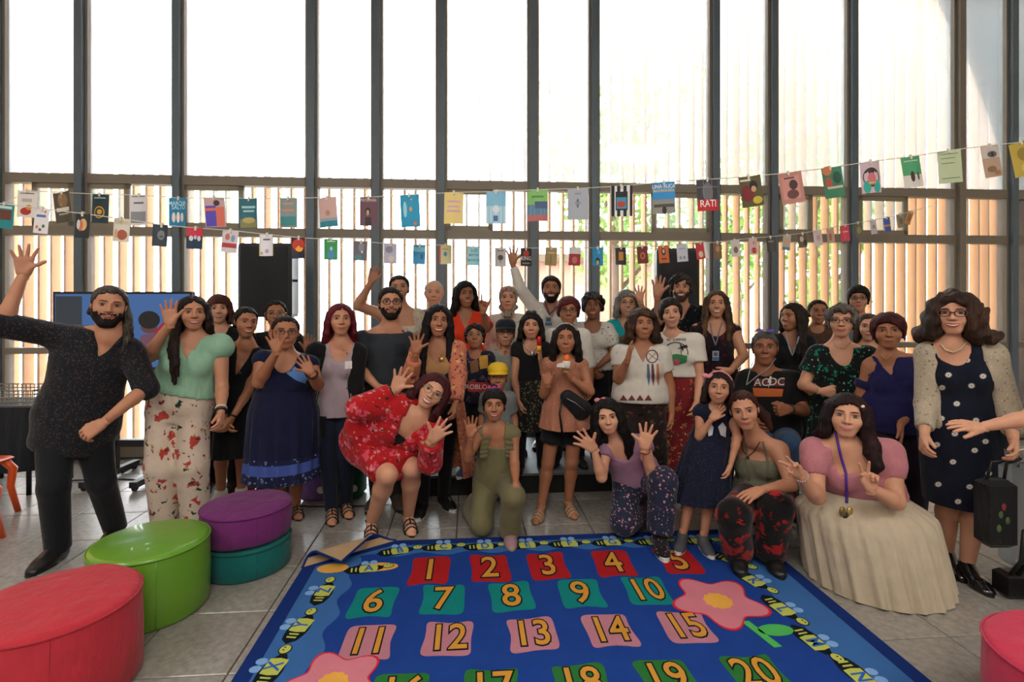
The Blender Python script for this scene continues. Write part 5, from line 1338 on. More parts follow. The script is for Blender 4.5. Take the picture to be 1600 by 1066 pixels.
UP = [(6, 318, 357, 26, 6, '#1f8a92', [('r', -.9, -.3, .8, .5, '#6a3c2c'), ('r', -.9, .6, .8, .8, '#cfe0dd')], 'teal card with a brown picture'),
 (43, 298, 340, 29, 2, '#e6dfd8', [('o', -.1, -.55, .55, .28, '#b5322e'), ('o', .2, -.25, .3, .2, '#d8923a'), ('r', -.5, .15, .5, .4, '#b9b4b0'), ('r', -.7, .75, .7, .82, '#6a6260')], 'white card with a red vehicle drawing'),
 (98, 300, 347, 30, -7, '#4f493d', [('o', 0, .45, .6, .5, '#8a6a4a'), ('o', -.3, .5, .2, .4, '#b08a62'), ('r', -.8, -.28, .7, -.02, '#d8d2c2'), ('r', -.6, -.5, .6, -.4, '#a89f8c')], 'dark olive card with a group of figures'),
 (157, 304, 349, 28, 2, '#17333a', [('o', 0, -.25, .62, .42, '#d29a35'), ('o', 0, -.25, .5, .34, '#17333a'), ('o', .05, -.22, .3, .18, '#d29a35'), ('r', -.7, .7, .7, .78, '#9fb2b0')], 'dark teal card with a golden ring emblem'),
 (216, 304, 352, 28, 0, '#dcd8dc', [('r', -.9, -.85, .9, -.1, '#8f9094'), ('r', -.6, .4, .6, .52, '#6d6a72'), ('r', -.8, .85, .8, .92, '#8d7a8a')], 'pale grey card with a city drawing'),
 (277, 309, 354, 28, 0, '#2180aa', [('t', 'MARCHA', 0, .62, .5, '#bfe3f0'), ('t', 'SALTO', .1, .34, .55, '#bfe3f0'), ('o', -.5, -.35, .2, .35, '#e8dcd4'), ('o', 0, -.35, .2, .38, '#efe3da'), ('o', .5, -.35, .2, .32, '#e0d2ca')], 'blue card lettered MARCHA SALTO over raised hands'),
 (336, 309, 355, 29, -4, '#c9a6a8', [('r', -.9, -.95, .15, .45, '#5a48b8'), ('r', .15, -.95, .9, .35, '#e0705c'), ('o', .25, .62, .3, .2, '#3a2c38'), ('r', -.9, .1, .9, .3, '#e2705e')], 'card with two hugging figures in violet and coral'),
 (388, 310, 357, 28, -1, '#2c6876', [('r', -.75, .35, .75, .5, '#9fd0d4'), ('r', -.6, .1, .6, .22, '#9fd0d4'), ('r', -.9, -.95, .9, -.4, '#8a8250'), ('o', 0, -.45, .7, .2, '#b6a96a')], 'deep teal card above a crowd picture'),
 (451, 310, 356, 28, 0, '#849492', [('r', -.6, .55, .6, .7, '#c98f7a'), ('r', -.7, .1, .7, .25, '#c98f7a'), ('r', -.9, -.85, .9, -.25, '#3f8a8c')], 'grey green card with salmon lines'),
 (513, 309, 355, 30, -4, '#cfaaa3', [('r', -1, -1, 1, -.6, '#2f8494'), ('r', -1, -.6, 1, -.4, '#8fa6b4'), ('o', 0, -.05, .25, .2, '#b98a74')], 'rose card with a teal lower edge'),
 (576, 308, 353, 28, 0, '#6d4a56', [('t', 'PATERNAL', 0, .78, .38, '#d5c2c0'), ('o', -.1, 0, .3, .28, '#2a2228'), ('o', -.1, -.08, .17, .2, '#c09a84'), ('r', -.4, -.95, .3, -.4, '#3c2f3a')], 'maroon card with a portrait in a dark coat'),
 (641, 305, 355, 30, -3, '#2599c4', [('o', -.5, .1, .2, .5, '#9fd8e8'), ('o', .1, .1, .14, .14, '#e3a35c'), ('o', .2, .7, .08, .06, '#e3b35c'), ('o', .5, -.8, .2, .12, '#c9746a')], 'bright cyan card with a pale skeleton figure'),
 (709, 301, 350, 30, 1, '#e8cf84', [('r', -.7, .35, .7, .48, '#d3a8b8'), ('r', -.6, .05, .6, .16, '#d3a8b8'), ('r', -.7, -.25, .7, -.12, '#d3a8b8')], 'yellow card with three pink lines'),
 (775, 300, 350, 31, 0, '#86bfdc', [('r', -1, -1, 1, .1, '#bcd8e6'), ('o', 0, -.1, .35, .25, '#d8e6ee'), ('r', -.25, -.85, .2, -.5, '#4b6fae')], 'sky blue card with a small flask'),
 (840, 297, 346, 31, 0, '#84bf6a', [('r', -1, -1, 1, .05, '#5a80a8'), ('r', -.3, -.2, 1, .25, '#4b5f86'), ('r', -1, -1, 1, -.6, '#b86a6a'), ('r', -.6, .5, .6, .62, '#5a8f4e')], 'green card over blue and red hills'),
 (903, 294, 343, 32, 0, '#a9aeb9', [('o', 0, .05, .12, .3, '#5d626e'), ('o', 0, .05, .3, .1, '#8b909c'), ('r', -.3, .62, .3, .7, '#868a96')], 'plain grey card with a small diamond'),
 (971, 290, 338, 33, 0, '#e8e6e2', [('r', -.95, -1, -.62, 1, '#17161a'), ('r', -.38, -1, -.08, 1, '#17161a'), ('r', .2, -1, .5, 1, '#17161a'), ('r', .78, -1, 1, 1, '#17161a'), ('r', -.52, -.6, .58, .62, '#1c2028'), ('r', -.45, -.5, .5, .25, '#3f8fb0'), ('o', 0, -.2, .4, .2, '#b83a30')], 'black and white striped card with a picture panel'),
 (1037, 285, 334, 33, -1, '#2f8fd0', [('t', 'UNA RUCA', 0, .72, .4, '#f2ead0'), ('t', 'MADRIGUERA', 0, .45, .3, '#e6c65c'), ('r', -1, -1, 1, -.1, '#8f8d84'), ('r', -.9, -.6, .9, -.4, '#4a4a48'), ('o', 0, -.8, .2, .25, '#2a2a2c')], 'blue card with a stone palace'),
 (1105, 281, 330, 33, -3, '#3b3b40', [('o', 0, .2, .5, .6, '#6a6a6e'), ('r', -1, .5, 1, .54, '#8a8a8c'), ('r', -.4, -.2, -.36, 1, '#8a8a8c'), ('r', .4, -.2, .44, 1, '#8a8a8c'), ('r', -1, -1, 1, -.28, '#c01f2c'), ('t', 'RATI', 0, -.55, .75, '#f0e4e0')], 'dark card with a red band lettered RATI'),
 (1174, 275, 323, 33, -8, '#5a5230', [('o', -.3, -.1, .6, .55, '#7a1f28'), ('o', .3, .35, .35, .35, '#1d1820'), ('o', .3, .15, .22, .2, '#c9a072'), ('o', .5, -.6, .4, .25, '#c8b43a'), ('r', -.9, .7, .1, .82, '#e6dccb')], 'mustard and crimson comic style card'),
 (1237, 269, 318, 35, -9, '#bd8378', [('r', -.75, -.7, .75, .75, '#cf9088'), ('o', .25, .2, .35, .32, '#4a3032'), ('o', .1, -.4, .5, .3, '#6a3e3c'), ('r', -.5, .6, .4, .7, '#5a3c3c')], 'salmon pink card with two dark figures'),
 (1302, 261, 309, 33, -9, '#3c7d5e', [('o', -.4, .8, .5, .3, '#c97850'), ('o', -.4, .0, .42, .4, '#a85a44'), ('o', .5, .3, .4, .4, '#1f5240'), ('r', -.6, -.4, .9, -.25, '#c9b8a8')], 'forest green card with an orange profile'),
 (1360, 253, 302, 30, -5, '#cbb4bb', [('o', 0, 0, .85, .62, '#3a2c34'), ('o', 0, -.1, .42, .4, '#d0707a'), ('o', -.5, -.6, .35, .4, '#2ea79a'), ('o', .5, -.6, .35, .4, '#2ea79a'), ('r', -.4, -.4, .4, -.3, '#d7b33c')], 'pale pink card with a face and turquoise hair'),
 (1425, 245, 293, 33, -9, '#4da06e', [('r', -1, -1, 1, -.2, '#d9d3cf'), ('o', -.1, -.3, .22, .35, '#4a352c'), ('o', .5, -.3, .12, .28, '#6b4a3a'), ('r', -.8, .68, .7, .76, '#a8d4b4')], 'green card with figures on pale ground'),
 (1484, 235, 286, 31, -4, '#b9c6a0', [('r', -.75, .76, .75, .8, '#6d7a5c'), ('r', -.7, .5, .5, .54, '#6d7a5c'), ('r', -.7, .2, .4, .24, '#6d7a5c'), ('r', -.75, -.72, .75, -.68, '#6d7a5c')], 'pale sage card with thin lines of writing'),
 (1549, 227, 277, 35, -10, '#b89a84', [('r', -1, .2, 1, 1, '#cdbdb4'), ('o', .1, .42, .55, .2, '#5e5a5e'), ('o', .1, .42, .16, .14, '#2c2a30'), ('o', -.2, -.5, .5, .2, '#8f6a4e'), ('o', .4, -.75, .4, .16, '#9c785c')], 'tan card with a large drawn eye'),
 (1600, 222, 275, 34, -12, '#b99f3e', [('o', 0, .3, .5, .4, '#8f7a2c'), ('o', .1, -.5, .5, .3, '#d0b85c')], 'mustard yellow card at the end beside the last window post')]
LOW = [(65, 326, 365, 26, 6, '#e4dfe2', [('r', -.7, .3, .6, .5, '#5a6fb0'), ('o', -.5, -.5, .2, .14, '#c9763a'), ('o', .4, -.4, .2, .14, '#3f7a5a'), ('o', 0, -.7, .2, .12, '#7a4a8a'), ('o', .5, .75, .15, .1, '#c9763a')], 'white card scattered with small coloured doodles'),
 (129, 334, 372, 26, 4, '#23282c', [('o', .15, .1, .5, .5, '#d9b070'), ('o', -.2, .0, .35, .45, '#c86a54'), ('o', -.5, .1, .25, .4, '#d6ccc4')], 'black card with overlapping head silhouettes'),
 (190, 342, 378, 25, 3, '#d9d0c4', [('o', .2, -.4, .6, .45, '#a8583c'), ('o', -.55, -.3, .25, .4, '#d3a080'), ('t', 'TUNING', .05, .65, .5, '#c9b27a')], 'cream card with a brown hand'),
 (250, 351, 385, 22, 3, '#343e48', [('o', 0, .05, .5, .45, '#7a7f84'), ('r', -.35, -.15, .35, 0, '#3a3f44')], 'slate card with a grey portrait'),
 (304, 356, 389, 24, 2, '#1f3550', [('r', -1, .2, 1, 1, '#cc2d4a'), ('o', -.5, 0, .25, .25, '#dcd8dc'), ('o', .5, 0, .25, .25, '#dcd8dc'), ('o', 0, .1, .2, .2, '#c6c8d0')], 'crimson and navy card with small faces'),
 (359, 360, 395, 24, 6, '#d5ccd0', [('r', -.9, -.55, .9, -.15, '#b5393e'), ('o', -.3, .4, .3, .3, '#c7756c'), ('o', .4, .3, .25, .3, '#8a9db8')], 'pale card with a red title band'),
 (416, 366, 400, 23, 0, '#e8e4ee', [('r', -1, -1, -.88, 1, '#c9c07a'), ('r', .88, -1, 1, 1, '#c9c07a'), ('r', -.5, .45, .5, .6, '#6a6678'), ('o', 0, -.55, .3, .2, '#b9a7c4'), ('o', -.7, -.75, .15, .15, '#b5b06c')], 'white card in a yellow frame'),
 (466, 371, 404, 22, 0, '#4a1f2c', [('o', 0, .3, .9, .6, '#c23a28'), ('o', .1, -.05, .6, .3, '#f0a83a'), ('r', -1, -1, 1, -.45, '#232840')], 'fiery red and orange sunset card'),
 (517, 374, 406, 20, 1, '#3d9a58', [('o', 0, -.5, .5, .45, '#4f8fc4'), ('o', 0, .1, .2, .2, '#a8d8e8'), ('r', -.6, .75, .6, .85, '#d8e8d8')], 'green card with a blue anatomical bust'),
 (563, 377, 407, 21, 2, '#6a6878', [('o', .1, .4, .45, .5, '#8f8a90'), ('o', .2, -.1, .18, .15, '#d8cfd0'), ('o', -.3, -.7, .5, .3, '#4f8a80')], 'grey violet card with a rabbit-like shape'),
 (610, 381, 412, 19, 1, '#b9b4c4', [('o', -.2, .4, .6, .35, '#8d879c'), ('o', .2, -.5, .5, .3, '#cfc9c0')], 'lilac grey card with a cloudy picture'),
 (655, 383, 413, 19, 2, '#3f8fbf', [('r', -1, .3, 1, .8, '#7cc8d4'), ('o', .4, -.2, .25, .3, '#2f6a94')], 'mid blue card with an aqua band'),
 (696, 383, 413, 19, 0, '#d8cf9c', [('r', -1, -1, -.75, 1, '#c95a6a'), ('o', 0, .05, .3, .25, '#4f94c0'), ('r', -.5, .5, .5, .62, '#c9a34a')], 'yellow card with a red spine and blue square'),
 (740, 386, 415, 19, 0, '#9fd4e0', [('t', 'LOS', .1, .6, .6, '#3f7f98'), ('t', 'MEETIN', 0, .1, .45, '#3f7f98'), ('t', 'MUNDOS', 0, -.45, .45, '#3f7f98')], 'pale cyan card with big blue words'),
 (782, 388, 417, 17, 0, '#d3cbc6', [('o', 0, 0, .5, .3, '#5f5a58'), ('r', -.06, -.6, .06, 0, '#5f5a58'), ('r', -.5, .7, .5, .82, '#5f5a58')], 'off white card with a dark tree'),
 (822, 388, 416, 17, 0, '#262228', [('o', 0, .4, .55, .35, '#b8342c'), ('t', 'KING', 0, -.15, .8, '#e8e0da'), ('r', -.7, -.75, .7, -.62, '#9a938e')], 'black and red card lettered KING'),
 (861, 387, 415, 18, 3, '#a38a5a', [('r', -.06, -.8, .06, .2, '#6a5436'), ('r', -.6, .35, .6, .5, '#d8c490')], 'khaki card with a thin stem'),
 (898, 387, 415, 18, 3, '#a8323a', [('r', -1, .3, 1, 1, '#d9d2d0'), ('o', 0, -.4, .45, .4, '#c9776c')], 'crimson card with a white heading'),
 (934, 387, 415, 17, 0, '#2a8fc0', [('o', 0, -.5, .4, .4, '#2a2430'), ('o', 0, -.65, .25, .25, '#d0a890'), ('o', .2, .5, .3, .2, '#5cb4d8')], 'blue card with a child at the bottom'),
 (970, 387, 414, 17, -1, '#2d2a2c', [('r', -.45, -.5, .45, .5, '#c9883a')], 'black card with an orange square'),
 (1004, 385, 412, 16, -3, '#7d2328', [('o', 0, -.1, .45, .4, '#c9824a'), ('o', 0, -.1, .25, .25, '#7d2328')], 'dark red card with a gold knot'),
 (1037, 384, 411, 17, -5, '#d06a38', [('o', 0, .3, .4, .42, '#2c2426'), ('o', 0, .35, .22, .25, '#d8c0a8'), ('r', -.5, -.6, .5, -.45, '#5a2a1c')], 'orange card with a dark oval portrait'),
 (1066, 381, 409, 16, -4, '#c8cad6', [('r', -.6, -.7, -.2, -.4, '#8c8fa0'), ('r', .1, -.7, .5, -.4, '#8c8fa0'), ('r', -.6, .4, .6, .5, '#9a9db0')], 'pale lavender card with small boxes'),
 (1096, 379, 405, 17, -8, '#c8323c', [('o', -.2, -.4, .4, .4, '#d8cbb0'), ('r', .5, -1, 1, 1, '#e2dcd8')], 'red card with a cream figure'),
 (1121, 379, 404, 13, -3, '#7d5c44', [('o', 0, .2, .5, .4, '#a98a68')], 'small brown card'),
 (1149, 375, 401, 15, -5, '#dad2cc', [('o', .1, -.2, .5, .4, '#8a6a54')], 'white card with a brown animal'),
 (1177, 372, 398, 14, -4, '#dcbab8', [('o', 0, -.5, .6, .35, '#c0343c'), ('o', 0, .4, .3, .2, '#c98f8a')], 'blush card with a red flame'),
 (1205, 370, 394, 13, -4, '#4b4644', [('r', -.6, .3, .6, .5, '#8a827c')], 'dark grey card in front of the broad window post'),
 (1229, 367, 391, 13, 5, '#b9b4ac', [('o', 0, .1, .6, .5, '#d3a98a'), ('r', -1, -1, 1, -.6, '#5d8a94')], 'dusty card with an oval face'),
 (1254, 365, 387, 13, -6, '#6a5848', [('o', -.3, .2, .4, .4, '#c9b8a4'), ('o', .4, -.3, .4, .4, '#3a302c')], 'brown mottled card'),
 (1278, 360, 384, 15, -7, '#dcc8c6', [('o', 0, 0, .5, .4, '#cfa7a6')], 'faded pink card'),
 (1298, 356, 380, 12, -6, '#c9a48c', [('o', 0, -.2, .5, .5, '#a8745c')], 'light terracotta card'),
 (1320, 352, 377, 13, -6, '#d8485c', [('r', -.6, .1, .6, .25, '#eab0b4')], 'hot pink card next to the narrow post'),
 (1342, 348, 371, 11, -7, '#6a6450', [('o', 0, 0, .6, .5, '#938a62')], 'dull olive card'),
 (1365, 344, 366, 10, -8, '#c4bcc0', [('r', -.4, -.2, .4, .3, '#8f868c')], 'slim pale grey card'),
 (1386, 340, 362, 10, -8, '#4a5fa8', [('r', -1, -.3, 1, 0, '#b98a6c')], 'slim royal blue card'),
 (1407, 335, 356, 12, -8, '#8d8672', [('o', 0, 0, .5, .5, '#6d664f')], 'folded grey green card'),
 (1420, 330, 351, 9, 18, '#b98450', [('r', -.4, -.5, .4, .5, '#9c6a3c')], 'twisted orange brown card at the end of the lower string')]
for rows, grp, rh, nm, sag in ((UP, G1, .215, 'upper', .03), (LOW, G2, .148, 'lower', .02)):
    hs = [c[2] - c[1] for c in rows]; xs = [c[0] for c in rows]; fit = np.polyfit(xs, hs, 2); tops = []
    for (cx, y0, y1, w, tl, base, pr, lab) in rows:
        d = rh * FPX / np.polyval(fit, cx); tops.append(card(cx, y0, y1, w, tl, base, pr, lab + ' pegged to the %s string' % nm, rh, grp, d))
    ends = [tops[0] + (tops[0] - tops[1]) * 12] + tops + [tops[-1] + (tops[-1] - tops[-2]) * (8 if nm == 'upper' else 2)]
    o = MB().tube(ends, .003, 5).build('card_string', plain('white string', '#d8d4cc', .8), None, True); tag(o, 'thin white string carrying the %s row of cards' % nm, 'string', 'strings of cards')
# ------------------------------------------------------------------ the people
SK = dict(l='#b98468', m='#a06b4e', d='#8a583e', p='#c89478')
HB, HB2 = '#120d0c', '#241813'
M_SOLE = plain('white rubber', '#cfccc6', .6); M_SHB = plain('black leather', '#131213', .4, .1); M_SAND = plain('sandal strap black', '#17120f', .5)
M_GL_B = plain('black spectacle frame', '#101012', .3); M_GL_R = plain('brown spectacle frame', '#4a1d18', .3); M_GL_M = plain('wire spectacle frame', '#a89a84', .25, .05, .8)
M_GOLD = plain('gold chain', '#b99a5c', .3, .05, .8); M_SILV = plain('silver chain', '#a9a6a0', .3, .05, .8)
DEN = cloth('dark navy denim', '#141b2c', fold=.3); BLK = cloth('black fabric', '#101013'); BLK2 = cloth('black crepe', '#0d0d10', fold=.5); WHT = cloth('white cotton', '#cdc6bc', fold=.4)
SM = dict(smile=.9, open=.0); SO = dict(smile=1., open=.75)
def F(**k): return dict(SM, **k)
def FO(**k): return dict(SO, **k)

# --- outer left
def p01():
    m = cloth('charcoal shirt with tiny rust flowers', '#17181d', [(46, .26, '#35262a', 1.2), (70, .2, '#454a54', .8), (38, .17, '#4f302e', 1.)])
    p = Person('p01', 'bearded man in a dark floral shirt raising one arm high', (170, 478), 3.35, 'm', h=1.72, w=1.14, skin_c=SK['l'], roll=9, yaw=4, hip=(117, 672), hipd=.02, sl=(88, 524), sr=(205, 548), al=((4, 508), (37, 428)), ar=((228, 607), (160, 662, 3.12)),
               feet=[(80, 880), (172, 846)], kn=[(84, 762, 3.22), (158, 752, 3.42)], hl=('wide', 9), hr=('relax', V3(-.75, -.25, -.5), V3(-.3, .6, -.5)), fdir=[(.05, -1, 0), (.35, -1, 0)])
    p.body(F(smile=.5, beard='#1d1512', beardlen=.012, brow='#17100d', wide=1.02)).top(m, 1.12, 'v', -.2, .018, .02, nd=.9, cuff=.008, flare=.02).collar(m)
    p.trousers(cloth('black jeans', '#13151a'), wide=(.004, .012)).shoes('shoe', M_SHB)
    L = [[(.07, -.03, .02, .02), (.092, -.01, -.06, .022), (.1, .02, -.13, .024), (.095, .05, -.2, .02), (.09, .06, -.26, .008)], [(.05, -.08, .0, .024), (.085, -.05, -.09, .026), (.11, .0, -.17, .022), (.11, .03, -.24, .008)], [(-.06, -.07, .0, .02), (-.075, -.05, -.06, .014)]]
    p.hair('#241d1a', '#6f655c', .011, (.07, .104, -.026), -.012, locks=L)
    for i in range(5): q = p.at(.86 - i * .19, 0, 1.0); p.bead_at(*[(q[0] / q[1] * FPX + CXP), HYP - (q[2] - HCAM) / q[1] * FPX], .006, M_BLACK, 'button', .004)
def p02():
    m = cloth('mint crepe', '#86ad94', fold=.5); fl = cloth('cream trousers with red blossom', '#c9b6a6', [(9, .27, '#a83c34', 1.6), (11, .2, '#243a30', 1.8), (14, .16, '#7d2a2c', 1.4), (19, .13, '#bcae52', 1.2)])
    p = Person('p02', 'woman waving in a mint blouse and floral cream trousers', (301, 490), 3.7, w=1.2, skin_c=SK['l'], al=((229, 560, 3.62), (266, 506, 3.48)), ar=((347, 606), (345, 648)), hl=('wave', 1, None, 1.05), hip=(279, 648), neckd=0, yaw=8)
    p.body(FO(open=.45, lip='#a8524c')).top(m, .2, 'v', .22, .015, .012, nd=.82, puff=.02, cuff=.01).trousers(fl, wide=(.03, .035), e=.014, waist=.36).shoes('shoe', plain('tan flat', '#7a5c44', .5))
    p.hair(HB, '#3a2218', .014, (.062, .096, -.022), .0, locks=hang(15, 118, .36, (1, 0), .11, .022, fy=.12, r2=.022), part=.004)
    p.bracelet(1, M_BLACK, .034, .009, 'watch', -.03).bracelet(1, plain('white band', '#d0cdc6', .6), .033, .006, 'wristband', -.055)
def p03():
    p = Person('p03', 'young person with short auburn bob and black collared shirt', (342, 484), 4.45, skin_c=SK['p'], res=.016, w=.95, fdir=[(0, -1, 0), (-.05, -1, 0)])
    p.body(FO(open=.35)).top(BLK, .5, 'v', -.1, nd=.85).collar(BLK).trousers(BLK).shoes('sneaker', M_SHB, M_SHB)
    p.hair('#4a2418', '#6a3824', .02, (.058, .078, -.028), .01, locks=hang(9, 115, .015, (0, 0), .085, .02, back=-.06))
    p.line([(329, 521), (342, 528), (356, 520)], .004, M_BLACK, 'choker')
def p04():
    p = Person('p04', 'smiling woman with tied dark hair in a black sleeveless dress', (384, 504), 4.05, skin_c=SK['m'], yaw=18, roll=6, hip=(362, 648), sl=(345, 548), sr=(405, 556), al=((340, 610), (352, 655)), ar=((388, 612), (362, 655)), feet=[(340, 790), (372, 786)], w=.95)
    p.body(FO(open=.5)).top(BLK, 0., 'v', .2, nd=.58, shoulder=True).skirt(BLK2, .35, .42, .2, .18, .01, 10).shoes('sneaker', plain('white trainer', '#b9b2aa', .6), M_SOLE)
    p.hair(HB, HB2, .01, (.068, .1, -.024), -.01, lumps=[(.0, -.12, .0, .032)], locks=[[(.03, -.1, -.03, .02), (.075, -.06, -.11, .022), (.1, -.03, -.16, .008)]])
    p.bracelet(1, M_BLACK, .03, .007, 'watch').bead_at(374, 583, .012, M_BLACK, 'brooch')
def p05():
    p = Person('p05', 'woman with light-rimmed glasses half hidden behind a navy dress', (431, 492), 4.42, skin_c=SK['m'], res=.016, ar=((470, 590), (481, 550)), hr=('wave', 8))
    p.body(F(smile=.2)).top(BLK, .6, 'crew', -.1).trousers(BLK).shoes('sneaker', M_SHB).hair(HB, HB2, .01, (.068, .1, -.02), -.012, lumps=[(0, -.11, .06, .03)]).glasses(M_GL_M, .022, .017)
def p06():
    nv = cloth('midnight navy jersey', '#0c1130', fold=.35); pr = cloth('navy batik hem', '#12183a', [(22, .24, '#5b6488', 1.), (34, .18, '#7a83a0', .8)]); bl = plain('blue hem band', '#31478c', .8)
    p = Person('p06', 'woman in a navy batik dress and glasses showing both palms', (446, 520), 3.74, w=1.33, skin_c=SK['m'], yaw=4, roll=3, sl=(411, 562), sr=(484, 570), al=((404, 598, 3.64), (433, 549, 3.5)), ar=((497, 601), (487, 583)), hl=('wave', -12), hr=('wave', -32), feet=[(436, 824), (458, 806)], hip=(440, 660))
    p.body(F(smile=.6)).top(nv, .12, 'scoop', .3, .014, .004, nd=.88, name='dress_bodice').skirt(nv, .5, .34, .245, .215, .014, 15, mats=[nv, pr, bl], bands=[(0, .72), (1, .8), (2, .87), (1, 1.1)], e=.03, hipf=1.16).shoes('bare', M_SAND)
    em = plain('blue embroidery', '#4f78b8', .8); p.decal([[(436, 562), (450, 566), (462, 574), (474, 582), (480, 592), (477, 600), (462, 594), (448, 584), (437, 572)]], em, 'embroidered_yoke', .004, ['dress_bodice'])
    p.hair('#181210', '#3a2f2a', .009, (.068, .1, -.022), -.014, lumps=[(0, -.115, .02, .034)]).glasses(M_GL_B, .022, .016).bracelet(1, M_BLACK, .036, .006, beads=True, off=-.03)
def p07():
    blk = cloth('black knit cardigan', '#0f0f12'); zeb = wavecloth('zebra knit', '#8d8a86', '#131315', 26, 5, 'X', thr=(.45, .55))
    p = Person('p07', 'red-haired woman in a long black cardigan with zebra panel', (532, 500), 3.96, w=1.05, skin_c=SK['l'], yaw=6, sl=(494, 549), sr=(558, 551), al=((492, 604, 4.0), (495, 650, 3.95)), ar=((555, 604, 3.97), (552, 650, 3.93)), feet=[(515, 813), (537, 803)], hip=(526, 640), fdir=[(.35, -1, 0), (.5, -1, 0)])
    p.body(F(smile=.5, lip='#a0463f')).top(cloth('dusty mauve tee', '#9a8a92'), .3, 'scoop', -.2, .012, .01, nd=.86).trousers(DEN, e=.008, wide=(.0, .0)).top(blk, 2., 'v', .3, .026, .01, nd=.4, openw=.11, name='cardigan').top(zeb, 0., 'off', -.18, .03, .014, nd=.31, openw=.115, name='zebra_panel', shoulder=False).shoes('bare', M_SAND)
    p.skirt(blk, -.16, .32, .2, .17, .01, 9, name='cardigan_tail', cy=.0, cx=(-.03, .06, 0), gap=(25, 105))
    p.hair('#5a1220', '#7d1f2c', .014, (.06, .094, -.02), .0, locks=hang(9, 105, .14, (.2, 0), .1, .02), part=.004); p.line([(518, 536), (528, 545), (538, 546), (546, 538)], .0025, M_SILV, 'necklace').bead_at if 0 else None
    p.bead_at(537, 546, .008, M_SILV); p.decal([[(539, 565), (550, 564), (550, 576), (539, 577)]], plain('name tag', '#cfc6c4', .6), 'name_tag')
    for y in (552, 585, 607): p.bead_at(542, y, .005, M_BLACK, 'button', .004)
# --- middle left
def p08():
    p = Person('p08', 'bearded man with glasses in a plain dark grey tee', (610, 474), 4.19, 'm', hh=.233, feet=[(590, 790), (618, 790)], w=1.1, skin_c=SK['l'], yaw=6, sl=(566, 530), sr=(640, 534), al=((560, 575), (592, 606)))
    t = cloth('faded black tee', '#2b3036', fold=.4); p.body(F(smile=.3, beard='#1c1410', beardlen=.007, brow='#17100d')).top(t, .72, 'crew', -.14, .015, .016).trousers(cloth('dark olive chinos', '#1d1f1c'), wide=(.01, .015)).shoes('sneaker', plain('brown boot', '#3a2c22', .6), M_SHB)
    p.hair('#191210', '#2a1e18', .012, (.067, .097, -.024), -.008, lumps=[(0, -.115, .05, .032)]).glasses(M_GL_B, .023, .018, r=.0028)
    p.decal([[(618, 537), (634, 538), (633, 556), (618, 556)]], cloth('tee pocket', '#22272c'), 'pocket', .006, ['shirt']); p.line([(628, 516), (640, 528)], .006, M_BLACK, 'bag_strap')
def p09():
    cr = cloth('cream spotted cotton', '#b9ae9a', [(60, .22, '#4a4238', .3)])
    p = Person('p09', 'woman in an off-shoulder cream dress waving with a bent arm', (624, 451), 4.75, z0=PLAT_Z, w=1.18, skin_c=SK['l'], roll=-4, sl=(599, 492), sr=(652, 494), al=((559, 478), (580, 441)), hl=('open', 18), res=.014)
    p.body(F(smile=.4)).top(cr, .0, 'off', .2, .015, .012, nd=.82, shoulder=False, name='dress_bodice').skirt(cr, .3, .35, .25, .22, .012).shoes('shoe', M_SHB)
    p.top(cr, (0., .45), 'off', .6, .02, .012, nd=.76, shoulder=False, name='ruffle', puff=.015)
    p.hair('#1d1613', '#3a2c24', .01, (.068, .098, -.024), -.012, lumps=[(0, -.09, .09, .035)]).glasses(plain('teal sunglasses', '#2f6f78', .2), on=False)
def p10():
    p = Person('p10', 'elderly man with thin white hair and grey patterned shirt', (678, 459), 5.2, 'm', hh=.242, z0=PLAT_Z, skin_c=SK['p'], res=.016)
    g = cloth('grey leaf print', '#7d8288', [(30, .2, '#4a4f56', 1.)]); p.body(F(smile=.7, brow='#8a8078', lip='#a8695e')).top(g, .6, 'v', -.15, nd=.88).collar(g).trousers(cloth('grey trousers', '#3a3c40')).shoes('shoe', M_SHB)
    p.hair('#cfc9c0', '#e2ddd4', .007, (.07, .115, -.022), -.02, curl=.002)
def p11():
    km = cloth('coral and gold kimono print', '#b56a52', [(15, .28, '#c99a5a', 1.5), (20, .2, '#6a2a2c', 1.4), (26, .18, '#2c2a30', 1.2), (30, .14, '#d8b8a0', 1.)])
    p = Person('p11', 'woman with very long black hair and coral kimono waving', (685, 502), 3.92, w=.97, skin_c=SK['m'], yaw=5, roll=4, al=((640, 590), (650, 551)), hl=('wide', 4), ar=((716, 586), (712, 632)), feet=[(658, 803), (692, 792)], hip=(684, 640), fdir=[(-.05, -1, 0), (.6, -1, 0)])
    p.body(FO(open=.6, lip='#b03a3c')).top(cloth('tan ribbed top', '#a0764f'), 0., 'scoop', .05, .012, .008, nd=.8).trousers(cloth('black leggings', '#0d0d10', fold=.15), e=.007)
    p.top(km, (1.7, 1.9), 'v', .1, .02, .008, nd=.2, openw=.095, cuff=.012, name='kimono'); p.skirt(km, .12, .28, .2, .18, .014, 11, name='kimono_tail', cx=(.06, .1, 0), gap=(50, 175)).shoes('sneaker', M_SHB, M_SOLE, M_SOLE)
    p.hair('#0c0a0c', '#16121a', .017, (.058, .092, -.02), .005, locks=hang(12, 125, .46, (.8, .8), .105, .023, fy=.1), part=.004); p.line([(686, 560), (690, 548), (694, 566)], .004, M_GOLD, 'necklace'); p.bead_at(690, 562, .02, M_GOLD)
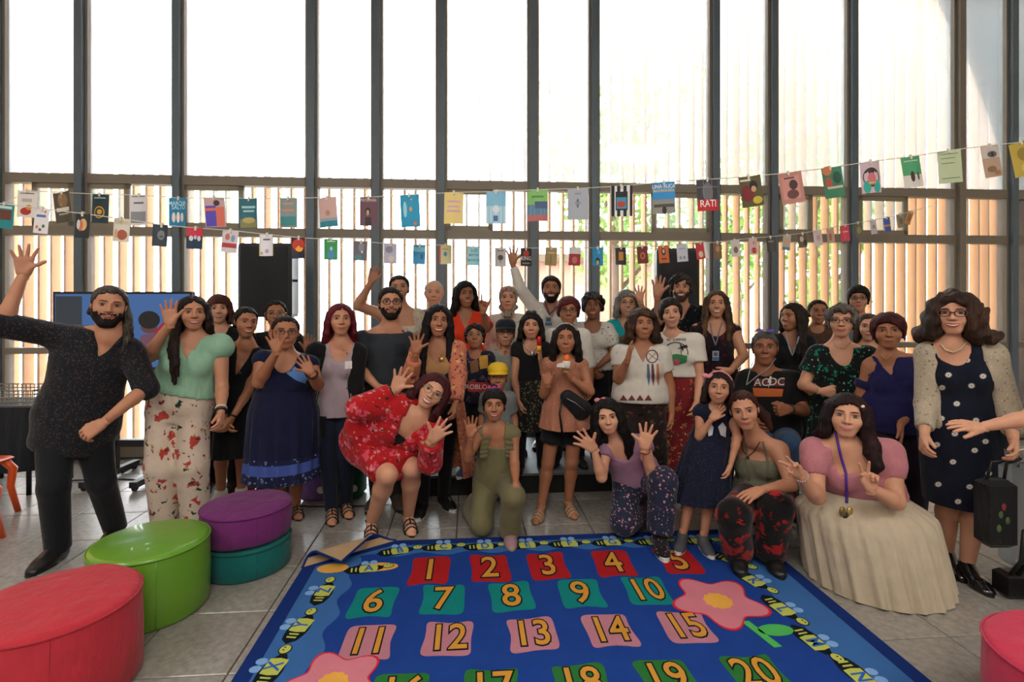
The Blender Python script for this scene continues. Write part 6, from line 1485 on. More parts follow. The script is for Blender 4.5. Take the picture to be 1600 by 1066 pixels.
def p12():
    rd = cloth('scarlet dress with pink and green flowers', '#a8141c', [(11, .32, '#c8485c', 1.6), (16, .22, '#d87a86', 1.3), (15, .2, '#3a1c1c', 1.2), (18, .15, '#8a9474', 1.), (24, .12, '#d8562c', 1.)], fold=.55)
    p = Person('p12', 'woman in a red floral dress bending forward with both palms out', (676, 612), 3.5, h=1.6, w=1.28, skin_c=SK['p'], roll=36, yaw=-6, pitch=4, neck=(655, 642), neckd=.04, sl=(625, 634, .0), sr=(677, 668, -.03), hip=(588, 690), hipd=.2, turn=12,
               al=((560, 638), (617, 610)), ar=((672, 722), (674, 688)), hl=('wide', 26, None, 1.12), hr=('wide', 42, None, 1.12), kn=[(606, 742, 3.42), (644, 732, 3.52)], feet=[(577, 838), (636, 828)], fdir=[(.25, -1, 0), (.35, -1, 0)], dr=-1)
    p.body(FO(open=.8, lip='#b0505a')).trousers(rd, .45, .035, name='dress_skirt', k=.1, waist=.3).top(rd, 1.9, 'v', .0, .022, .016, nd=.5, cuff=.012, openw=None, name='dress_bodice').shoes('bare', M_SAND)
    p.top(BLK, 0., 'off', .2, .014, .0, nd=.8, name='inner_top', shoulder=False)
    p.hair('#3a1418', '#5e2226', .016, (.06, .094, -.02), .0, locks=hang(10, 115, .1, (0, .4), .1, .024)).glasses(M_GL_M, .024, .02)
    p.bracelet(1, plain('wooden beads', '#8a5a3a', .5), .036, .007, beads=True).bracelet(0, M_BLACK, .034, .004).headband(plain('dark red band', '#4a1016', .6), .005)
def p13():
    o = cloth('vivid orange chiffon', '#c8361a', fold=.5); p = Person('p13', 'dark-haired woman in an orange blouse making a hand sign', (727, 461), 4.75, z0=PLAT_Z, skin_c=SK['m'], yaw=14, ar=((760, 514), (755, 486)), hr=('horn', 12), res=.014, w=.97)
    p.body(FO(open=.4)).top(o, (.9, .9), 'v', -.15, .016, .016, nd=.8, flare=.03, cuff=.02).trousers(BLK).shoes('shoe', M_SHB).hair(HB, '#241a1a', .018, (.06, .09, -.022), .0, tilt=.15, locks=hang(10, 118, .12, (.5, .5), .11, .024))
def p14():
    sh = cloth('navy comic print tee', '#191c2c', [(16, .3, '#4a3a5a', 1.6), (20, .22, '#6a4a3c', 1.3), (24, .16, '#7d7a8c', 1.)])
    p = Person('p14', 'small boy with glasses in a printed game tee', (742, 527), 4.36, 'k', z0=PLAT_Z, skin_c=SK['m'], w=1.1, hip=(742, 632), pitch=10)
    p.body(F(smile=.1)).top(sh, .6, 'crew', -.15, .013, .014).trousers(cloth('dark joggers', '#16181c')).shoes('sneaker', plain('blue grey trainer', '#3a4656', .6), M_SOLE).hair(HB, '#1d1715', .016, (.062, .088, -.028), .0, curl=.004, curlf=120).glasses(M_GL_M, .02, .016)
    p.decal([[(731, 597), (765, 598), (765, 613), (731, 612)]], plain('red print block', '#a82830', .8), 'print_block', .006, ['shirt']); p.text('ROBLOX', 748, 605, 10.5, plain('print white', '#d8cfc8', .7), .008, ['shirt'])
    p.decal([[(734, 566), (746, 560), (748, 580), (736, 584)]], plain('print brown', '#7a5236', .8), 'print_patch', .006, ['shirt']); p.decal([[(748, 556), (762, 555), (763, 575), (750, 577)]], plain('print amber', '#b98a34', .8), 'print_patch', .006, ['shirt'])
def p15():
    ol = cloth('olive linen jumpsuit', '#6a6446', fold=.55)
    p = Person('p15', 'girl in an olive jumpsuit kneeling with one palm up', (772, 633), 3.62, 'k', h=1.36, hh=.205, skin_c=SK['m'], hip=(774, 752), hipd=.1, sl=(753, 674), sr=(802, 676), al=((730, 716), (736, 682)), ar=((804, 726), (806, 758)), hl=('wave', 0, None, 1.05), hr=('relax', V3(.05, -.3, -1), V3(-.2, 1, 0)),
               kn=[(753, 818, 3.6), (802, 776, 3.42)], an=[(737, 792, 3.95), (796, 822, 3.55)], rug=(0, 1), fdir=[(-.2, .2, -1), (.1, -1, -.05)])
    p.body(FO(open=.35)).top(ol, .0, 'square', -.1, .015, .014, nd=.82, name='jumpsuit_bodice').trousers(ol, 1., .018, wide=(.012, .02), waist=.4, name='jumpsuit_legs').shoes('sneaker', plain('pink grey trainer', '#8a6a72', .6), plain('tan sole', '#a08868', .7))
    for sg in (-1, 1):      # shoulder ruffles
        b = MB(); v = []; n = 16
        for i in range(n + 1):
            t = 1.02 - .42 * i / n
            for k, w_ in ((0, .0), (1, .05)): q = p.at(t, sg * .52, 1.06) + p.lat * sg * (w_ * 1.0) + p.fw * (.008 + .02 * k + .012 * k * math.sin(i * 1.9)); v.append(q)
        mesh_obj('ruffle', v, [(2 * i, 2 * i + 1, 2 * i + 3, 2 * i + 2) for i in range(n)], ol, p.root)
    p.hair('#0d0b0c', '#191416', .012, (.062, .084, -.026), .005, lumps=[(.0, -.06, .115, .03)]); b = MB(); b.tube([(.036 * math.cos(a), -.05 + .03 * math.sin(a), .118 + .008 * math.sin(5 * a)) for a in np.linspace(0, 6.283, 25)[:-1]], .011, 8, closed=True); mesh_obj('scrunchie', p.hx(np.array(b.v)), b.f, cloth('magenta scrunchie', '#c0267a'), p.root)
def p16():
    p = Person('p16', 'small child in a yellow cap and grey tee behind the kneeling girl', (778, 590), 4.14, 'k', skin_c=SK['m'], hh=.195); y = plain('canary yellow cloth', '#d6ac14', .7)
    p.body(F(smile=.2, open=.0)).top(cloth('grey tee', '#6c6f70'), .7, 'crew', -.15, .014, .012).trousers(cloth('dark shorts', '#26282c')).shoes('sneaker', M_SHB, M_SOLE).hair(HB, HB2, .008, (.066, .09, -.02), -.005).cap(y)
    p.bead_at(787, 626, .014, y, 'charm', .012); p.line([(768, 612), (787, 624)], .003, y, 'cord')
def p17():
    p = Person('p17', 'boy in a navy cap and glasses holding up two fingers', (790, 521), 4.56, 'k', z0=PLAT_Z, skin_c=SK['l'], al=((764, 590), (778, 556)), ar=((803, 590), (794, 560)), hl=('peace', -6), hr=('peace', 6), hh=.214)
    p.body(F(smile=.2)).top(cloth('pale grey sweatshirt', '#8f8f8a'), 1.3, 'crew', -.15, .01, .008).trousers(cloth('grey trousers', '#3a3c40')).shoes('sneaker', M_SHB, M_SOLE).hair(HB, HB2, .007, (.068, .094, -.02), -.01).glasses(M_GL_B, .02, .015, r=.0028).cap(cloth('navy twill cap', '#161c28', fold=0))
def p18():
    lc = cloth('ivory lace blouse', '#c2b8aa', [(45, .2, '#8f8678', .6), (70, .16, '#e0d8cc', .4)], fold=.5); sc = cloth('red and cream headscarf', '#8c7f70', [(24, .34, '#9c2c36', 1.4), (30, .24, '#2a2e3a', 1.2)])
    p = Person('p18', 'woman in a patterned headscarf and ivory lace blouse', (794, 467), 4.98, z0=PLAT_Z, skin_c=SK['p'], res=.014)
    p.body(F(smile=.2, lip='#a84e50')).top(lc, 1.4, 'crew', -.2, .014, .012, flare=.01).trousers(cloth('dusty rose trousers', '#8a5a5a')).shoes('shoe', M_SHB)
    p.hair(t=.012, oval=(.058, .088, -.022), yc=.0, lowz=-.13, mat=sc, name='headscarf', lumps=[(0, .045, -.135, .03), (.02, .06, -.155, .022), (-.022, .058, -.16, .022)], locks=[[(-.06, .0, -.08, .03), (0, .04, -.13, .026), (.06, 0, -.08, .03)]])
def p19():
    p = Person('p19', 'girl in a black top and lace skirt holding a red ice lolly', (830, 510), 4.4, 'k', z0=PLAT_Z, hh=.207, skin_c=SK['l'], al=((803, 592), (811, 628)), ar=((852, 590), (844, 562)), hr=('hold', -4))
    p.body(F(smile=.2, lip='#b05a58')).top(BLK, .3, 'scoop', .2, .013, .01, nd=.86).skirt(cloth('black and gold lace', '#1c1b18', [(30, .26, '#6d6450', 1.4), (44, .2, '#8a8068', 1.)]), .36, .36, .16, .14, .01, 10).trousers(cloth('black tights', '#141216', fold=0), e=.003, waist=.1).shoes('boot', M_SHB)
    p.hair(HB, HB2, .016, (.06, .088, -.024), .0, locks=hang(9, 115, .06, (0, 0), .095, .02, back=-.06)).headband(plain('black bow band', '#101014', .5), .007, bow=(0, .02, .118))
    p.line([(817, 530), (820, 541), (829, 550), (838, 547), (843, 532)], .006, M_SILV, 'necklace', keys=['body', 'shirt']); p.bead_at(832, 553, .02, M_SILV, lift=.012)
    q = p.wr[1] + V3(-.01, -.03, .07); r = empty('ice_lolly', q); tag(r, 'red and yellow ice lolly held by the girl in black', 'ice lolly')
    MB().lathe([(.013, 0), (.018, .008), (.018, .045)], q, 14).build('yellow_tip', plain('lolly yellow', '#e0a020', .3), r, True); MB().lathe([(.018, .045), (.018, .1), (.014, .115), (.004, .12)], q, 14).build('red_ice', plain('lolly red', '#c01c22', .3), r, True); MB().box(tuple(q + V3(-.005, -.002, -.06)), tuple(q + V3(.005, .002, .005))).build('stick', plain('lolly stick', '#b59a70', .7), r)
def p20():
    w_ = cloth('white linen shirt', '#c9c2ba', fold=.5)
    p = Person('p20', 'smiling bearded man in a white shirt stretching one arm straight up', (861, 452), 5.18, 'm', hh=.235, z0=PLAT_Z, skin_c=SK['m'], sl=(836, 482), al=((813, 452), (801, 412)), hl=('wide', -2), res=.014)
    p.body(FO(beard='#1d1613', beardlen=.006, brow='#17110e', open=.9)).top(w_, (1.85, 1.6), 'v', -.15, .016, .02, nd=.85).collar(w_).trousers(cloth('beige chinos', '#6a5c4a')).shoes('shoe', M_SHB).hair('#1a1413', '#332a26', .013, (.066, .096, -.026), -.006)
    p.lanyard([(851, 471), (856, 484), (858, 492), (866, 484), (872, 472)], plain('navy lanyard', '#2c3a5a', .7), (857, 502, 11, 15))
# --- middle
def p21():
    p = Person('p21', 'woman with cropped red hair, glasses and a loose white blouse', (888, 487), 4.62, w=1.1, z0=PLAT_Z, hh=.23, skin_c=SK['m'], res=.014)
    p.body(F(smile=.1)).top(WHT, 1.2, 'scoop', -.2, .012, .012, nd=.92, flare=.01, cuff=.008).trousers(BLK).shoes('shoe', M_SHB).hair('#54161a', '#7d2a26', .02, (.064, .086, -.026), -.002, tilt=.15, curl=.003).glasses(M_GL_B, .022, .016)
def p22():
    pk = cloth('dusty pink lace dress', '#9c6650', [(60, .2, '#b98068', .4)], fold=.4)
    p = Person('p22', 'girl in a dusty pink dress holding an orange ice cream', (884, 530), 3.93, 'k', hh=.212, skin_c=SK['m'], al=((849, 616), (856, 600)), ar=((922, 612), (891, 590)), hl=('open', -8), hr=('hold', V3(-.35, -.35, .9)), feet=[(846, 812), (889, 804)], dl=-.6)
    p.body(F(smile=.5)).top(pk, .0, 'scoop', .15, .014, .012, nd=.88, name='dress_bodice').skirt(pk, .45, .655, .19, .17, .008, 9, name='dress_skirt', e=.03, hipf=1.15).trousers(BLK, .3, .006, wide=(.03, 0), name='shorts', k=.06, waist=.0).shoes('bare', plain('beige strap', '#9a8468', .6), plain('brown sole', '#5a4432', .7), plain('beige strap', '#9a8468', .6))
    p.hair('#120d0c', '#2c1d18', .012, (.06, .092, -.022), .002, locks=hang(10, 120, .17, (.5, .5), .1, .021), part=.004).headband(M_SILV, .004)
    q = p.wr[1] + V3(-.03, -.05, .07); r = empty('ice_cream', q); tag(r, 'orange ice cream in white paper held by the girl in pink', 'ice cream'); MB().lathe([(.02, 0), (.026, .02), (.028, .05), (.024, .055)], q, 16).build('paper', plain('white paper', '#cfc8c0', .8), r, True); MB().ball(q + V3(0, 0, .07), (.026, .026, .03), 14, 10).build('scoop', plain('orange ice', '#e0641c', .4), r, True)
    MB().add([q + V3(-.02, -.028, .05), q + V3(-.07, -.03, .035), q + V3(-.075, -.03, .015), q + V3(-.015, -.03, .01)], [(0, 1, 2, 3)]).build('paper_flap', plain('white paper', '#cfc8c0', .8), r)
    h_ = p.at(.22, .5, 1.62); rr = empty('waist_bag', h_); tag(rr, 'black waist bag slung across the girl in pink', 'bag')
    F_ = Fld(h_ - .2, h_ + .2, .009); F_.cone(h_ + V3(-.05, .01, .06), h_ + V3(.05, .02, -.03), .055, .075, .03, flat=((0, 1, 0), .5)); v, f = F_.mesh(); mesh_obj('pouch', v, f, cloth('black nylon', '#121216', rough=.6), rr); MB().tube([h_ + V3(-.06, -.035, .06), h_ + V3(.0, -.042, .03), h_ + V3(.07, -.035, -.03)], .003, 6).build('zip', M_SILV, rr, True)
    MB().tube([h_ + V3(-.09, .0, .05), h_ + V3(-.11, -.02, -.05), h_ + V3(-.09, -.02, -.2), h_ + V3(-.06, -.01, -.16)], .009, 6).build('strap', M_BLACK, rr, True)
def p23():
    p = Person('p23', 'woman with short grey-black curls in a white embroidered blouse', (926, 479), 4.92, z0=PLAT_Z, hh=.228, skin_c=SK['d'], ar=((959, 552), (935, 572)), al=((905, 560), (925, 580)), hr=('fist', V3(-1, -.2, -.2)), res=.014, w=1.05)
    eb = cloth('white blouse with navy embroidery', '#bdb6ac', [(38, .2, '#3a4258', 1.)], fold=.5); p.body(FO(open=.4)).top(eb, .75, 'scoop', .0, .016, .016, nd=.93, puff=.025, cuff=.01).skirt(BLK2, .3, .12, .22, .2, .01).shoes('shoe', M_SHB)
    p.hair('#241f20', '#5a5656', .022, (.064, .086, -.026), -.002, curl=.009, curlf=110)
def p24():
    tq = cloth('turquoise crepe', '#17939a', fold=.4); p = Person('p24', 'woman with a straight grey bob and turquoise top raising a hand', (979, 475), 5.12, z0=PLAT_Z, hh=.236, skin_c=SK['p'], ar=((1010, 500), (1000, 470)), hr=('wide', -2), res=.014, yaw=8)
    p.body(FO(open=.5)).top(tq, .8, 'v', -.2, .016, .016, nd=.84).trousers(cloth('teal trousers', '#16505a')).shoes('shoe', M_SHB).hair('#6d6a68', '#b3aea6', .018, (.06, .086, -.022), .005, tilt=.12, locks=hang(9, 118, .02, (.3, .3), .09, .02, back=-.05)).glasses(M_GL_M, .022, .018).bracelet(1, M_SILV, .03, .004)
def p25():
    wt = cloth('white sleeved tee with faint print', '#c6beb4', [(13, .16, '#a8a8b0', 1.6)], fold=.4)
    p = Person('p25', 'woman with wavy brown hair and a dreamcatcher print top', (1004, 507), 4.14, w=1.26, skin_c=SK['m'], yaw=12, sl=(969, 552), sr=(1034, 552), al=((966, 592), (981, 562)), hl=('flat', 4, V3(1, -.3, .1)), hip=(1000, 655))
    p.body(F(smile=.5, open=.25)).top(wt, .55, 'v', .0, .015, .015, nd=.88, cold=False).trousers(cloth('dark brown paisley', '#241a18', [(18, .24, '#5a4030', 1.2), (26, .16, '#7a2c2a', 1.)]), wide=(.04, .05)).shoes('bare', M_SAND)
    p.hair('#2c1c14', '#6b4a30', .022, (.06, .092, -.02), .002, curl=.006, curlf=70, locks=hang(9, 118, .05, (0, 0), .115, .03, back=-.06))
    rm = plain('maroon print', '#6a2a30', .8); p.line([(1019 + 9 * math.cos(a), 557 + 10 * math.sin(a)) for a in np.linspace(0, 6.283, 14)], .0035, rm, 'dreamcatcher_ring', sub=2, keys=['shirt']); p.line([(1012, 551), (1026, 562)], .0015, rm, 'dreamcatcher_thread', keys=['shirt']); p.line([(1026, 550), (1012, 564)], .0015, rm, 'dreamcatcher_thread', keys=['shirt'])
    for x, c in ((1012, '#4a5f7a'), (1019, '#5a2c34'), (1027, '#a8644a')): p.decal([[(x - 1, 569), (x + 2, 569), (x + 4, 588), (x + 2, 604), (x - 1, 590)]], plain('feather ' + c, c, .8), 'feather_print', .004, ['shirt'])
    p.decal([[(968 + i * 13, 626), (974 + i * 13, 617), (980 + i * 13, 626)] for i in range(4)], rm, 'hem_print', .004, ['shirt'])['kind'] = 'stuff'
def p26():
    fp = cloth('indigo trousers with small pink flowers', '#20263c', [(34, .24, '#b0707a', .8), (40, .15, '#c9b8b0', .6), (46, .13, '#8a3a44', .6)])
    p = Person('p26', 'girl with long dark hair kneeling with both hands spread', (949, 651), 3.52, 'k', h=1.5, hh=.212, skin_c=SK['p'], roll=-8, yaw=2, pitch=-2, neck=(965, 687), neckd=.06, sl=(945, 702), sr=(1005, 694), hip=(997, 752), hipd=.16, al=((940, 746), (928, 702)), ar=((1018, 738), (1007, 700)), hl=('wide', -48, None, 1.15), hr=('wide', 8, None, 1.15),
               kn=[(975, 815, 3.55), (1036, 752, 3.42)], an=[(1012, 792, 3.92), (1031, 830, 3.42)], rug=(0, 1), fdir=[(.1, .25, -1), (-.1, -1, 0)])
    p.body(F(smile=.0, open=.3, lip='#b0635c')).top(cloth('lilac pink tee', '#8f6a80'), .25, 'scoop', .1, .013, .012, nd=.9).trousers(fp, .93, .016, wide=(.025, .03), waist=.3).shoes('sneaker', cloth('black patterned trainer', '#17141a', [(40, .25, '#8a5a64', .8)]), M_SOLE, M_SOLE)
    p.hair('#0e0b0b', '#1d1615', .018, (.058, .09, -.018), .004, tilt=-.2, locks=hang(12, 122, .22, (.9, .6), .12, .026, fy=.07)).bracelet(1, plain('red cord', '#7a2a24', .7), .03, .004, off=-.03)
    b = MB()
    for sg in (-1, 1): b.ball((-.03 + sg * .02, .0, .122), (.02, .01, .016), 10, 6)
    b.ball((-.03, 0, .118), .009, 8, 6); mesh_obj('bow', p.hx(np.array(b.v)), b.f, plain('rose bow', '#c07078', .7), p.root)
def p27():
    sk = cloth('red and gold wrap print', '#7a1f24', [(14, .3, '#a85a30', 1.4), (20, .22, '#2a3a34', 1.3), (24, .16, '#c9a86a', 1.), (30, .13, '#b05a70', 1.)])
    p = Person('p27', 'young woman in a palm print white tee and long red skirt', (1048, 490), 4.42, hh=.226, skin_c=SK['p'], roll=-7, yaw=4, sl=(1031, 534), sr=(1088, 532), ar=((1094, 588), (1088, 630)), hip=(1058, 622), w=.95, feet=[(1053, 775), (1075, 775)])
    p.body(FO(open=.3)).top(WHT, .6, 'crew', .28, .016, .018, cuff=.012).skirt(sk, .3, .09, .19, .17, .012, 9).shoes('bare', M_SAND)
    p.hair('#1c1412', '#3a2a22', .02, (.062, .088, -.024), .002, tilt=.25, curl=.002)
    K = ['shirt']; p.line([(1056 + 19 * math.cos(a), 552 + 17 * math.sin(a)) for a in np.linspace(math.pi * .95, 2.05 * math.pi, 14)], .0035, M_BLACK, 'print_arc', sub=2, keys=K)
    pb = plain('print black', '#17171a', .8); gr = plain('print green', '#2f7a48', .8); pkm = plain('print pink', '#c0506a', .8)
    p.decal([[(1040, 557), (1056, 553), (1074, 556), (1073, 566), (1058, 571), (1042, 566)]], gr, 'print_leaves', .005, K); p.decal([[(1057 + 5 * math.cos(a), 566 + 5 * math.sin(a)) for a in np.linspace(0, 6.28, 11)[:-1]]], pkm, 'print_flower', .007, K); p.decal([[(1040 + 4 * math.cos(a), 558 + 4 * math.sin(a)) for a in np.linspace(0, 6.28, 11)[:-1]]], pkm, 'print_flower', .007, K)
    p.line([(1065, 556), (1064, 548), (1066, 543)], .002, pb, 'palm_trunk', keys=K); p.decal([[(1066 + (9 if i % 2 == 0 else 2.5) * math.cos(i * .7), 543 + (7 if i % 2 == 0 else 2) * math.sin(i * .7)) for i in range(9)]], pb, 'palm_crown', .007, K); p.text('MY SUMMER', 1057, 531, 5.6, pb, .006, K)
def p28():
    dt = cloth('black shirt with white dots', '#111319', [(32, .13, '#8f8a86', .2)]); p = Person('p28', 'laughing man with curly hair and dotted dark shirt raising a hand', (1064, 451), 4.98, 'm', skin_c=SK['l'], al=((1029, 502), (1027, 463)), hl=('wave', 3), res=.014)
    p.body(FO(open=.8, beard='#4a3a32', beardlen=.003, brow='#241a15')).top(dt, .75, 'v', -.15, .016, .018, nd=.88).collar(dt).trousers(BLK).shoes('shoe', M_SHB).hair('#1d1715', '#4a4039', .02, (.068, .09, -.026), -.006, curl=.01, curlf=110, top=.01)
def p29():
    bg = cloth('plum dress with dark roses', '#1d0f16', [(18, .3, '#4a1420', 1.5), (26, .2, '#2a2438', 1.2)]); p = Person('p29', 'laughing woman with long light brown hair, lanyard and dark dress', (1120, 476), 4.62, skin_c=SK['l'], ar=((1162, 556), (1141, 580)), hr=('relax', V3(-.9, -.1, -.3)), res=.014)
    p.body(FO(open=.8)).top(bg, 0., 'scoop', .1, .014, .01, nd=.9, name='dress_bodice').skirt(bg, .3, .4, .22, .19, .01, name='dress_skirt').shoes('shoe', M_SHB).hair('#3a281c', '#8a6a4a', .014, (.06, .098, -.02), .002, locks=hang(11, 120, .26, (.9, .9), .105, .022, fy=.07), part=0.)
    p.lanyard([(1110, 505), (1113, 525), (1118, 540), (1122, 525), (1128, 504)], plain('grey lanyard', '#6d737c', .7), (1118, 556, 10, 15), keys=['body', 'dress_bodice'])
# --- right
def p30():
    nv = cloth('navy sequin tulle', '#10142a', [(90, .1, '#7a86a8', .2)], fold=.5); p = Person('p30', 'little girl in a navy sequin dress with a pink headband', (1123, 606), 3.46, 'k', hh=.198, skin_c=SK['l'], al=((1092, 682), (1112, 655)), ar=((1152, 684), (1141, 728)), hl=('flat', 35, V3(-.2, -1, .2)), feet=[(1070, 858), (1103, 862)], rug=(1, 1), hip=(1104, 712), roll=4)
    p.body(FO(open=.25, smile=.9)).top(nv, .12, 'crew', .25, .012, .01, name='dress_bodice').skirt(nv, .45, .3, .19, .165, .012, 15, name='dress_skirt', e=.03, hipf=1.2, cx=(-.055, -.02, 0)).shoes('sneaker', plain('grey canvas shoe', '#4a4a52', .7), M_SOLE, M_SOLE)
    p.hair('#1d1512', '#3a2a22', .01, (.062, .092, -.022), .0, locks=hang(8, 110, .08, (0, 0), .08, .018, back=-.06)).headband(plain('pink band', '#d0808c', .6), .006, bow=(-.07, .035, .075))
    wp = plain('white glitter print', '#b9b8bc', .6); K = ['dress_bodice']; p.decal([[(1105, 667), (1110, 660), (1115, 668), (1113, 680), (1107, 682)]], wp, 'print_patch', .005, K); p.decal([[(1122, 667), (1129, 660), (1135, 668), (1134, 684), (1126, 680)]], wp, 'print_patch', .005, K)
def p31():
    rp = cloth('black trousers with scarlet roses', '#0f0d0f', [(8, .36, '#9c120f', 2.2), (13, .22, '#6a0c0c', 1.8)]); p = Person('p31', 'woman in a sage halter top squatting beside the little girl', (1163, 641), 3.32, h=1.6, skin_c=SK['l'], roll=-12, yaw=-2, neck=(1180, 680), neckd=.08, sl=(1150, 702, .12), sr=(1218, 702), hip=(1196, 778), hipd=.14, turn=-12,
               ar=((1236, 758), (1188, 766)), al=((1140, 692, 3.74), (1107, 662, 3.66)), hr=('flat', V3(-.95, -.3, -.25), V3(0, .3, -1)), hl=('flat', V3(-.55, -.75, .35), V3(.3, -.3, -.9)), kn=[(1146, 806, 3.08), (1213, 794, 3.1)], an=[(1152, 868, 3.24), (1202, 872, 3.22)], rug=(1, 1), fdir=[(-.3, -1, 0), (-.1, -1, 0)], w=1.05)
    p.body(F(smile=.8)).top(cloth('sage satin', '#6d6a58', rough=.6, fold=.5), 0., 'off', -.1, .013, .012, nd=.92, shoulder=False).trousers(rp, 1., .02, wide=(.018, .03), waist=.2).shoes('shoe', M_SHB)
    p.hair('#2a1310', '#5a2a1e', .009, (.066, .1, -.022), -.008, lumps=[(.03, -.11, .01, .03)], locks=[[(.05, -.1, .0, .03), (.1, -.1, -.08, .032), (.12, -.08, -.16, .014)]])
    p.line([(1170, 750), (1167, 715), (1166, 690)], .006, cloth('sage satin', '#6d6a58'), 'halter_strap', keys=['body', 'shirt']); p.line([(1200, 750), (1198, 715), (1192, 690)], .006, cloth('sage satin', '#6d6a58'), 'halter_strap', keys=['body', 'shirt']); p.line([(1158, 690), (1161, 704), (1168, 714), (1178, 706), (1188, 690)], .0025, M_BLACK, 'necklace', keys=['body', 'shirt']); p.bead_at(1168, 716, .012, M_BLACK)
def p32():
    p = Person('p32', 'seated man in a black rock band tee with sunglasses on his head', (1195, 544), 4.2, 'm', hh=.238, h=1.7, skin_c=SK['d'], w=1.18, sl=(1166, 592), sr=(1240, 594), hip=(1206, 684), kn=[(1180, 694, 3.82), (1232, 694, 3.82)], an=[(1182, 785, 3.9), (1230, 785, 3.9)], al=((1150, 640), (1175, 660)), ar=((1256, 642), (1232, 640)), hr=('fist', V3(-.9, -.3, 0)))
    p.body(F(smile=.1)).top(cloth('black band tee', '#0f0e10', fold=.4), .75, 'crew', -.05, .016, .016).trousers(cloth('blue jeans', '#2c4360')).shoes('shoe', M_SHB).hair('#3a3836', '#8d8a86', .009, (.068, .096, -.026), -.014).glasses(plain('violet mirror frame', '#5a3a8a', .2), on=False, lens=plain('violet mirror lens', '#7a52c0', .1, .1, .6))
    K = ['shirt']; p.decal([[(1178, 592), (1226, 592), (1226, 604), (1178, 604)]], plain('print dark red', '#4a1216', .8), 'print_block', .004, K); p.decal([[(1176, 606), (1224, 608), (1222, 620), (1178, 620)]], plain('print flame', '#a8501a', .8), 'print_flame', .004, K); p.text('AC', 1190, 598, 17, plain('print silver', '#b9b0a8', .6), .007, K, shear=.1); p.text('DC', 1214, 597, 17, plain('print silver', '#b9b0a8', .6), .007, K, shear=.1)
    p.decal([[(1203, 588), (1199, 598), (1202, 598), (1200, 607), (1206, 596), (1203, 596), (1206, 588)]], plain('print silver', '#b9b0a8', .6), 'print_bolt', .007, K)
    p.lanyard([(1176, 566), (1170, 585), (1166, 602), (1180, 590), (1200, 576), (1212, 560)], plain('pale lanyard', '#8f9088', .7), r=.004); p.bracelet(1, M_BLACK, .034, .007, 'watch')
def p33():
    p = Person('p33', 'woman in a black V-neck looking aside with sunglasses on her hair', (1238, 496), 4.78, hh=.23, skin_c=SK['m'], yaw=-42, res=.014)
    p.body(FO(open=.4)).top(BLK, .5, 'v', -.15, nd=.76).trousers(BLK).shoes('shoe', M_SHB).hair('#1d1513', '#3a2a22', .014, (.062, .096, -.022), -.002, locks=hang(9, 112, .3, (.2, .8), .1, .02)).glasses(plain('dark sunglasses', '#26262c', .2), on=False); p.lanyard([(1228, 522), (1232, 540), (1238, 556), (1244, 540), (1248, 526)], plain('pale blue lanyard', '#8fa0b0', .7))
def p34():
    p = Person('p34', 'woman with tied-back dark hair behind the curly grey head', (1278, 488), 5.12, skin_c=SK['m'], yaw=10, res=.016); p.body(F(smile=.6)).top(cloth('brown tee', '#4a3428'), .6, 'crew', -.15).trousers(BLK).shoes('shoe', M_SHB).hair(HB, HB2, .009, (.068, .1, -.022), -.012, lumps=[(0, -.12, .02, .03)])
def p35():
    gf = cloth('black dress with emerald leaves', '#0d1413', [(14, .3, '#0f6a58', 1.8), (22, .18, '#3aa88c', 1.3), (30, .12, '#b9c9bc', 1.)]); p = Person('p35', 'woman with grey curls and glasses in a green leaf-print dress', (1315, 503), 3.96, w=1.22, skin_c=SK['p'], sl=(1277, 553), sr=(1357, 555), al=((1255, 602), (1284, 612)), ar=((1352, 604), (1282, 606)), hl=('fist', V3(1, -.3, -.1)), hr=('relax', V3(-.9, -.3, -.3)), yaw=-3)
    p.body(F(smile=.6, open=.2)).top(gf, .6, 'scoop', .1, .015, .015, nd=.84, cuff=.015, name='dress_bodice').skirt(gf, .3, .3, .25, .22, .012, name='dress_skirt').shoes('shoe', M_SHB).hair('#3a302a', '#8a8078', .024, (.06, .084, -.022), .0, curl=.01, curlf=100).glasses(M_GL_B, .023, .016, r=.0018); p.line([(1302, 533), (1308, 543), (1318, 545), (1330, 534)], .002, M_SILV, 'necklace')
def p36():
    p = Person('p36', 'tall young man with glasses standing behind everyone by the window', (1341, 468), 5.25, 'm', skin_c=SK['l'], res=.016); p.body(F(smile=.1)).top(cloth('grey tee', '#4a4a4c'), .6, 'crew', -.15).trousers(BLK).shoes('shoe', M_SHB).hair('#120e0d', '#241c18', .018, (.066, .088, -.026), -.006, top=.012).glasses(M_GL_B, .022, .016)
def p37():
    p = Person('p37', 'light-haired woman partly hidden by the cropped red head', (1358, 512), 4.55, skin_c=SK['p'], res=.016); p.body(F(smile=.6)).top(cloth('ochre knit', '#8a7452'), .6, 'scoop', -.15).trousers(BLK).shoes('shoe', M_SHB).hair('#3a2a20', '#6a5240', .01, (.064, .096, -.022), -.004, locks=hang(7, 100, .15, (0, 0), .08, .018))
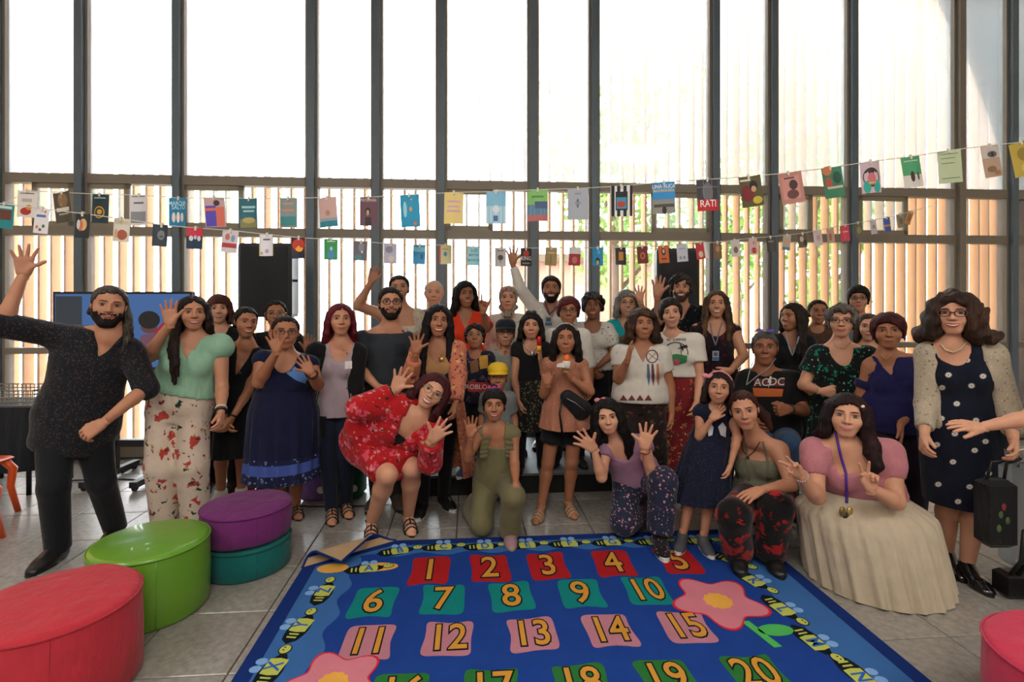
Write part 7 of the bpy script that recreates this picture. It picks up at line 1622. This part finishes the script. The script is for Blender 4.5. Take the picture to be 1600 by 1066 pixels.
def p38():
    pv_ = cloth('indigo purple jersey', '#1c1a4a', fold=.4); p = Person('p38', 'woman with cropped dark red hair in a purple cold-shoulder top', (1388, 518), 3.6, w=1.28, skin_c=SK['m'], sl=(1362, 572), sr=(1436, 566), ar=((1432, 630), (1407, 664)), hr=('flat', V3(-.1, -.3, -1), V3(-.7, .5, 0)), hip=(1400, 680), roll=-3)
    p.body(F(smile=.3)).top(pv_, (.62, .62), 'v', -.18, .016, .018, nd=.84, flare=.02, cold=True).trousers(cloth('dark wine trousers', '#1d1220'), wide=(.03, .04)).shoes('shoe', M_SHB).hair('#3a1014', '#6a1c22', .022, (.064, .086, -.026), .0, tilt=-.18, curl=.003)
    for sg in (-1, 1): b = MB().ball((sg * .078, .005, -.045), (.007, .007, .016), 8, 6); mesh_obj('earring', p.hx(np.array(b.v)), b.f, plain('blue drop', '#2a3a8a', .3), p.root)
    p.line([(1374, 552), (1384, 562), (1394, 552)], .0025, M_GOLD, 'necklace')
def p39():
    pk = cloth('rose pink smocked blouse', '#b07078', [(70, .2, '#a0616c', .4)], fold=.5); tl = cloth('cream tulle', '#b3a48e', fold=.5)
    p = Person('p39', 'woman in a pink blouse and cream tulle skirt crouching with peace signs', (1323, 650), 2.95, h=1.58, w=1.3, skin_c=SK['p'], hip=(1350, 800), hipd=.12, sl=(1272, 702), sr=(1390, 706), al=((1276, 776), (1250, 741)), ar=((1400, 784), (1360, 764)), hl=('peace', -58), hr=('peace', -6), kn=[(1320, 905, 2.95), (1385, 905, 2.95)], an=[(1325, 858, 3.3), (1385, 858, 3.3)], fdir=[(0, .4, -1), (0, .4, -1)], roll=4, neckd=.03)
    p.body(F(smile=.8, lip='#b0626a')).top(pk, .55, 'square', .2, .012, .006, nd=.88, puff=.02, cuff=.0).skirt(tl, .34, .006, .355, .335, .013, 23, e=.03, m=26, n=180, cx=(.03, -.06, 0), hipf=1.7, dome=.55)
    p.hair('#140e0e', '#3a1618', .017, (.06, .092, -.02), .002, tilt=.12, locks=hang(11, 120, .1, (0, .9), .11, .025, fy=.06) + [[(.08, .0, -.06, .03), (.11, .03, -.14, .034), (.13, .05, -.24, .03), (.11, .06, -.32, .01)]]); b = MB().ball((.06, .05, .07), .01, 10, 6); mesh_obj('hair_clip', p.hx(np.array(b.v)), b.f, plain('pearl', '#d8d0c4', .3), p.root)
    pu = plain('violet ribbon', '#4a1f8a', .6); p.lanyard([(1305, 674), (1309, 692), (1314, 714), (1322, 740), (1323, 770)], pu, r=.0065, keys=['shirt', 'body']); K_ = ['shirt', 'skirt', 'body']; q = p.proj([(1322, 800)], .016, K_)[0]; MB().tube(p.proj([(1323, y) for y in (768, 774, 780, 786)], .008, K_), .007, 6).build('lanyard_strap', pu, p.root, True)
    for k, c in enumerate(('#8a7440', '#3a342c', '#b9a060')): MB().ball(q + V3(.02 * (k - 1), 0, -.03 * (k % 2)), (.018, .01, .028), 8, 6).build('key', plain('key ' + c, c, .3, .1, .6), p.root, True)
    p.bracelet(0, plain('pale beads', '#c0a0a0', .5), .034, .005, beads=True)
def p40():
    nv = cloth('dark navy sheath', '#0c1122', fold=.3); cd = cloth('ecru crochet', '#a89a86', [(38, .22, '#7d705e', .8), (60, .2, '#c2b6a4', .4)]); p = Person('p40', 'woman with big curls in a daisy dress and ecru crochet cardigan', (1490, 492), 3.06, w=1.14, skin_c=SK['p'], yaw=-5, sl=(1452, 553), sr=(1549, 554), hip=(1506, 700), al=((1447, 632), (1444, 682)), ar=((1574, 634), (1584, 690)), feet=[(1490, 892), (1522, 912)], fdir=[(-.3, -1, 0), (-.15, -1, 0)])
    p.body(FO(open=.55, lip='#9c2f34', wide=1.04)).top(nv, 0., 'scoop', .1, .013, .008, nd=.9, name='dress_bodice').skirt(nv, .35, .42, .19, .17, .004, 5, name='dress_skirt').top(cd, 1.75, 'v', -.1, .02, .008, nd=.25, openw=.13, cuff=.0, name='cardigan').shoes('shoe', plain('black patent', '#0c0c0e', .15, .05, coat=.5))
    p.hair('#2a1a14', '#5a3c2c', .03, (.064, .094, -.02), .004, curl=.012, curlf=85, res=.0084, locks=hang(10, 122, .05, (.2, .2), .13, .042, back=-.06)).glasses(M_GL_R, .024, .018, r=.003)
    wt = plain('daisy white', '#c9c4bc', .8); yl = plain('daisy centre', '#9a8a5a', .8); bv = p.bvh(['dress_bodice', 'dress_skirt'])
    for (x, y) in ((1458, 567), (1511, 563), (1482, 586), (1518, 603), (1495, 631), (1471, 654), (1525, 657), (1464, 695), (1523, 704), (1489, 722), (1466, 757), (1515, 761), (1497, 784), (1540, 690), (1492, 678), (1472, 606), (1536, 588), (1545, 740)):
        b = p.proj([(x, y)], b=bv)
        g = p.decal([[(x + r * math.cos(a) , y + .8 * r * math.sin(a)) for k in range(20) for a, r in [(k * .314, 6.2 if k % 2 else 3.8)]]], wt, 'daisy_print', .003, b=bv); p.decal([[(x + 1.7 * math.cos(a), y + 1.4 * math.sin(a)) for a in np.linspace(0, 6.28, 9)[:-1]]], yl, 'daisy_centre', .005, b=bv, parent=g)
    p.line([(1470, 538), (1477, 547), (1490, 551), (1502, 545), (1511, 534)], .0045, plain('cream pearls', '#b9ab90', .3), 'necklace', keys=['body', 'dress_bodice'])
    # bags in her hand
    h = p.wr[1] + V3(0, -.02, -.1)
    r = empty('handbag', h + V3(-.1, .02, -.5)); tag(r, 'black handbag with embroidered flowers hanging beside the daisy dress', 'bag'); c = P(1555, 802, 2.81)
    mesh_obj('pouch', *[np.array(cube_bev(c[0] - .07, c[1] - .05, c[2] - .17, c[0] + .07, c[1] + .05, c[2] + .18, .025)[0]), cube_bev(0, 0, 0, 1, 1, 1, .1)[1]], cloth('black faux leather', '#0e0e10', rough=.45), r, False)
    MB().tube([c + V3(-.045, 0, .17), c + V3(-.02, 0, .27), h + V3(0, -.02, .02), c + V3(.06, 0, .26), c + V3(.045, 0, .17)], .008, 6).build('handle', M_BLACK, r, True)
    for dx, dz, cl in ((0, .05, '#6a2020'), (.02, -.02, '#38502a'), (-.025, -.06, '#445c2e'), (-.015, .01, '#38502a')): MB().ball(c + V3(dx, -.05, dz), (.013, .003, .02), 10, 6).build('embroidery', plain('embroidery ' + cl, cl, .8), r, True)
    r = empty('tote_bag', P(1588, 800, 2.9)); tag(r, 'translucent white tote bag held beside the daisy dress', 'bag'); c = P(1603, 802, 2.82); tm = glass('frosted plastic', .55, (.85, .86, .88))
    mesh_obj('pouch', np.array(cube_bev(c[0] - .1, c[1] - .03, c[2] - .27, c[0] + .13, c[1] + .05, c[2] + .26, .02)[0]), cube_bev(0, 0, 0, 1, 1, 1, .1)[1], tm, r, False)
    for y in (-.03, .04): MB().tube([c + V3(-.07, y, .25), c + V3(-.07, y, .33), h + V3(.0, y, .03), c + V3(.06, y, .33), c + V3(.08, y, .25)], .008, 6).build('handle', tm, r, True)
    q = floor_pt(1606, 940); r = empty('black_purse', q); tag(r, 'small black purse with a long strap resting on the tiles', 'bag'); mesh_obj('pouch', np.array(cube_bev(q[0] - .1, q[1], .004, q[0] + .19, q[1] + .1, .14, .02)[0]), cube_bev(0, 0, 0, 1, 1, 1, .1)[1], M_SHB, r, False)
    MB().tube([q + V3(-.075, .02, .13), q + V3(-.09, -.06, .24), q + V3(-.085, -.07, .4), q + V3(-.06, -.07, .42), q + V3(-.04, -.06, .26), q + V3(-.035, .02, .13)], .012, 6).build('strap', M_BLACK, r, True); MB().ball(q + V3(.03, -.004, .09), (.014, .006, .014), 10, 6).build('clasp', M_GOLD, r, True)
def p41():
    p = Person('p41', 'fair-haired person in a white tee reaching an arm across the daisy dress', (1722, 505), 2.6, skin_c=SK['p'], turn=-50, yaw=-60, al=((1612, 652, 2.5), (1532, 668, 2.55)), hl=('flat', V3(-1, .05, .12), V3(.1, .5, -1)), res=.014)
    p.body(F()).top(cloth('white tee', '#b9b2a8'), .5, 'crew', -.15).trousers(BLK).shoes('sneaker', M_SHB, M_SOLE).hair('#7a6040', '#b0946a', .016, (.062, .094, -.02), 0, locks=hang(10, 120, .3, (.8, .5), .1, .022))
import time as _time
_ONLY = None
for _k, _fn in list(globals().items()):
    if _k[0] == 'p' and len(_k) == 3 and _k[1:].isdigit() and callable(_fn):
        _fn()
